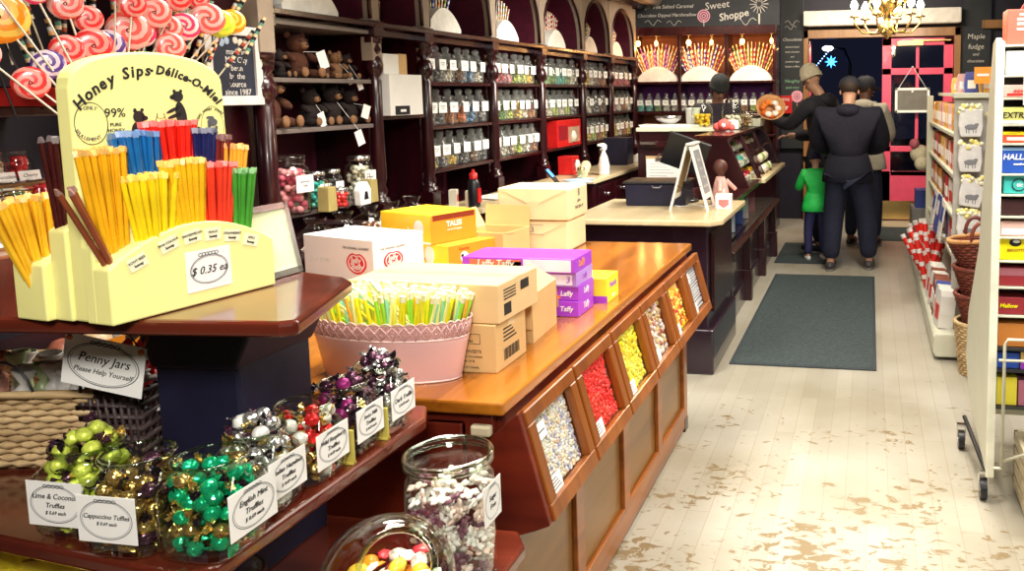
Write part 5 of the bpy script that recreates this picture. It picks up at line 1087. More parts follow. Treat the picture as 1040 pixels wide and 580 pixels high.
MB().tube([(.045 * math.cos(a), -.09, .15 + .06 * math.sin(a)) for a in [k * PI / 12 for k in range(13)]], .003, 5).build('wire_handle', [BLACK], g)
RWm = [MB().ell((0, 0, 0), (.045, .014, .014), 10, 6).ell((.048, 0, 0), (.012, .018, .004), 8, 4, 1).ell((-.048, 0, 0), (.012, .018, .004), 8, 4, 1).mesh('wrapped_candy', [m_, PAPER]) for m_ in (pm('red_wrap', (.75, .04, .06), .3, var=.3, scale=50), pm('white_wrap', (.85, .80, .78), .3), pm('black_white_wrap', (.25, .24, .26), .3, var=.9, scale=40))]
for k in range(26):
    o = inst('wrapped_candy', RWm[k % 3 if k % 5 else 0]); o.matrix_world = Matrix.Translation((-1.385 + rr.uniform(-.02, .02), 1.375 + rr.uniform(-.035, .035), JZ + .03 + .0066 * k)) @ Matrix.Rotation(rr.uniform(0, 6), 4, 'Z') @ Matrix.Rotation(rr.uniform(-.5, .5) - (.6 if k > 20 else 0), 4, 'Y')
    tag(o, 'red, white and black wrapped candies in the dark woven basket', 'sweet', 'wrapped candies in the dark woven basket')
# Penny Jars card
g = thing('hanging_sign', 'white Penny Jars card tied with orange ribbon under the top shelf', 'sign', (-1.31, 1.235, 1.140), .10)
cM = fr((0, 0, 0), (1, 0, -.20), (0, 0, 1)); card(g, cM, .150, .092, ['Penny Jars', 'Please Help Yourself'], [.023, .013], name='sign_card', shear=.3)
mb = MB()
for s in (-1, 1):
    mb = MB(); p = cM @ Vector((s * .066, .038, .001)); mb.ell(tuple(p), (.006, .004, .005), 8, 5); mb.tube([p, p + Vector((.004, .01, .018)), p + Vector((-.006, .03, .030))], .0025, 4); mb.build('orange_ribbon', [pm('orange_ribbon', (.80, .20, .05), .5)], g)
MB().tube([cM @ Vector((-.066, .04, 0)) , (-.05, .08, .085), cM @ Vector((.066, .04, 0))], .0015, 4).build('cord', [BLACK], g)

# ---- lower tier jars
g = thing('glass_jar', 'open cylinder jar of pale flower sweets below the truffle jars', 'jar', (-.815, 1.505, LZ + .001))
MB().lathe([(0, .004), (.080, .004), (.086, .014), (.088, .20), (.085, .215), (.080, .225), (.080, .238), (.087, .243), (.088, .256), (.083, .262), (.077, .256), (.077, .22)], n=40).build('glass_body', [GLASSJ], g)
for z in (.243, .256): MB().tube([(.085 * math.cos(a), .085 * math.sin(a), z) for a in [k * PI / 20 for k in range(40)]], .0035, 6, closed=True).build('glass_rim', [glass('rim_glass')], g)
MB().tube([(.082 * math.cos(a), .082 * math.sin(a), .006) for a in [k * PI / 20 for k in range(40)]], .004, 6, closed=True).build('glass_foot', [glass('rim_glass')], g)
card(g, SIDE(.0905, -.0, .165), .075, .08, ['Sugar', 'Free'], [.014, .014])
flm = []
for q, m_ in enumerate((pm('pale_pink_shell', (.85, .66, .60), .4), pm('plum_shell', (.16, .05, .09), .4), pm('white_shell', (.85, .82, .80), .4))):
    mb = MB()
    for k in range(5): a = k * 2 * PI / 5; mb.ell((.011 * math.cos(a), .011 * math.sin(a), .002 * (k % 2)), (.011, .007, .004), 6, 4, 0, None, Matrix.Rotation(a, 4, 'Z'))
    flm.append(mb.mesh('flower_sweet', [m_]))
for k in range(126):
    L = k // 14; a = k * 2.4; q = .064 * (1 if k % 14 < 10 else .4); o = inst('flower_sweet', rr.choice(flm)); o.matrix_world = Matrix.Translation((-.815 + q * math.cos(a), 1.505 + q * math.sin(a), LZ + .02 + L * .0215)) @ Matrix.Rotation(rr.random() * 6, 4, 'Z') @ Matrix.Rotation(rr.uniform(0, 1.6), 4, 'X')
    tag(o, 'pale pink and plum flower sweets in the open cylinder jar', 'sweet', 'flower sweets in the open cylinder jar')
g = thing('glass_jar', 'tilted round cookie jar with its mouth towards the aisle', 'jar', (-.82, 1.285, LZ + .001))
Mj = Matrix.Translation((0, 0, .118)) @ Matrix.Rotation(-.80, 4, 'Z') @ Matrix.Rotation(math.radians(50), 4, 'Y')
prof = [(0, -.085), (.06, -.084), (.095, -.060), (.112, -.02), (.115, .01), (.105, .045), (.080, .070), (.060, .080), (.056, .092), (.062, .100)]
MB().lathe(prof, n=40, M=Mj).build('glass_body', [GLASSJ], g); MB().tube([Mj @ Vector((.060 * math.cos(a), .060 * math.sin(a), .100)) for a in [k * PI / 18 for k in range(36)]], .006, 8, closed=True).build('glass_rim', [glass('rim_glass')], g)
OM = [MB().ell((0, 0, 0), (.020, .015, .014), 8, 6).ell((.026, 0, 0), (.012, .018, .003), 6, 4, 1).ell((-.026, 0, 0), (.012, .018, .003), 6, 4, 1).mesh('wrapped_candy', [m_, w_]) for m_, w_ in ((FO['amber'], FO['amber']), (pm('orange_yellow_wrap', (.95, .55, .05), .35, var=.3, scale=50), PAPER), (pm('red_wrap', (.75, .04, .06)), PAPER), (pm('white_spotted_wrap', (.85, .62, .55), .35, var=.6, scale=90), pm('red_wrap', (1, 0, 0))), (pm('deep_orange_wrap', (.95, .28, .02), .3, var=.3, scale=50), pm('deep_orange_wrap', (1, 0, 0))))]
for k in range(46):
    L = k // 12; a = k * 2.4; q = .078 * (1 if k % 12 < 8 else .35) * (1 - .1 * L); o = inst('wrapped_candy', OM[(1, 4, 3, 1, 4, 3, 2)[k % 7]])
    o.matrix_world = Matrix.Translation((-.82 + q * math.cos(a), 1.285 + q * math.sin(a), LZ + .045 + L * .030)) @ Matrix.Rotation(rr.random() * 6, 4, 'Z') @ Matrix.Rotation(rr.uniform(-.5, .8), 4, 'Y')
    tag(o, 'orange, red and white wrapped candies in the tilted round jar', 'sweet', 'wrapped candies in the tilted round jar')
g = thing('glass_jar', 'round jar with only its glass rim showing at the bottom edge', 'jar', (-1.02, 1.13, LZ + .001))
MB().lathe([(0, .004), (.07, .004), (.076, .02), (.078, .16), (.066, .185), (.066, .20)], n=30).build('glass_body', [GLASSJ], g); MB().tube([(.066 * math.cos(a), .066 * math.sin(a), .20) for a in [k * PI / 18 for k in range(36)]], .004, 6, closed=True).build('glass_rim', [glass('rim_glass')], g)
for k in range(30):
    o = inst('wrapped_candy', OM[k % 4]); a = k * 2.4; q = .045; o.matrix_world = Matrix.Translation((-1.02 + q * math.cos(a), 1.13 + q * math.sin(a), LZ + .02 + .005 * k)) @ Matrix.Rotation(rr.random() * 6, 4, 'Z')
    tag(o, 'wrapped candies in the jar at the bottom edge of the photo', 'sweet', 'wrapped candies in the jar at the bottom edge')
# yellow packs at the lower left
for k in range(5):
    g = thing('sweet_pack', 'yellow foil sweet pack on the lowest tier, %s from the left' % ORD[k], 'pack', (-1.46 + .105 * k, 1.16 - .006 * k, LZ + .001), .3 * (k % 2)); mb = MB(); mb.ell((0, 0, .085), (.065, .045, .075), 12, 8); mb.box(-.05, .05, -.004, .004, .150, .185); mb.build('foil_pouch', [pm('yellow_foil_pack', (.85, .60, .04), .3, var=.4, scale=14, bump=.6)], g)
    MB().ell((0, -.030, .08), (.035, .018, .035), 10, 6).build('printed_panel', [pm('brown_pack_print', (.25, .10, .04), .4)], g)

# ---- honey stick display: local x along the board, local y towards the rear
HS = thing('honey_stick_display', 'pale yellow board with stepped blocks of coloured honey sticks', 'display', (-1.19, 1.086, TZ + .001), math.atan2(.987, .162))
BL_ = .272; BH = .418; n = 22
bp = [(.004, 0), (.004, BH - .062)]
for k in range(n + 1): a = PI - PI * k / n; bp.append((BL_ / 2 + (BL_ / 2 - .006) * math.cos(a), BH - .055 + .052 * math.sin(a) ** .9))
bp += [(BL_, 0)]
bdv = MB().prism(bp, -.020, .012, 'y'); bd = bdv.build('backboard', [YELP], HS, .004)
def hf(t, L, a, b): return a + b * math.sin(PI * min(1, max(0, t / L))) ** .85
def block(x0, L, y0, y1, a, b, nm='step_block'):
    pr_ = [(x0, 0)] + [(x0 + L * k / 16, hf(L * k / 16, L, a, b)) for k in range(17)] + [(x0 + L, 0)]
    return MB().prism(pr_, y0, y1, 'y').build(nm, [YELP], HS, .003)
FL = .30
fb = block(0, FL, -.076, -.040, .085, .052); block(.0, .285, -.044, -.020, .118, .058)
block(-.0, .26, .012, .050, .140, .04); block(-.012, .26, .050, .120, .088, .03)
mb = MB()
TXM = Matrix(((1, 0, 0, 0), (0, 0, -1, 0), (0, 1, 0, 0), (0, 0, 0, 1)))  # x right, y up, facing local -y
def HM(x, z, y=-.0206, rz=0): return Matrix.Translation((x, y, z)) @ TXM @ Matrix.Rotation(rz, 4, 'Z')
arc_txt('Honey Sips', .0245, HM(BL_ / 2, BH - .195), .162, math.radians(141), .075, INK, bd, .2, .0007)
arc_txt('Délice-O-Miel', .0200, HM(BL_ / 2, BH - .195), .163, math.radians(88), .066, INK, bd, .2, .0007, gap=.02)
mb.cyl((BL_ / 2 + .0, -.0202, BH - .033), (BL_ / 2, -.0208, BH - .033), .0025, n=8)
def oval(mb, x, z, rx, rz, t=.0006): ring_line(mb, HM(x, z), rx, rz, t, 36)
oval(mb, .032, BH - .115, .025, .032); oval(mb, .240, BH - .128, .022, .036, .0004)
mb.box(.215, .265, -.0124, -.0121, 10, 10.001) if False else None
mb.build('print_line', [INK], bd)
arc_txt('ONLY', .008, HM(.032, BH - .115), .024, math.radians(115), .28, INKG, bd); arc_txt('TNEMELLUES', .008, HM(.032, BH - .115), -.024, math.radians(125), .22, INKG, bd)
for l, x, z, s in (('99%', .070, BH - .100, .020), ('PURE', .070, BH - .118, .008), ('HONEY', .070, BH - .127, .008), ('MIEL', .070, BH - .136, .008), ('PUR', .070, BH - .145, .008)): txt(l, s, HM(x, z), INK, bd)
txt('STIR & SIP', .010, HM(.235, BH - .215), INK, bd)
txt('natural honey straws in nine flavours', .0042, HM(.045, BH - .166), INK, bd); txt('sip them, stir them or squeeze them', .0042, HM(.045, BH - .172), INK, bd)
arc_txt('HONEY STICKS HONEY STICKS', .006, HM(.240, BH - .128), .031, math.radians(210), .175, INK, bd)
# two bears and a bee skep, drawn flat
def flat(mb, pts, m=0, z=.0003, M=Matrix()): mb.add([(x, y, z) for x, y in pts], [tuple(range(len(pts)))], m, False, M)
def disc(mb, x, y, rx, ry, M, rot=0, n=14): flat(mb, [(x + rx * math.cos(a) * math.cos(rot) - ry * math.sin(a) * math.sin(rot), y + rx * math.cos(a) * math.sin(rot) + ry * math.sin(a) * math.cos(rot)) for a in [2 * PI * k / n for k in range(n)]], 0, .0003, M)
mb = MB(); M = HM(.104, BH - .155)
for q in ((0, .022, .010, .018, .1), (.004, .048, .010, .010, 0), (-.002, .058, .003, .004, 0), (.010, .059, .003, .003, 0), (.013, .046, .006, .004, 0), (.014, .030, .010, .003, .6), (.018, .036, .008, .003, -.5), (.006, .004, .016, .005, 0), (.022, .006, .007, .004, .5)): disc(mb, q[0], q[1], q[2], q[3], M, q[4])
mb.build('seated_bear_print', [INK], bd)
mb = MB(); M = HM(.182, BH - .157)
for q in ((0, .050, .010, .024, .15), (-.004, .082, .010, .009, 0), (-.013, .081, .006, .004, 0), (.002, .091, .003, .003, 0), (-.010, .091, .003, .003, 0), (.004, .020, .006, .018, 0), (.010, .004, .008, .004, 0), (-.014, .060, .014, .003, .4), (-.012, .050, .014, .003, .3), (-.004, .022, .004, .020, .1), (-.004, .003, .007, .003, 0)): disc(mb, q[0], q[1], q[2], q[3], M, q[4])
mb.build('standing_bear_print', [INK], bd)
mb = MB(); 
for k in range(8): w_ = .019 * math.cos(k / 8 * 1.35); ring_line(mb, HM(.145, BH - .150 + k * .0062), w_, .004, .0005, 12, PI, 2 * PI)
for s in (-1, 1): mb.add([(s * .019, 0, .0003), (s * .0195, 0, .0003), (s * .006, .048, .0003), (s * .0045, .048, .0003)], [(0, 1, 2, 3)], 0, False, HM(.145, BH - .150))
mb.build('skep_print', [INK], bd)
mb = MB(); disc(mb, .240, BH - .120, .010, .007, HM(0, 0)); 
for q in ((.233, -.128, .003, .008), (.240, -.140, .006, .010), (.247, -.130, .003, .004), (.236, -.112, .008, .003)): disc(mb, q[0], BH + q[1], q[2], q[3], HM(0, 0))
mb.build('head_print', [INKG], bd)
FLV = ['LEMON', 'BLUEBERRY', 'CHERRY', 'GRAPE', 'RASPBERRY', 'PEACH']
for k, (x, z) in enumerate(((.030, -.200), (.080, -.187), (.128, -.183), (.172, -.187), (.215, -.200), (.252, -.212))):
    c = inst('flavour_card', MB().box(-.0165, .0165, -.011, .011, 0, .0006).mesh('flavour_card', [PAPER]), bd, HM(x, BH + z)); txt(FLV[k], .0065, Matrix.Translation((0, .004, .0008)), INK, c); txt('honey', .0060, Matrix.Translation((0, -.004, .0008)), INK, c, 0, bold=.0002)
FY = -.0766
for k, (x, nm) in enumerate(((.045, 'ROOT BEER'), (.098, 'PINA COLADA'), (.140, 'WATERMELON'), (.178, 'PEACH'), (.215, 'STRAWBERRY'), (.252, 'APPLE'))):
    z = hf(x, FL, .085, .052) - .022; rot = (.35, .30, .14, .0, -.14, -.30)[k]
    c = inst('flavour_card', MB().box(-.0155, .0155, -.0105, .0105, 0, .0006).mesh('flavour_card', [pm('pale_yellow_card', (.92, .88, .62), .5)]), fb, HM(x, z, FY, rot)); txt(nm, .0055, Matrix.Translation((0, .0035, .0008)), INK, c); txt('honey', .0060, Matrix.Translation((0, -.004, .0008)), INK, c, 0, bold=.0002)
c = inst('price_card', MB().box(-.042, .042, -.034, .034, 0, .0008).mesh('price_card', [PAPER]), fb, HM(.166, .056, FY))
mb = MB(); ring_line(mb, Matrix.Translation((0, 0, .001)), .035, .024, .0006); ring_line(mb, Matrix.Translation((0, 0, .001)), .033, .022, .0003)
for k in range(6): ring_line(mb, Matrix.Translation(((k - 2.5) * .006, .026, .001)), .0035, .0028, .0006, 8)
mb.build('oval_border', [INKG], c); txt('$ 0.35 ea', .0185, Matrix.Translation((0, -.001, .0012)), INK, c, .3)
# sticks
STC = {'amber': (.85, .42, .01), 'teal blue': (.01, .14, .42), 'bright red': (.88, .02, .01), 'navy': (.010, .014, .10), 'maroon': (.16, .015, .012), 'orange': (.95, .38, .03), 'yellow': (.95, .66, .01), 'golden': (.95, .50, .01), 'red': (.88, .05, .02), 'green': (.06, .30, .03), 'cola brown': (.22, .05, .02), 'honey orange': (.98, .50, .02), 'dark brown': (.05, .006, .006)}
HL = .172
def stk(c):
    mb = MB(); mb.cyl((0, 0, 0), (0, 0, HL - .008), .0042, n=8); mb.add([(-.004, -.004, HL - .009), (.004, -.004, HL - .009), (.004, .004, HL - .009), (-.004, .004, HL - .009), (-.0048, -.0012, HL), (.0048, -.0012, HL), (.0048, .0012, HL), (-.0048, .0012, HL)], [(0, 1, 5, 4), (1, 2, 6, 5), (2, 3, 7, 6), (3, 0, 4, 7), (4, 5, 6, 7)], 1)
    m = pm('honey_' + c.replace(' ', '_'), STC[c], .25, var=.2, coat=.4); e = pm('honey_end_' + c.replace(' ', '_'), tuple(min(.95, v * .8 + .12) for v in STC[c]), .4)
    return mb.mesh('honey_stick', [m, e])
HSM = Matrix.Translation((-1.19, 1.086, TZ + .001)) @ Matrix.Rotation(math.atan2(.987, .162), 4, 'Z')
def bundle(c, x, y, z, cnt, r, lean=0, spread=.14, where='', leany=0, s=1):
    me = stk(c); rr = random.Random(int(abs(x * 7000) + abs(y * 3000)))
    for k in range(cnt):
        a = k * 2.4; q = r * math.sqrt((k + .5) / cnt); dx, dy = q * math.cos(a), q * math.sin(a) * .62
        o = inst('honey_stick', me); o.matrix_world = HSM @ Matrix.Translation((x + dx, y + dy, z + rr.uniform(-.002, .002))) @ Matrix.Rotation(lean + spread * dx / max(r, .001) + rr.uniform(-.02, .02), 4, 'Y') @ Matrix.Rotation(leany - spread * .5 * dy / max(r, .001) + rr.uniform(-.02, .02), 4, 'X') @ Matrix.Rotation(rr.random() * 3, 4, 'Z') @ Matrix.Scale(s, 4)
        tag(o, '%s honey sticks standing %s' % (c, where), 'honey stick', '%s honey sticks' % c)
yf, yr = -.058, -.034
bundle('cola brown', .030, yf, .055, 4, .008, -.42, .10, 'slanted at the left of the front row')
bundle('yellow', .092, yf, .052, 34, .019, .02, .17, 'in the front row beside the brown ones')
bundle('golden', .152, yf, .070, 34, .019, -.02, .12, 'in the middle of the front row')
bundle('red', .198, yf, .060, 28, .017, .06, .12, 'in the front row left of the green ones')
bundle('green', .240, yf, .045, 22, .014, .10, .10, 'at the right end of the front row')
bundle('amber', .042, yr, .095, 34, .021, -.05, .11, 'at the left of the back row')
bundle('teal blue', .098, yr, .118, 30, .019, -.06, .14, 'in the back row behind the yellow ones')
bundle('bright red', .150, yr, .132, 32, .020, -.02, .16, 'tallest in the middle of the back row')
bundle('navy', .192, yr, .118, 26, .016, .08, .12, 'in the back row right of the bright red ones')
bundle('maroon', .222, yr, .105, 10, .011, .10, .08, 'in the back row between navy and orange ones')
bundle('orange', .248, yr, .088, 14, .012, .10, .08, 'at the right end of the back row')
bundle('dark brown', .020, .036, .112, 12, .011, .0, .08, 'behind the board at its left edge')
bundle('honey orange', .012, .088, .040, 28, .018, -.16, .24, 'on the low rear block left of the board', 0, .90)
g = thing('picture_frame', 'small silver framed card standing behind the yellow display', 'frame', (-1.10, 1.425, TZ + .001), 1.52)
Mf = T(0, 0, 0, 0, -.20); mb = MB()
for a in ((-.06, .06, 0, .012), (-.06, .06, .128, .14), (-.06, -.048, 0, .14), (.048, .06, 0, .14)): mb.box(a[0], a[1], -.004, .004, a[2], a[3], 0, Mf)
mb.build('frame', [CHROME], g); MB().box(-.05, .05, -.001, .002, .01, .13, 0, Mf).build('card_sheet', [pm('pale_lime_card', (.72, .76, .50), .5)], g); MB().box(-.01, .01, .0, .045, 0, .004).build('stand_leg', [CHROME], g)

# ---- lollipop and bagged sweets on the near wall shelves
def swirl_mesh(c1, c2, r=.045):
    mb = MB(); ns = 24; nr = 9
    for side in (-1, 1):
        v = [(0, side * .009, 0)]
        for i in range(1, nr + 1):
            for k in range(ns): a = 2 * PI * (k + i * 1.8) / ns; q = r * i / nr; v.append((q * math.cos(a), side * .009 * math.sqrt(max(0, 1 - (i / nr) ** 3.5)), q * math.sin(a)))
        k0 = len(mb.v); mb.v += v
        for k in range(ns): mb.f.append((k0, k0 + 1 + k, k0 + 1 + (k + 1) % ns)); mb.m.append((k // 4) % 2); mb.s.append(True)
        for i in range(nr - 1):
            for k in range(ns): mb.f.append((k0 + 1 + i * ns + k, k0 + 1 + i * ns + (k + 1) % ns, k0 + 1 + (i + 1) * ns + (k + 1) % ns, k0 + 1 + (i + 1) * ns + k)); mb.m.append((k // 4) % 2); mb.s.append(True)
    return mb.mesh('swirl_candy', [pm('swirl_%s' % (c1,), c1, .25, coat=.5), pm('swirl_%s' % (c2,), c2, .25, coat=.5)])
SWM = {'red': swirl_mesh((.85, .04, .04), (.95, .35, .30)), 'orange': swirl_mesh((.95, .30, .01), (.98, .60, .10)), 'purple and white': swirl_mesh((.12, .06, .30), (.85, .70, .80)), 'coral': swirl_mesh((.90, .12, .10), (.95, .50, .45)), 'pink': swirl_mesh((.80, .05, .15), (.9, .65, .6)), 'yellow': swirl_mesh((.90, .80, .05), (.5, .65, .05))}
LSM = MB().cyl((0, 0, 0), (0, 0, -.26), .003, n=6).mesh('stick', [pm('paper_stick', (.80, .70, .55), .5)])
tr_ = thing('lollipop_tray', 'red tray holding the lollipops at the top left', 'tray', (-2.50, 2.44, 1.583)); MB().box(-.14, .14, -.27, .32, 0, .055).build('tray_body', [pm('red_tray', (.50, .02, .015), .4)], tr_, .004); MB().box(-.12, .12, -.25, .30, .055, .06).build('foam_block', [DARK], tr_)
LP = [('red', .00, .02, 1.0), ('orange', .0, .0, 1.35)]
spots = [  # px on the fan: (y along wall, z, kind, size, lean)
 ('orange', 2.10, 1.845, 1.45), ('coral', 2.03, 1.74, .9), ('purple and white', 2.215, 1.715, .85), ('red', 2.335, 1.662, .85), ('red', 2.345, 1.775, 1.05), ('purple and white', 2.45, 1.785, .95), ('coral', 2.52, 1.835, 1.25), ('red', 2.28, 1.76, .9),
 ('coral', 2.60, 1.90, 1.0), ('red', 2.50, 1.915, .8), ('coral', 2.70, 1.855, .9), ('pink', 2.76, 1.865, .95), ('red', 2.36, 1.86, .8), ('coral', 2.84, 1.90, 1.1), ('yellow', 2.88, 1.885, 1.0), ('pink', 2.58, 1.83, .9), ('yellow', 2.35, 1.97, .8), ('orange', 2.98, 1.90, .9), ('coral', 2.66, 1.79, .9), ('red', 2.13, 1.66, .9), ('red', 2.07, 1.95, 1.0), ('coral', 2.30, 1.90, .9), ('pink', 2.47, 1.97, .9), ('red', 2.70, 1.96, .9), ('coral', 2.40, 1.62, .8), ('red', 2.84, 1.97, .8), ('pink', 2.20, 1.93, .8), ('coral', 2.42, 1.72, .75)]
for k, (nm, y, z, s) in enumerate(spots):
    l = thing('lollipop', '%s swirl lollipop, number %s along the top left fan' % (nm, ORD[k] if k < 16 else str(k + 1)), 'lollipop', (-2.42 + .012 * (k % 5), y - .05, z - .01), 0, 'swirl lollipops at the top left')
    a = math.atan2(y - 2.42, z - 1.45) ; l.matrix_world = Matrix.Translation((-2.42 + .014 * (k % 5), y - .05, z - .01)) @ Matrix.Rotation(math.radians(48), 4, 'Z') @ Matrix.Rotation(a * .8, 4, 'Y')
    inst('swirl_candy', SWM[nm], l, Matrix.Scale(s * 1.15, 4)); inst('stick', LSM, l, Matrix.Translation((0, 0, -.03)))
TWM = [stick_mesh(*c) for c in ()]
def twist_mesh(cs):
    mb = MB()
    for j in range(14): mb.cyl((0, 0, .013 * j), (0, 0, .013 * (j + 1)), .0085, n=8, m=j % len(cs))
    mb.cyl((0, 0, -.14), (0, 0, 0), .003, n=6, m=0); return mb.mesh('twist_candy', [pm('twist_%d_%d' % (len(cs), q) + str(c), c, .3) for q, c in enumerate(cs)])
TW = [twist_mesh([(.015, .012, .015), (.75, .60, .35), (.10, .30, .22)]), twist_mesh([(.02, .015, .02), (.85, .45, .15), (.7, .7, .65)]), twist_mesh([(.80, .72, .50), (.03, .02, .03), (.6, .1, .05)])]
for k in range(34):
    y = 2.02 + .034 * k; z = 1.80 + .16 * math.sin(k * 1.7) * .6 + .06; a = (y - 2.45) * 1.1
    o = inst('twist_candy', TW[k % 3]); o.matrix_world = Matrix.Translation((-2.52 - .03 * (k % 3), y, z - .09 + (.04 if k > 26 else 0))) @ Matrix.Rotation(math.radians(48), 4, 'Z') @ Matrix.Rotation(a * .75 + .1 * math.sin(k * 3), 4, 'Y')
    tag(o, 'speckled twisted candy sticks fanned behind the swirl lollipops', 'candy stick', 'twisted candy sticks at the top left')
# bagged sweets in rows with white name cards
NM = ['Chocolate', 'Cherry', 'Cola', 'Lime', 'Cinnamon', 'Root Beer']
rr = random.Random(31)
for row, (x, z, c0) in enumerate(((-2.60, 1.158, ('brown', 'purple', 'red')), (-2.68, 1.245, ('pale', 'mixed', 'red')), (-2.76, 1.335, ('red', 'brown', 'red')))):
    tr_ = thing('tiered_rack', ('lowest', 'middle', 'highest')[row] + ' step of the wooden rack under the bagged sweets', 'rack', (x, 2.15, 1.156)); MB().box(-.055, .05, -.55, .35, 0, max(.006, z - 1.158)).build('step', [BROWNT], tr_)
    for k in range(6):
        y = 1.93 + .085 * k - .035 * row * 0; c = c0[k % 3]
        b = thing('sweet_bag', 'clear bag of sweets, %s from the left in the %s row of bags' % (ORD[k], ('lowest', 'middle', 'highest')[row]), 'bag', (x, y, z + .003), 0, 'bagged sweets at the far left')
        o = inst('sweets', contents(c, .034, .07, 30, .011, 'stick' if c == 'mixed' else 'ball'), b); o['kind'] = 'stuff'
        MB().lathe([(.012, 0), (.038, .004), (.040, .06), (.026, .085), (.034, .10)], n=10).build('cellophane', [BAGP], b)
        c = inst('name_card', MB().box(-.037, .037, -.016, .016, 0, .001).mesh('name_card', [PAPER]), b, fr((.045, 0, .018), (0, 1, 0), (-.2, 0, 1))); txt(NM[(k + row) % 6], .017, Matrix.Translation((0, 0, .0012)), INK, c, .3)
# sweets stacked on the shelf below
for k in range(5):
    g = thing('sweet_pack', 'clear and brown sweet pack on the low left shelf, %s from the left' % ORD[k], 'pack', (-2.50, 1.98 + .12 * k, .735), 0, 'packs on the low left shelf'); MB().ell((0, 0, .06), (.05, .05, .06), 10, 6).build('pouch', [pm('pack_%d' % (k % 3), ((.5, .35, .2), (.7, .65, .6), (.25, .08, .05))[k % 3], .35, var=.4, scale=40)], g); MB().box(.045, .052, -.02, .02, .04, .07).build('label_card', [PAPER], g)

# ================================================================ RIGHT SIDE
WM = pm('white_enamel_metal', (1, 1, 1)); WG = pm('grey_green_metal', (.52, .53, .43), .35, var=.05)
ws = thing('metal_display_rack', 'tall white metal rack on casters at the right edge', 'rack', (0, 0, 0))
X0 = .45
MB().prism([(3.27, .13), (3.27, 1.775), (3.31, 1.79), (3.38, 1.775), (3.50, 1.48), (3.56, 1.25), (3.66, .95), (3.98, .60), (4.04, .38), (3.90, .22)], X0, X0 + .022, 'x').build('end_panel', [WM], ws, .004)
MB().prism([(3.27, .34), (3.27, 1.775), (3.31, 1.79), (3.38, 1.775), (3.50, 1.48), (3.56, 1.25), (3.66, .95), (3.98, .60), (4.04, .38), (3.90, .12), (3.80, .12)], .74, .762, 'x').build('end_panel', [WM], ws, .004)
MB().box(X0 - .004, X0 + .026, 3.262, 3.275, .13, 1.775).build('panel_edge', [pm('pale_edge_metal', (.80, .80, .66), .4)], ws, .002)
MB().box(X0 + .022, .74, 3.440, 3.452, .40, 1.76).build('rear_panel', [pm('dark_rear_panel', (.06, .05, .05), .5)], ws)
zs = [1.765, 1.655, 1.572, 1.475, 1.405, 1.292, 1.215, 1.133, 1.055, .965, .865, .755]
for z in zs: MB().box(X0 + .022, .74, 3.30, 3.44, z - .008, z).build('shelf', [WM], ws, .002)
for z in (.63, .545, .40): MB().box(X0 + .022, .74, 3.30, 3.44, z - .010, z).build('shelf', [pm('black_shelf', (.03, .03, .03), .4)], ws)
w_ = MB(); w_.tube([(.50, 3.24, .18), (.50, 3.24, .66), (.51, 3.24, .68), (.76, 3.24, .68)], .006, 6); w_.tube([(.48, 3.24, .60), (.76, 3.24, .60)], .006, 6); w_.tube([(.505, 3.24, .21), (.76, 3.14, .36)], .006, 6); w_.tube([(.47, 3.24, .18), (.50, 3.24, .18)], .006, 6); w_.build('wire_guard', [WM], ws)
MB().box(X0 + .022, .74, 3.86, 3.90, .16, .24).build('base_beam', [WM], ws, .003)
MB().cyl((X0 + .01, 3.36, .11), (X0 - .02, 3.86, .14), .010, n=8).build('caster_bar', [BLACK], ws)
for y, x in ((3.36, X0 + .0), (3.84, X0 - .035), (3.84, .75)):
    cst = MB(); cst.cyl((x - .013, y, .042), (x + .013, y, .042), .042, n=20); c_ = cst.build('caster_wheel', [BLACK], ws)
    q = MB(); q.cyl((x - .016, y, .042), (x + .016, y, .042), .016, n=12); q.box(x - .019, x - .015, y - .012, y + .012, .04, .11); q.box(x + .015, x + .019, y - .012, y + .012, .04, .11); q.box(x - .019, x + .019, y - .014, y + .014, .105, .115); q.build('caster_fork', [CHROME], c_)
def pack(label, x0, x1, z, h, base, words_=(), panels=(), y=3.315, d=.115, name='sweet_carton'):
    g = thing(name, label, 'box', ((x0 + x1) / 2, y, z + .001)); w = x1 - x0
    MB().box(-w / 2, w / 2, 0, d, 0, h).build('carton', [base], g, .002)
    for a, b_, c, e, m_ in panels: MB().box(-w / 2 + w * a, -w / 2 + w * b_, -.0012, 0, h * c, h * e).build('printed_panel', [m_], g)
    for bd_, a, c, s, m_ in words_: txt(bd_, s, FRONT(-w / 2 + w * a, -.002, h * c), m_, g, .15, bold=.0005)
    return g
C = lambda n, c: pm(n, c, .35, var=.06)
OR2 = C('coral_red_carton', (.85, .12, .08)); BLU = C('blue_carton', (.02, .08, .42)); TEA = C('teal_carton', (.05, .48, .45)); YE2 = C('strong_yellow_carton', (.95, .80, .01)); PKW = C('pink_white_carton', (.80, .50, .45)); BR2 = C('dark_brown_carton', (.05, .02, .02)); GN2 = C('green_carton', (.10, .45, .10)); MR = C('maroon_carton', (.30, .03, .04))
g = pack('coral red carton standing on top of the white metal rack', .49, .66, 1.766, .125, OR2, [('sweet', .5, .2, .018, WHITE)], [(.2, .8, .55, .62, WHITE), (.2, .8, .68, .75, WHITE), (.25, .75, .82, .88, WHITE), (.2, .8, .40, .46, WHITE)])
MB().prism([(-.035, .125), (.035, .125), (.02, .15), (-.02, .15)], .02, .06, 'y').build('gable_top', [RED], g)
pack('white carton on the second shelf of the white rack', .49, .575, 1.656, .085, PAPER, [], [(.05, .95, .05, .9, WHITE)]); pack('small orange carton right of the white carton', .58, .62, 1.656, .085, C('dull_orange', (.75, .22, .08)))
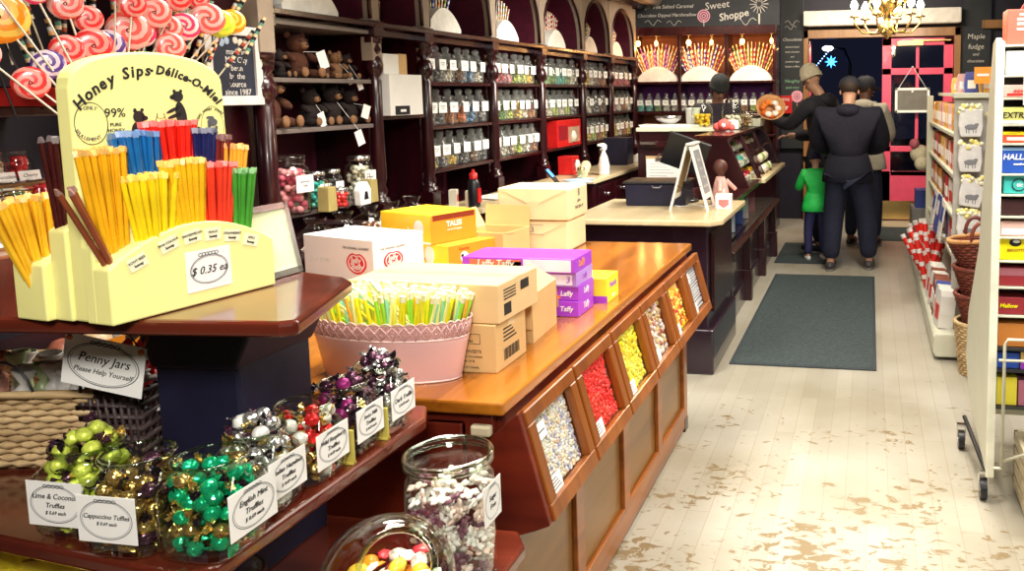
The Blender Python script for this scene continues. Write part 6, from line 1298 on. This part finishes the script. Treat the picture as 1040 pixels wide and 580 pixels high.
pack('flat pink and white box with red stripes on the white rack', .485, .585, 1.573, .045, PKW, [('mint', .5, .5, .02, RED)], [(.1, .9, .1, .3, RED)]); pack('small blue box beside the flat pink box', .588, .66, 1.573, .05, BLU, [], [(.1, .9, .3, .6, WHITE)])
pack('yellow and green gum carton on the white rack', .478, .578, 1.476, .06, C('gum_yellow', (.80, .78, .25)), [('EXTRA', .5, .5, .031, BLACK)], [(0, 1, 0, .2, WHITE)]); pack('dark gum carton lettered in white at the rack edge', .582, .70, 1.476, .058, BR2, [('REESE', .5, .5, .032, WHITE)])
pack('red and yellow flat box under the gum cartons', .485, .62, 1.406, .04, C('flame_red', (.75, .10, .04)), [], [(0, 1, .7, 1, YE2), (.1, .7, .2, .5, WHITE)]); pack('small dark chocolate box right of the red flat box', .625, .70, 1.406, .05, BR2)
pack('blue cough drop carton in the middle of the white rack', .478, .580, 1.293, .095, BLU, [('HALLS', .5, .62, .030, WHITE), ('menthol', .65, .35, .012, WHITE)], [(0, 1, .88, 1, C('pale_blue_print', (.3, .5, .8)))]); pack('grey patterned mint carton right of the blue carton', .584, .70, 1.293, .085, C('grey_mints', (.45, .52, .5)), [('ICE', .4, .5, .04, WHITE)])
pack('teal mint carton with dark oval emblem on the white rack', .492, .60, 1.216, .066, TEA, [('tic', .52, .5, .022, WHITE)]); g = bpy.data.objects[[o.name for o in bpy.data.objects if o.get('label', '').startswith('teal mint')][0]]
mb = MB(); ring_line(mb, FRONT(0, -.0022, .033), .024, .022, .002, 20); mb.build('emblem', [BLACK], g)
pack('dark brown coffee candy carton under the teal carton', .485, .64, 1.134, .060, BR2, [('c', .65, .5, .03, WHITE)]); pack('pale pink box pair on the lower white rack shelf', .485, .575, 1.056, .055, PKW, [], [(.05, .95, .1, .5, WHITE)]); pack('second pale pink box right of its twin', .58, .67, 1.056, .055, PKW, [], [(.05, .95, .55, .9, RED)])
g = pack('bright yellow carton with dark bean emblem on the rack', .478, .60, .966, .086, YE2, [('BISCOTTI', .5, .42, .014, C('brown_letter', (.3, .12, .02)))]); mb = MB(); mb.ell((0, -.002, .066), (.022, .001, .015), 14, 8); mb.ell((.004, -.0035, .07), (.014, .001, .006), 10, 6, 1); mb.build('emblem', [BLACK, WHITE], g)
pack('maroon wrapped chocolate bar box under the yellow carton', .485, .64, .866, .07, MR, [], [(0, 1, .55, .95, C('rose_brown', (.35, .12, .15)))]); pack('red chocolate box with yellow crest on the rack', .478, .585, .756, .065, MR, [('Mallow', .4, .5, .022, YE2)]); pack('purple and green bag box at the rack edge', .605, .70, .756, .10, GN2, [], [(0, 1, .5, 1, PUR)])
pack('orange brown carton low on the white rack', .485, .59, .631, .09, C('amber_brown', (.55, .20, .04))); pack('green and red carton right of the orange brown one', .595, .69, .631, .075, C('leaf_green', (.25, .45, .10)), [], [(0, .4, 0, 1, PKW)])
pack('blue carton low on the white rack by the wire guard', .485, .565, .546, .06, BLU); pack('yellow and orange carton beside the low blue carton', .57, .70, .546, .065, C('sand', (.65, .45, .15)), [], [(0, 1, .0, .4, PUR)])
pack('yellow bag on the bottom black shelf of the white rack', .485, .56, .401, .11, C('lemon_bag', (.75, .65, .05)), name='sweet_bag'); pack('mauve bag on the bottom black shelf of the white rack', .565, .70, .401, .10, C('mauve_bag', (.45, .15, .22)), [], [(.2, .8, .3, .6, YE2)], name='sweet_bag')
# white card hanging at the frame edge
g = thing('hanging_card', 'blank white card hanging at the right edge of the rack', 'card', (.585, 3.20, 1.545)); MB().box(-.052, .052, -.002, .002, 0, .215).build('card_sheet', [WHITE], g, .002); MB().tube([(-.03, 0, .215), (0, .03, .24), (0, .11, .222)], .003, 5).build('hook', [BLACK], g)
# low crate at the bottom right corner
g = thing('wooden_crate', 'low cream slatted crate on the floor at the right edge', 'crate', (.80, 3.22, 0)); mb = MB()
for k in range(4): mb.box(-.22, .22, -.20, -.185, .02 + k * .06, .065 + k * .06); mb.box(-.22, -.205, -.20, .25, .02 + k * .06, .065 + k * .06); mb.box(-.22, .22, .235, .25, .02 + k * .06, .065 + k * .06)
for x in (-.21, .19): mb.box(x, x + .02, -.19, -.17, 0, .25); mb.box(x, x + .02, .22, .24, 0, .25)
mb.box(-.21, .21, -.19, .24, .02, .03); mb.build('slats', [wood('pale_crate', (.55, .45, .28), (.72, .62, .42), 'x', .5)], g); MB().box(-.20, .20, -.18, .23, .03, .20).build('packed_tins', [pm('white_tin', (.7, .68, .6), .4)], g)

# gondola along the right of the aisle
GX, GY0, GY1 = .50, 5.38, 7.55
gd = thing('gondola_shelf', 'long white shelf unit of sweets along the right of the aisle', 'shelf unit', (0, 0, 0))
MB().box(GX + .34, GX + .36, GY0, GY1 + .08, .12, 1.56).build('spine_panel', [pm('grey_pegboard', (.38, .35, .30), .5)], gd)
MB().box(GX, GX + .70, GY0 - .02, GY0, .12, 1.575).build('end_cap', [pm('grey_end_cap', (.42, .40, .36), .4)], gd, .003)
MB().box(GX - .01, GX + .72, GY0 - .06, GY0 + .0, 1.555, 1.585).build('end_cap_top', [WM], gd, .004)
MB().box(GX - .02, GX + .03, GY1, GY1 + .05, .10, 1.56).build('upright_post', [WHITEM], gd, .003)
for z in (1.34, 1.09, .84, .60): MB().box(GX + .0, GX + .34, GY0, GY1, z - .025, z).build('shelf', [WHITEM], gd, .003)
MB().prism([(.395, 0.02), (.38, .05), (.38, .15), (.40, .165), (GX + .36, .165), (GX + .36, .02)], 5.12, 8.3, 'y').build('base_deck', [WHITEM], gd, .012, 3)
# products along the gondola shelves
PC = [C('p_amber', (.75, .42, .06)), C('p_red', (.65, .04, .03)), C('p_cream', (.80, .70, .50)), C('p_pink', (.80, .45, .40)), C('p_gold', (.80, .65, .15)), C('p_brown', (.25, .07, .04)), C('p_blue', (.05, .08, .35)), C('p_white', (.80, .78, .74))]
PN = ['amber', 'red', 'cream', 'pink', 'gold', 'brown', 'blue', 'white']; rr = random.Random(8)
def pouch_mesh(m_, m2):
    mb = MB(); mb.prism([(-.045, 0), (.045, 0), (.050, .06), (.042, .13), (.03, .15), (-.03, .15), (-.042, .13), (-.050, .06)], -.03, .03, 'x', 0); mb.box(-.032, -.030, -.028, .028, .03, .09, 1); return mb.mesh('sweet_pouch', [m_, m2])
PMs = [pouch_mesh(m_, PAPER if k not in (2, 7) else PC[1]) for k, m_ in enumerate(PC)]
SH = {1.34: 'top', 1.09: 'second', .84: 'third', .60: 'fourth'}
for z, nm in SH.items():
    for k in range(15):
        c = rr.choice((0, 1, 5, 3, 4, 5, 1, 0) if z > 1 else (5, 1, 5, 6, 7, 0)); o = inst('sweet_pouch', PMs[c]); o.matrix_world = T(GX + .06, GY0 + .12 + k * .14, z + .001, rr.uniform(-.15, .15), 0, 0, 1.15 if z > 1.2 else 1.2)
        tag(o, '%s sweet pouch, %s from the near end on the %s gondola shelf' % (PN[c], ORD[k], nm), 'pouch', 'pouches on the gondola shelves')
# things on top of the gondola end
for k, (x, y, c, w, h, lb) in enumerate(((.56, 5.9, 4, .07, .10, 'small gold bag, leftmost on top of the gondola'), (.58, 5.7, 3, .06, .12, 'pink pouch on top of the gondola'), (.62, 5.6, 6, .07, .13, 'dark blue bag on top of the gondola end'), (.70, 5.52, 0, .08, .13, 'amber bag on top of the gondola end'), (.78, 5.5, 1, .08, .12, 'red bag at the right of the gondola top'), (.62, 6.3, 1, .08, .08, 'red flat bag farther along the gondola top'))):
    o = inst('sweet_pouch', PMs[c]); o.matrix_world = T(x, y, 1.586 if y < 5.44 else 1.586, PI / 2, 0, 0, h / .15); tag(o, lb, 'pouch', 'pouches on top of the gondola')
gt = gd; MB().box(GX + .02, GX + .68, GY0 + .0, 6.9, 1.563, 1.585).build('board', [WHITEM], gt)
g = thing('price_sign', 'small orange sign standing on the gondola end', 'sign', (.665, 5.40, 1.64)); MB().box(-.05, .05, -.003, .003, 0, .10).build('card_sheet', [C('orange_card', (.95, .35, .02))], g); MB().box(-.035, .035, -.005, -.003, .045, .06).build('print', [PAPER], g); MB().box(-.004, .004, -.002, .002, -.055, 0).build('stem', [CHROME], g)
# popcorn bags hanging on the end cap
def popcorn(label, x, z, s=1, tilt=0, red=False):
    g = thing('popcorn_bag', label, 'bag', (x, GY0 - .07, z), 0, 'bags hanging on the gondola end'); Mt = Matrix.Rotation(tilt, 4, 'Y') @ Matrix.Scale(s, 4)
    MB().prism([(-.065, .06), (-.055, 0), (.055, 0), (.065, .06), (.060, .13), (.066, .155), (-.066, .155), (-.060, .13)], -.025, .025, 'y', 0, Mt).build('bag_body', [C('red_bag', (.65, .05, .04)) if red else pm('white_bag', (.72, .70, .68), .35, var=.1, scale=30)], g, .008)
    mb = MB(); r2 = random.Random(int(x * 100 + z * 300))
    for k in range(26): mb.ell((r2.uniform(-.06, .06), r2.uniform(-.03, .0), r2.uniform(.135, .175)), (.014, .012, .012), 6, 4, k % 2, Mt)
    o = mb.build('popcorn', [pm('popcorn_yellow', (.90, .78, .25), .6), pm('popcorn_pale', (.88, .85, .60), .6)] if not red else [PAPER, RED], g); o['kind'] = 'stuff'
    mb = MB(); mb.ell((.0, -.026, .055), (.035, .001, .016), 12, 6, 0, Mt); mb.ell((.028, -.026, .068), (.012, .001, .009), 8, 5, 0, Mt)
    for q in (-.025, -.012, .012, .025): mb.cyl(Mt @ Vector((q, -.026, .045)), Mt @ Vector((q, -.026, .022)), .003, n=5)
    mb.build('cow_print', [pm('grey_print', (.22, .22, .24), .5) if not red else PAPER], g)
for k, (z, t) in enumerate(((1.325, 0), (1.115, 0), (.905, .15), (.70, 0), (.50, 0))): popcorn('white popcorn bag with a cow drawing, %s from the top of its strip' % ORD[k], .59, z, 1.08, t)
for k, z in enumerate((1.30, 1.10, .93, .76, .58)): popcorn('%s bag in the right strip, %s from the top' % ('yellow' if k == 0 else 'red and white', ORD[k]), .745, z, .98, 0, k > 0)
# candy cane packs at the far end of the deck
CM = MB(); 
for j in range(12): CM.cyl((0, 0, .03 * j), (0, 0, .03 * (j + 1)), .020, n=7, m=(0, 0, 1)[j % 3])
CM = CM.mesh('candy_cane_pack', [pm('cane_red', (.85, .03, .02), .3), pm('cane_white', (.90, .85, .82), .3)])
for k in range(26):
    o = inst('candy_cane_pack', CM); o.matrix_world = T(.42 + .05 * (k % 3), 6.35 + .075 * (k // 2), .17, 0, rr.uniform(-.4, .2), rr.uniform(-.5, .3), .9 + .2 * rr.random()); tag(o, 'red and white striped candy cane packs standing on the gondola deck', 'candy cane pack', 'candy cane packs on the gondola deck')
for k in range(9):
    c = rr.choice((5, 6, 7, 5)); o = inst('sweet_pouch', PMs[c]); o.matrix_world = T(.45, 5.30 + .105 * k, .167, rr.uniform(-.2, .2), 0, .1, 1.5); tag(o, '%s pouch on the gondola deck, %s from the near end' % (PN[c], ORD[k]), 'pouch', 'pouches on the gondola deck')
for k in range(3):
    g = thing('magazine', 'white magazine leaning by the candy canes, %s from the left' % ORD[k], 'magazine', (.50, 6.6 - .35 * k, .605), 0, 'magazines by the candy canes'); MB().box(-.004, .004, -.11, .11, 0, .26, 0, T(-.04, 0, 0, 0, 0, .15)).build('cover', [PC[7] if k % 2 == 0 else PC[6]], g); MB().box(-.0055, -.004, -.08, .08, .12, .22, 0, T(-.04, 0, 0, 0, 0, .15)).build('cover_picture', [PC[6] if k % 2 == 0 else PC[7]], g)
g = thing('plush_toy', 'white fluffy toy hanging at the far end of the gondola', 'plush toy', (.47, 8.45, 1.0)); MB().ell((0, 0, 0), (.09, .08, .09), 10, 8).ell((.02, -.05, -.09), (.07, .06, .07), 10, 7).ell((-.05, -.04, .10), (.05, .05, .05), 8, 6, 1).build('body', [pm('cream_plush', (.78, .70, .50), .9, bump=.5, scale=50), pm('pink_plush', (.6, .15, .2), .9)], g); MB().tube([(0, 0, .08), (.02, .0, .3), (.08, -.4, .45)], .004, 4).build('cord', [BLACK], g)
g = thing('sweet_bin', 'low grey bin with boxes at the far right of the doorway', 'bin', (.62, 9.0, 0)); MB().box(-.20, .20, -.20, .20, 0, .42).build('bin_body', [pm('grey_bin', (.25, .24, .24), .5)], g, .006); MB().box(-.16, .02, -.16, .10, .42, .60).build('carton', [PC[6]], g); MB().box(.03, .18, -.16, .10, .42, .55).build('carton', [PC[3]], g)
# stacked red brown baskets
def rbasket(label, x, y, z, r0, r1, h, m_=WICKR, tilt=0, rim=None):
    g = thing('wicker_basket', label, 'basket', (x, y, z)); Mt = T(0, 0, 0, 0, tilt * .5, tilt); mb = MB(); rows_ = int(h / .017); n = 36
    mb.lathe([(0, .004), (r0, .004), (r0, .0)], n=24, M=Mt)
    for q in range(rows_):
        z_ = .008 + q * (h - .01) / rows_; r = r0 + (r1 - r0) * q / rows_; mb.tube([Mt @ Vector(((r + .004 * (1 if (k + q) % 2 else -1)) * math.cos(2 * PI * k / n), (r + .004 * (1 if (k + q) % 2 else -1)) * math.sin(2 * PI * k / n), z_)) for k in range(n)], .0095, 5, closed=True)
    mb.build('woven_side', [m_], g)
    MB().tube([Mt @ Vector((r1 * math.cos(2 * PI * k / 30), r1 * math.sin(2 * PI * k / 30), h)) for k in range(30)], .013, 7, closed=True).build('rim', [rim or m_], g)
    for s in (-1, 1):
        MB().tube([Mt @ Vector((r1 * .35 * math.cos(a) * 1.0, s * r1 * .95 , h + .0 + .10 * math.sin(a))) for a in [k * PI / 10 for k in range(11)]], .011, 7).build('handle', [m_], g)
rbasket('plain tan basket on the floor, lowest under the red ones', .62, 4.92, .0, .10, .135, .30, WICK)
rbasket('red brown basket low in the stack by the gondola', .63, 4.90, .305, .10, .15, .16)
rbasket('red brown basket in the middle of the stack', .63, 4.90, .47, .11, .16, .15)
rbasket('topmost red brown basket, wide with an upright handle', .62, 4.88, .625, .11, .17, .16, WICKR, -.10, wood('wicker_orange', (1, 1, 1), (1, 1, 1)))
rbasket('tan basket beside the stack partly behind the white rack', .80, 5.0, .0, .10, .14, .34, WICK)

# ---------------------------------------------------------------- chandelier
ch = thing('chandelier', 'brass chandelier with glowing candle bulbs hanging before the door', 'chandelier', (.12, 6.7, 2.01))
MB().lathe([(0, -.02), (.012, -.01), (.02, .0), (.055, .03), (.065, .06), (.05, .09), (.018, .115), (.03, .14), (.02, .17), (.07, .21), (.10, .26), (.085, .30), (.02, .33), (.015, .40), (.03, .44), (.012, .47), (.01, .86), (.05, .865), (.055, .869), (0, .87)], n=24).build('stem', [BRASS], ch)
for tier, (nA, rad, zz, off) in enumerate(((6, .25, .14, .2), (4, .16, .27, .6))):
    for k in range(nA):
        a = off + 2 * PI * k / nA; dx, dy = math.cos(a), math.sin(a)
        arm = MB().tube([(dx * .03, dy * .03, zz - .04), (dx * rad * .35, dy * rad * .35, zz - .11), (dx * rad * .75, dy * rad * .75, zz - .11), (dx * rad, dy * rad, zz - .04), (dx * rad, dy * rad, zz + .01)], .007, 8).build('arm', [BRASS], ch)
        MB().lathe([(0, zz), (.035, zz + .005), (.038, zz + .015), (.014, zz + .02), (.012, zz + .06), (0, zz + .06)], (dx * rad, dy * rad, 0), 12).build('candle_cup', [BRASS], arm)
        MB().lathe([(0, zz + .06), (.020, zz + .07), (.030, zz + .095), (.018, zz + .125), (0, zz + .15)], (dx * rad, dy * rad, 0), 10).build('candle_bulb', [pm('bulb_glow', (1, .86, .58), .5, emit=40)], arm)
        if k % 2 == 0: point('chandelier_light', (.12 + dx * rad, 6.7 + dy * rad, 2.03 + zz + .17), 7, (1, .82, .5), .04)

# ================================================================ PEOPLE
def skin_mesh(name, joints, bones, mat_, root, sub=2):
    """one continuous limb-and-body surface grown round a skeleton; joints = {name: (point, rx, ry)}"""
    keys = list(joints); me = bpy.data.meshes.new(name); me.from_pydata([joints[k][0] for k in keys], [(keys.index(a), keys.index(b)) for a, b in bones], []); me.update()
    o = bpy.data.objects.new(name, me); COL.objects.link(o)
    sk = o.modifiers.new('skin', 'SKIN'); sk.use_smooth_shade = True
    for i, k in enumerate(keys):
        v = me.skin_vertices[0].data[i]; v.radius = (joints[k][1], joints[k][2] if len(joints[k]) > 2 else joints[k][1]); v.use_root = (k == root)
    ss = o.modifiers.new('sub', 'SUBSURF'); ss.levels = sub; ss.render_levels = sub
    bpy.context.view_layer.update(); m2 = bpy.data.meshes.new_from_object(o.evaluated_get(bpy.context.evaluated_depsgraph_get())); bpy.data.objects.remove(o)
    m2.materials.clear(); m2.materials.append(mat_); m2.polygons.foreach_set('use_smooth', [True] * len(m2.polygons)); return m2
def person(label, loc, rz, H, P, jacket, trousers, shoes, hat, hatm, skinm=SKIN, hood=False, bag=None, bulk=0):
    """local axes: +y = the way the person faces, +x = their right... all lengths scaled from a 1.75 m body"""
    s = H / 1.75; g = thing('person', label, 'person', loc, rz)
    def V(x, y, z): return (x * s, y * s, z * s)
    hl, hr, kl, kr, al, ar = P['hipl'], P['hipr'], P['kneel'], P['kneer'], P['anklel'], P['ankler']
    head, neck, chest, pel = P['head'], P['neck'], P['chest'], P['pelvis']
    shl, shr, ell_, elr, wl, wr = P['shl'], P['shr'], P['elbl'], P['elbr'], P['wrl'], P['wrr']
    toe = lambda a: (a[0] * 1.05, a[1] + .15, .035); J = {}
    def add(k, p, r, r2=None): J[k] = (V(*p), r * s, (r2 or r) * s)
    add('pel', pel, .125, .10); add('waist', [(pel[i] + chest[i]) / 2 for i in range(3)], .12, .095); add('chest', chest, .145, .105); add('neckb', [neck[0], neck[1], neck[2] - .04], .06); add('neck', neck, .052)
    add('headb', [head[0], head[1], head[2] - .05], .066); add('head', head, .082, .092); add('crown', [head[0], head[1] - .005, head[2] + .07], .058)
    for t, hp, kn, an in (('l', hl, kl, al), ('r', hr, kr, ar)):
        add('hip' + t, (hp[0] * .88, hp[1], hp[2] - .06), .080); add('knee' + t, kn, .056); add('calf' + t, [(kn[i] * .65 + an[i] * .35) for i in range(3)], .052); add('ank' + t, an, .036); add('heel' + t, (an[0], an[1] - .02, .04), .036); add('toe' + t, toe(an), .028)
    for t, sh, el, wr_ in (('l', shl, ell_, wl), ('r', shr, elr, wr)): add('sh' + t, sh, .062); add('el' + t, el, .042); add('wr' + t, wr_, .028); d = (Vector(wr_) - Vector(el)).normalized(); add('pa' + t, Vector(wr_) + d * .06, .032, .018)
    B = [('pel', 'waist'), ('waist', 'chest'), ('chest', 'neckb'), ('neckb', 'neck'), ('neck', 'headb'), ('headb', 'head'), ('head', 'crown')]
    for t in 'lr':
        B += [('pel', 'hip' + t), ('hip' + t, 'knee' + t), ('knee' + t, 'calf' + t), ('calf' + t, 'ank' + t), ('ank' + t, 'heel' + t), ('heel' + t, 'toe' + t), ('chest', 'sh' + t), ('sh' + t, 'el' + t), ('el' + t, 'wr' + t), ('wr' + t, 'pa' + t)]
    me = skin_mesh('body', J, B, skinm, 'pel'); mb = MB(); mb.add([v.co.copy() for v in me.vertices], [tuple(p.vertices) for p in me.polygons], 0, True)
    hd = Vector(V(*head)); f = Vector(P.get('look', (0, 1, 0))).normalized(); rgt = f.cross(Vector((0, 0, 1))).normalized(); upv = rgt.cross(f)
    Hm = Matrix(((rgt.x, f.x, upv.x, hd.x), (rgt.y, f.y, upv.y, hd.y), (rgt.z, f.z, upv.z, hd.z), (0, 0, 0, 1)))
    mb.ell((0, .092 * s, -.025 * s), (.012 * s, .018 * s, .018 * s), 8, 6, 0, Hm)
    for q in (-1, 1): mb.ell((q * .080 * s, -.005 * s, -.015 * s), (.010 * s, .020 * s, .030 * s), 8, 6, 0, Hm); mb.ell((q * .030 * s, .082 * s, .0), (.011 * s, .008 * s, .007 * s), 8, 5, 2, Hm)
    mb.ell((0, .084 * s, -.062 * s), (.022 * s, .008 * s, .006 * s), 8, 5, 1, Hm)
    # fingers: four unequal bent chains and a thumb on each hand
    for t, el, wr_ in (('l', ell_, wl), ('r', elr, wr)):
        w0 = Vector(V(*wr_)); d = (w0 - Vector(V(*el))).normalized(); a = Vector((1, 0, 0)) - d * d.x; a = a.normalized(); n_ = d.cross(a)
        for k, L in enumerate((.070, .080, .074, .058)):
            p = w0 + d * .085 * s + a * ((k - 1.5) * .017 * s); mb.tube([p, p + d * L * .4 * s + n_ * .008 * s, p + d * L * .75 * s + n_ * .022 * s, p + d * L * .9 * s + n_ * .040 * s], [.0088 * s, .0085 * s, .0078 * s, .006 * s], 6)
        q = (-1 if t == 'l' else 1) * -1; p = w0 + d * .035 * s + a * q * .026 * s; mb.tube([p, p + d * .03 * s + a * q * .02 * s, p + d * .06 * s + a * q * .022 * s + n_ * .012 * s], [.011 * s, .010 * s, .008 * s], 6)
    mb.build('body', [skinm, pm('lip', (.45, .15, .12), .5), BLACK], g)
    def garment(nm, keys, bones, grow, mat_, extra=None, root=None):
        JJ = {k: (J[k][0], J[k][1] + grow * s, J[k][2] + grow * s) for k in keys}; 
        if extra: JJ.update(extra)
        return inst(nm, skin_mesh(nm, JJ, bones, mat_, root or keys[0]), g)
    jx = {}; 
    garment('jacket', ['pel', 'waist', 'chest', 'neckb', 'shl', 'ell', 'wrl', 'shr', 'elr', 'wrr'],
            [('pel', 'waist'), ('waist', 'chest'), ('chest', 'neckb'), ('chest', 'shl'), ('shl', 'ell'), ('ell', 'wrl'), ('chest', 'shr'), ('shr', 'elr'), ('elr', 'wrr')], .030 + bulk, jacket, None, 'pel')
    pe = Vector(V(*pel)); hm = MB(); hm.lathe([(.150 * s, .16 * s), (.190 * s, .06 * s), (.222 * s, -.05 * s), (.236 * s, -.15 * s), (.226 * s, -.158 * s), (.12 * s, -.14 * s)], (pe.x, pe.y, pe.z), 28, oval=.68); hm.build('jacket_hem', [jacket], g)
    garment('trousers', ['pel', 'hipl', 'kneel', 'calfl', 'ankl', 'hipr', 'kneer', 'calfr', 'ankr'], [('pel', 'hipl'), ('hipl', 'kneel'), ('kneel', 'calfl'), ('calfl', 'ankl'), ('pel', 'hipr'), ('hipr', 'kneer'), ('kneer', 'calfr'), ('calfr', 'ankr')], .026 + bulk * .7, trousers)
    for t, an in (('l', al), ('r', ar)):
        q = MB(); A = Vector(V(an[0], an[1], 0)); q.ell((A.x, A.y + .05 * s, .045 * s), (.050 * s, .145 * s, .048 * s), 14, 8); q.build('shoe', [shoes], g)
        q = MB(); q.prism([(A.x + .046 * s * math.cos(b_), A.y + .05 * s + .142 * s * math.sin(b_)) for b_ in [k * PI / 8 for k in range(16)]], .0, .022 * s, 'z'); q.build('shoe_sole', [pm('shoe_sole', (.25, .24, .22), .6)], g)
    hair = MB(); hair.ell((0, -.016 * s, .022 * s), (.090 * s, .094 * s, .080 * s), 16, 10, 0, Hm); hair.build('hair', [pm('dark_hair', (.03, .015, .010), .7)], g) if hat != 'beanie' else None
    if hat == 'beanie':
        q = MB(); q.lathe([(.098 * s, -.015 * s), (.106 * s, -.01 * s), (.106 * s, .025 * s), (.100 * s, .03 * s), (.096 * s, .07 * s), (.075 * s, .115 * s), (.04 * s, .140 * s), (0, .146 * s)], n=24, M=Hm @ Matrix.Translation((0, -.012 * s, .012 * s)) @ Matrix.Rotation(.15, 4, 'X')); q.build('knit_hat', [hatm], g)
    elif hat == 'cap':
        q = MB(); q.lathe([(.098 * s, .0), (.101 * s, .03 * s), (.094 * s, .075 * s), (.065 * s, .108 * s), (.02 * s, .120 * s), (0, .121 * s)], n=24, M=Hm @ Matrix.Translation((0, -.008 * s, .012 * s))); q.ell((0, .0, .132 * s), (.010 * s, .010 * s, .006 * s), 8, 5, 0, Hm)
        v = [(.085 * s * math.cos(a), .05 * s + .12 * s * math.sin(a), .022 * s - .02 * s * math.sin(a)) for a in [k * PI / 10 for k in range(11)]]; q.add(v + [(x, y, z + .006 * s) for x, y, z in v], [tuple(range(11))[::-1], tuple(range(11, 22))] + [(k, k + 1, k + 12, k + 11) for k in range(10)], 0, False, Hm); q.build('cap', [hatm], g)
    if hood:
        nk = Vector(V(*neck)); q = MB(); q.ell((nk.x, nk.y - .07 * s, nk.z - .055 * s), (.125 * s, .085 * s, .070 * s), 16, 10); q.tube([(nk.x + .10 * s * math.cos(a), nk.y - .01 * s + .09 * s * math.sin(a), nk.z - .035 * s) for a in [k * PI / 10 for k in range(20)]], .028 * s, 8, closed=True); q.build('hood', [jacket], g)
    if bag:
        q = MB(); c = Vector(V(*chest)); q.ell((c.x, c.y - .19 * s, c.z - .06 * s), (.155 * s, .10 * s, .22 * s), 18, 12); q.build('backpack', [bag], g)
        for k in (-1, 1): MB().tube([(c.x + k * .09 * s, c.y - .12 * s, c.z + .12 * s), (c.x + k * .11 * s, c.y + .02 * s, c.z + .19 * s), (c.x + k * .12 * s, c.y + .14 * s, c.z + .05 * s)], .018 * s, 6).build('backpack_strap', [bag], g)
    return g
base = dict(hipl=(-.10, 0, .90), hipr=(.10, 0, .90), kneel=(-.12, .02, .50), kneer=(.12, .02, .50), anklel=(-.13, -.02, .09), ankler=(.13, -.02, .09), pelvis=(0, 0, .96), chest=(0, .01, 1.28), neck=(0, .03, 1.50), head=(0, .06, 1.62),
            shl=(-.20, .0, 1.40), shr=(.20, .0, 1.40), elbl=(-.27, .05, 1.12), elbr=(.27, .05, 1.12), wrl=(-.20, .25, 1.02), wrr=(.20, .25, 1.02), look=(0, 1, -.35))
def pose(**k): d = dict(base); d.update(k); return d
NAVYC = pm('navy_fleece', (.004, .004, .016), .85, var=.3, scale=30, bump=.3); JEAN = pm('dark_denim', (.008, .011, .034), .8, var=.3, scale=40); CHARC = pm('charcoal_coat', (.012, .012, .02), .8)
# man seen from behind, looking down
person('man in navy hooded top, dark cap and jeans seen from behind', (-.19, 7.72, .001), -.05, 1.74,
       pose(head=(.0, .12, 1.615), neck=(0, .05, 1.49), shl=(-.235, .03, 1.38), shr=(.235, .03, 1.38), chest=(0, .02, 1.27), elbl=(-.285, .14, 1.12), elbr=(.285, .14, 1.12), wrl=(-.13, .34, 1.10), wrr=(.13, .34, 1.10), anklel=(-.15, -.05, .09), ankler=(.19, .06, .09), kneel=(-.13, .02, .50), kneer=(.16, .05, .50), look=(0, 1, -.75)),
       NAVYC, JEAN, pm('dark_shoe', (.05, .045, .05), .5), 'cap', pm('dark_cap', (.02, .02, .03), .7), hood=True, bulk=.028)
person('person in beige knit hat and dark coat reaching left to the basket', (-.46, 8.62, .001), 1.25, 1.84,
       pose(head=(.0, .12, 1.64), look=(.2, 1, -.7), elbl=(-.20, .26, 1.20), wrl=(-.10, .48, 1.28), elbr=(.24, .16, 1.10), wrr=(.12, .36, 1.10), shl=(-.20, .06, 1.42)),
       CHARC, CHARC, BLACK, 'beanie', pm('beige_knit', (.60, .55, .42), .9, var=.15, scale=60, bump=.5), hood=True)
person('person in dark cap and pale grey jacket standing at the doorway', (-.06, 8.95, .001), -.25, 1.76,
       pose(look=(.7, .7, -.1), elbl=(-.24, .12, 1.14), elbr=(.24, .12, 1.14), wrl=(-.14, .30, 1.10), wrr=(.14, .30, 1.10)), pm('pale_grey_jacket', (.48, .44, .36), .8, var=.1), JEAN, BLACK, 'cap', pm('dark_cap', (.02, .02, .03)), pm('deep_skin', (.16, .07, .04), .5), hood=True)
person('child in bright green jacket and blue trousers at the display case', (-.50, 8.12, .001), .3, 1.04,
       pose(elbl=(-.26, .10, 1.16), wrl=(-.22, .27, 1.20)), pm('bright_green_jacket', (.02, .62, .10), .6, var=.15), pm('blue_snow_trousers', (.02, .02, .09), .7), pm('white_shoe', (.7, .7, .68), .5), 'beanie', pm('navy_knit', (.01, .01, .04), .9))
person('shop worker in dark grey knit hat behind the big jars', (-1.60, 8.95, .001), -2.7, 1.78,
       pose(look=(0, 1, -.9), head=(0, .12, 1.62)), pm('worker_shirt', (.06, .05, .08), .8), CHARC, BLACK, 'beanie', pm('grey_knit', (.05, .055, .06), .95, var=.2, scale=60, bump=.5))
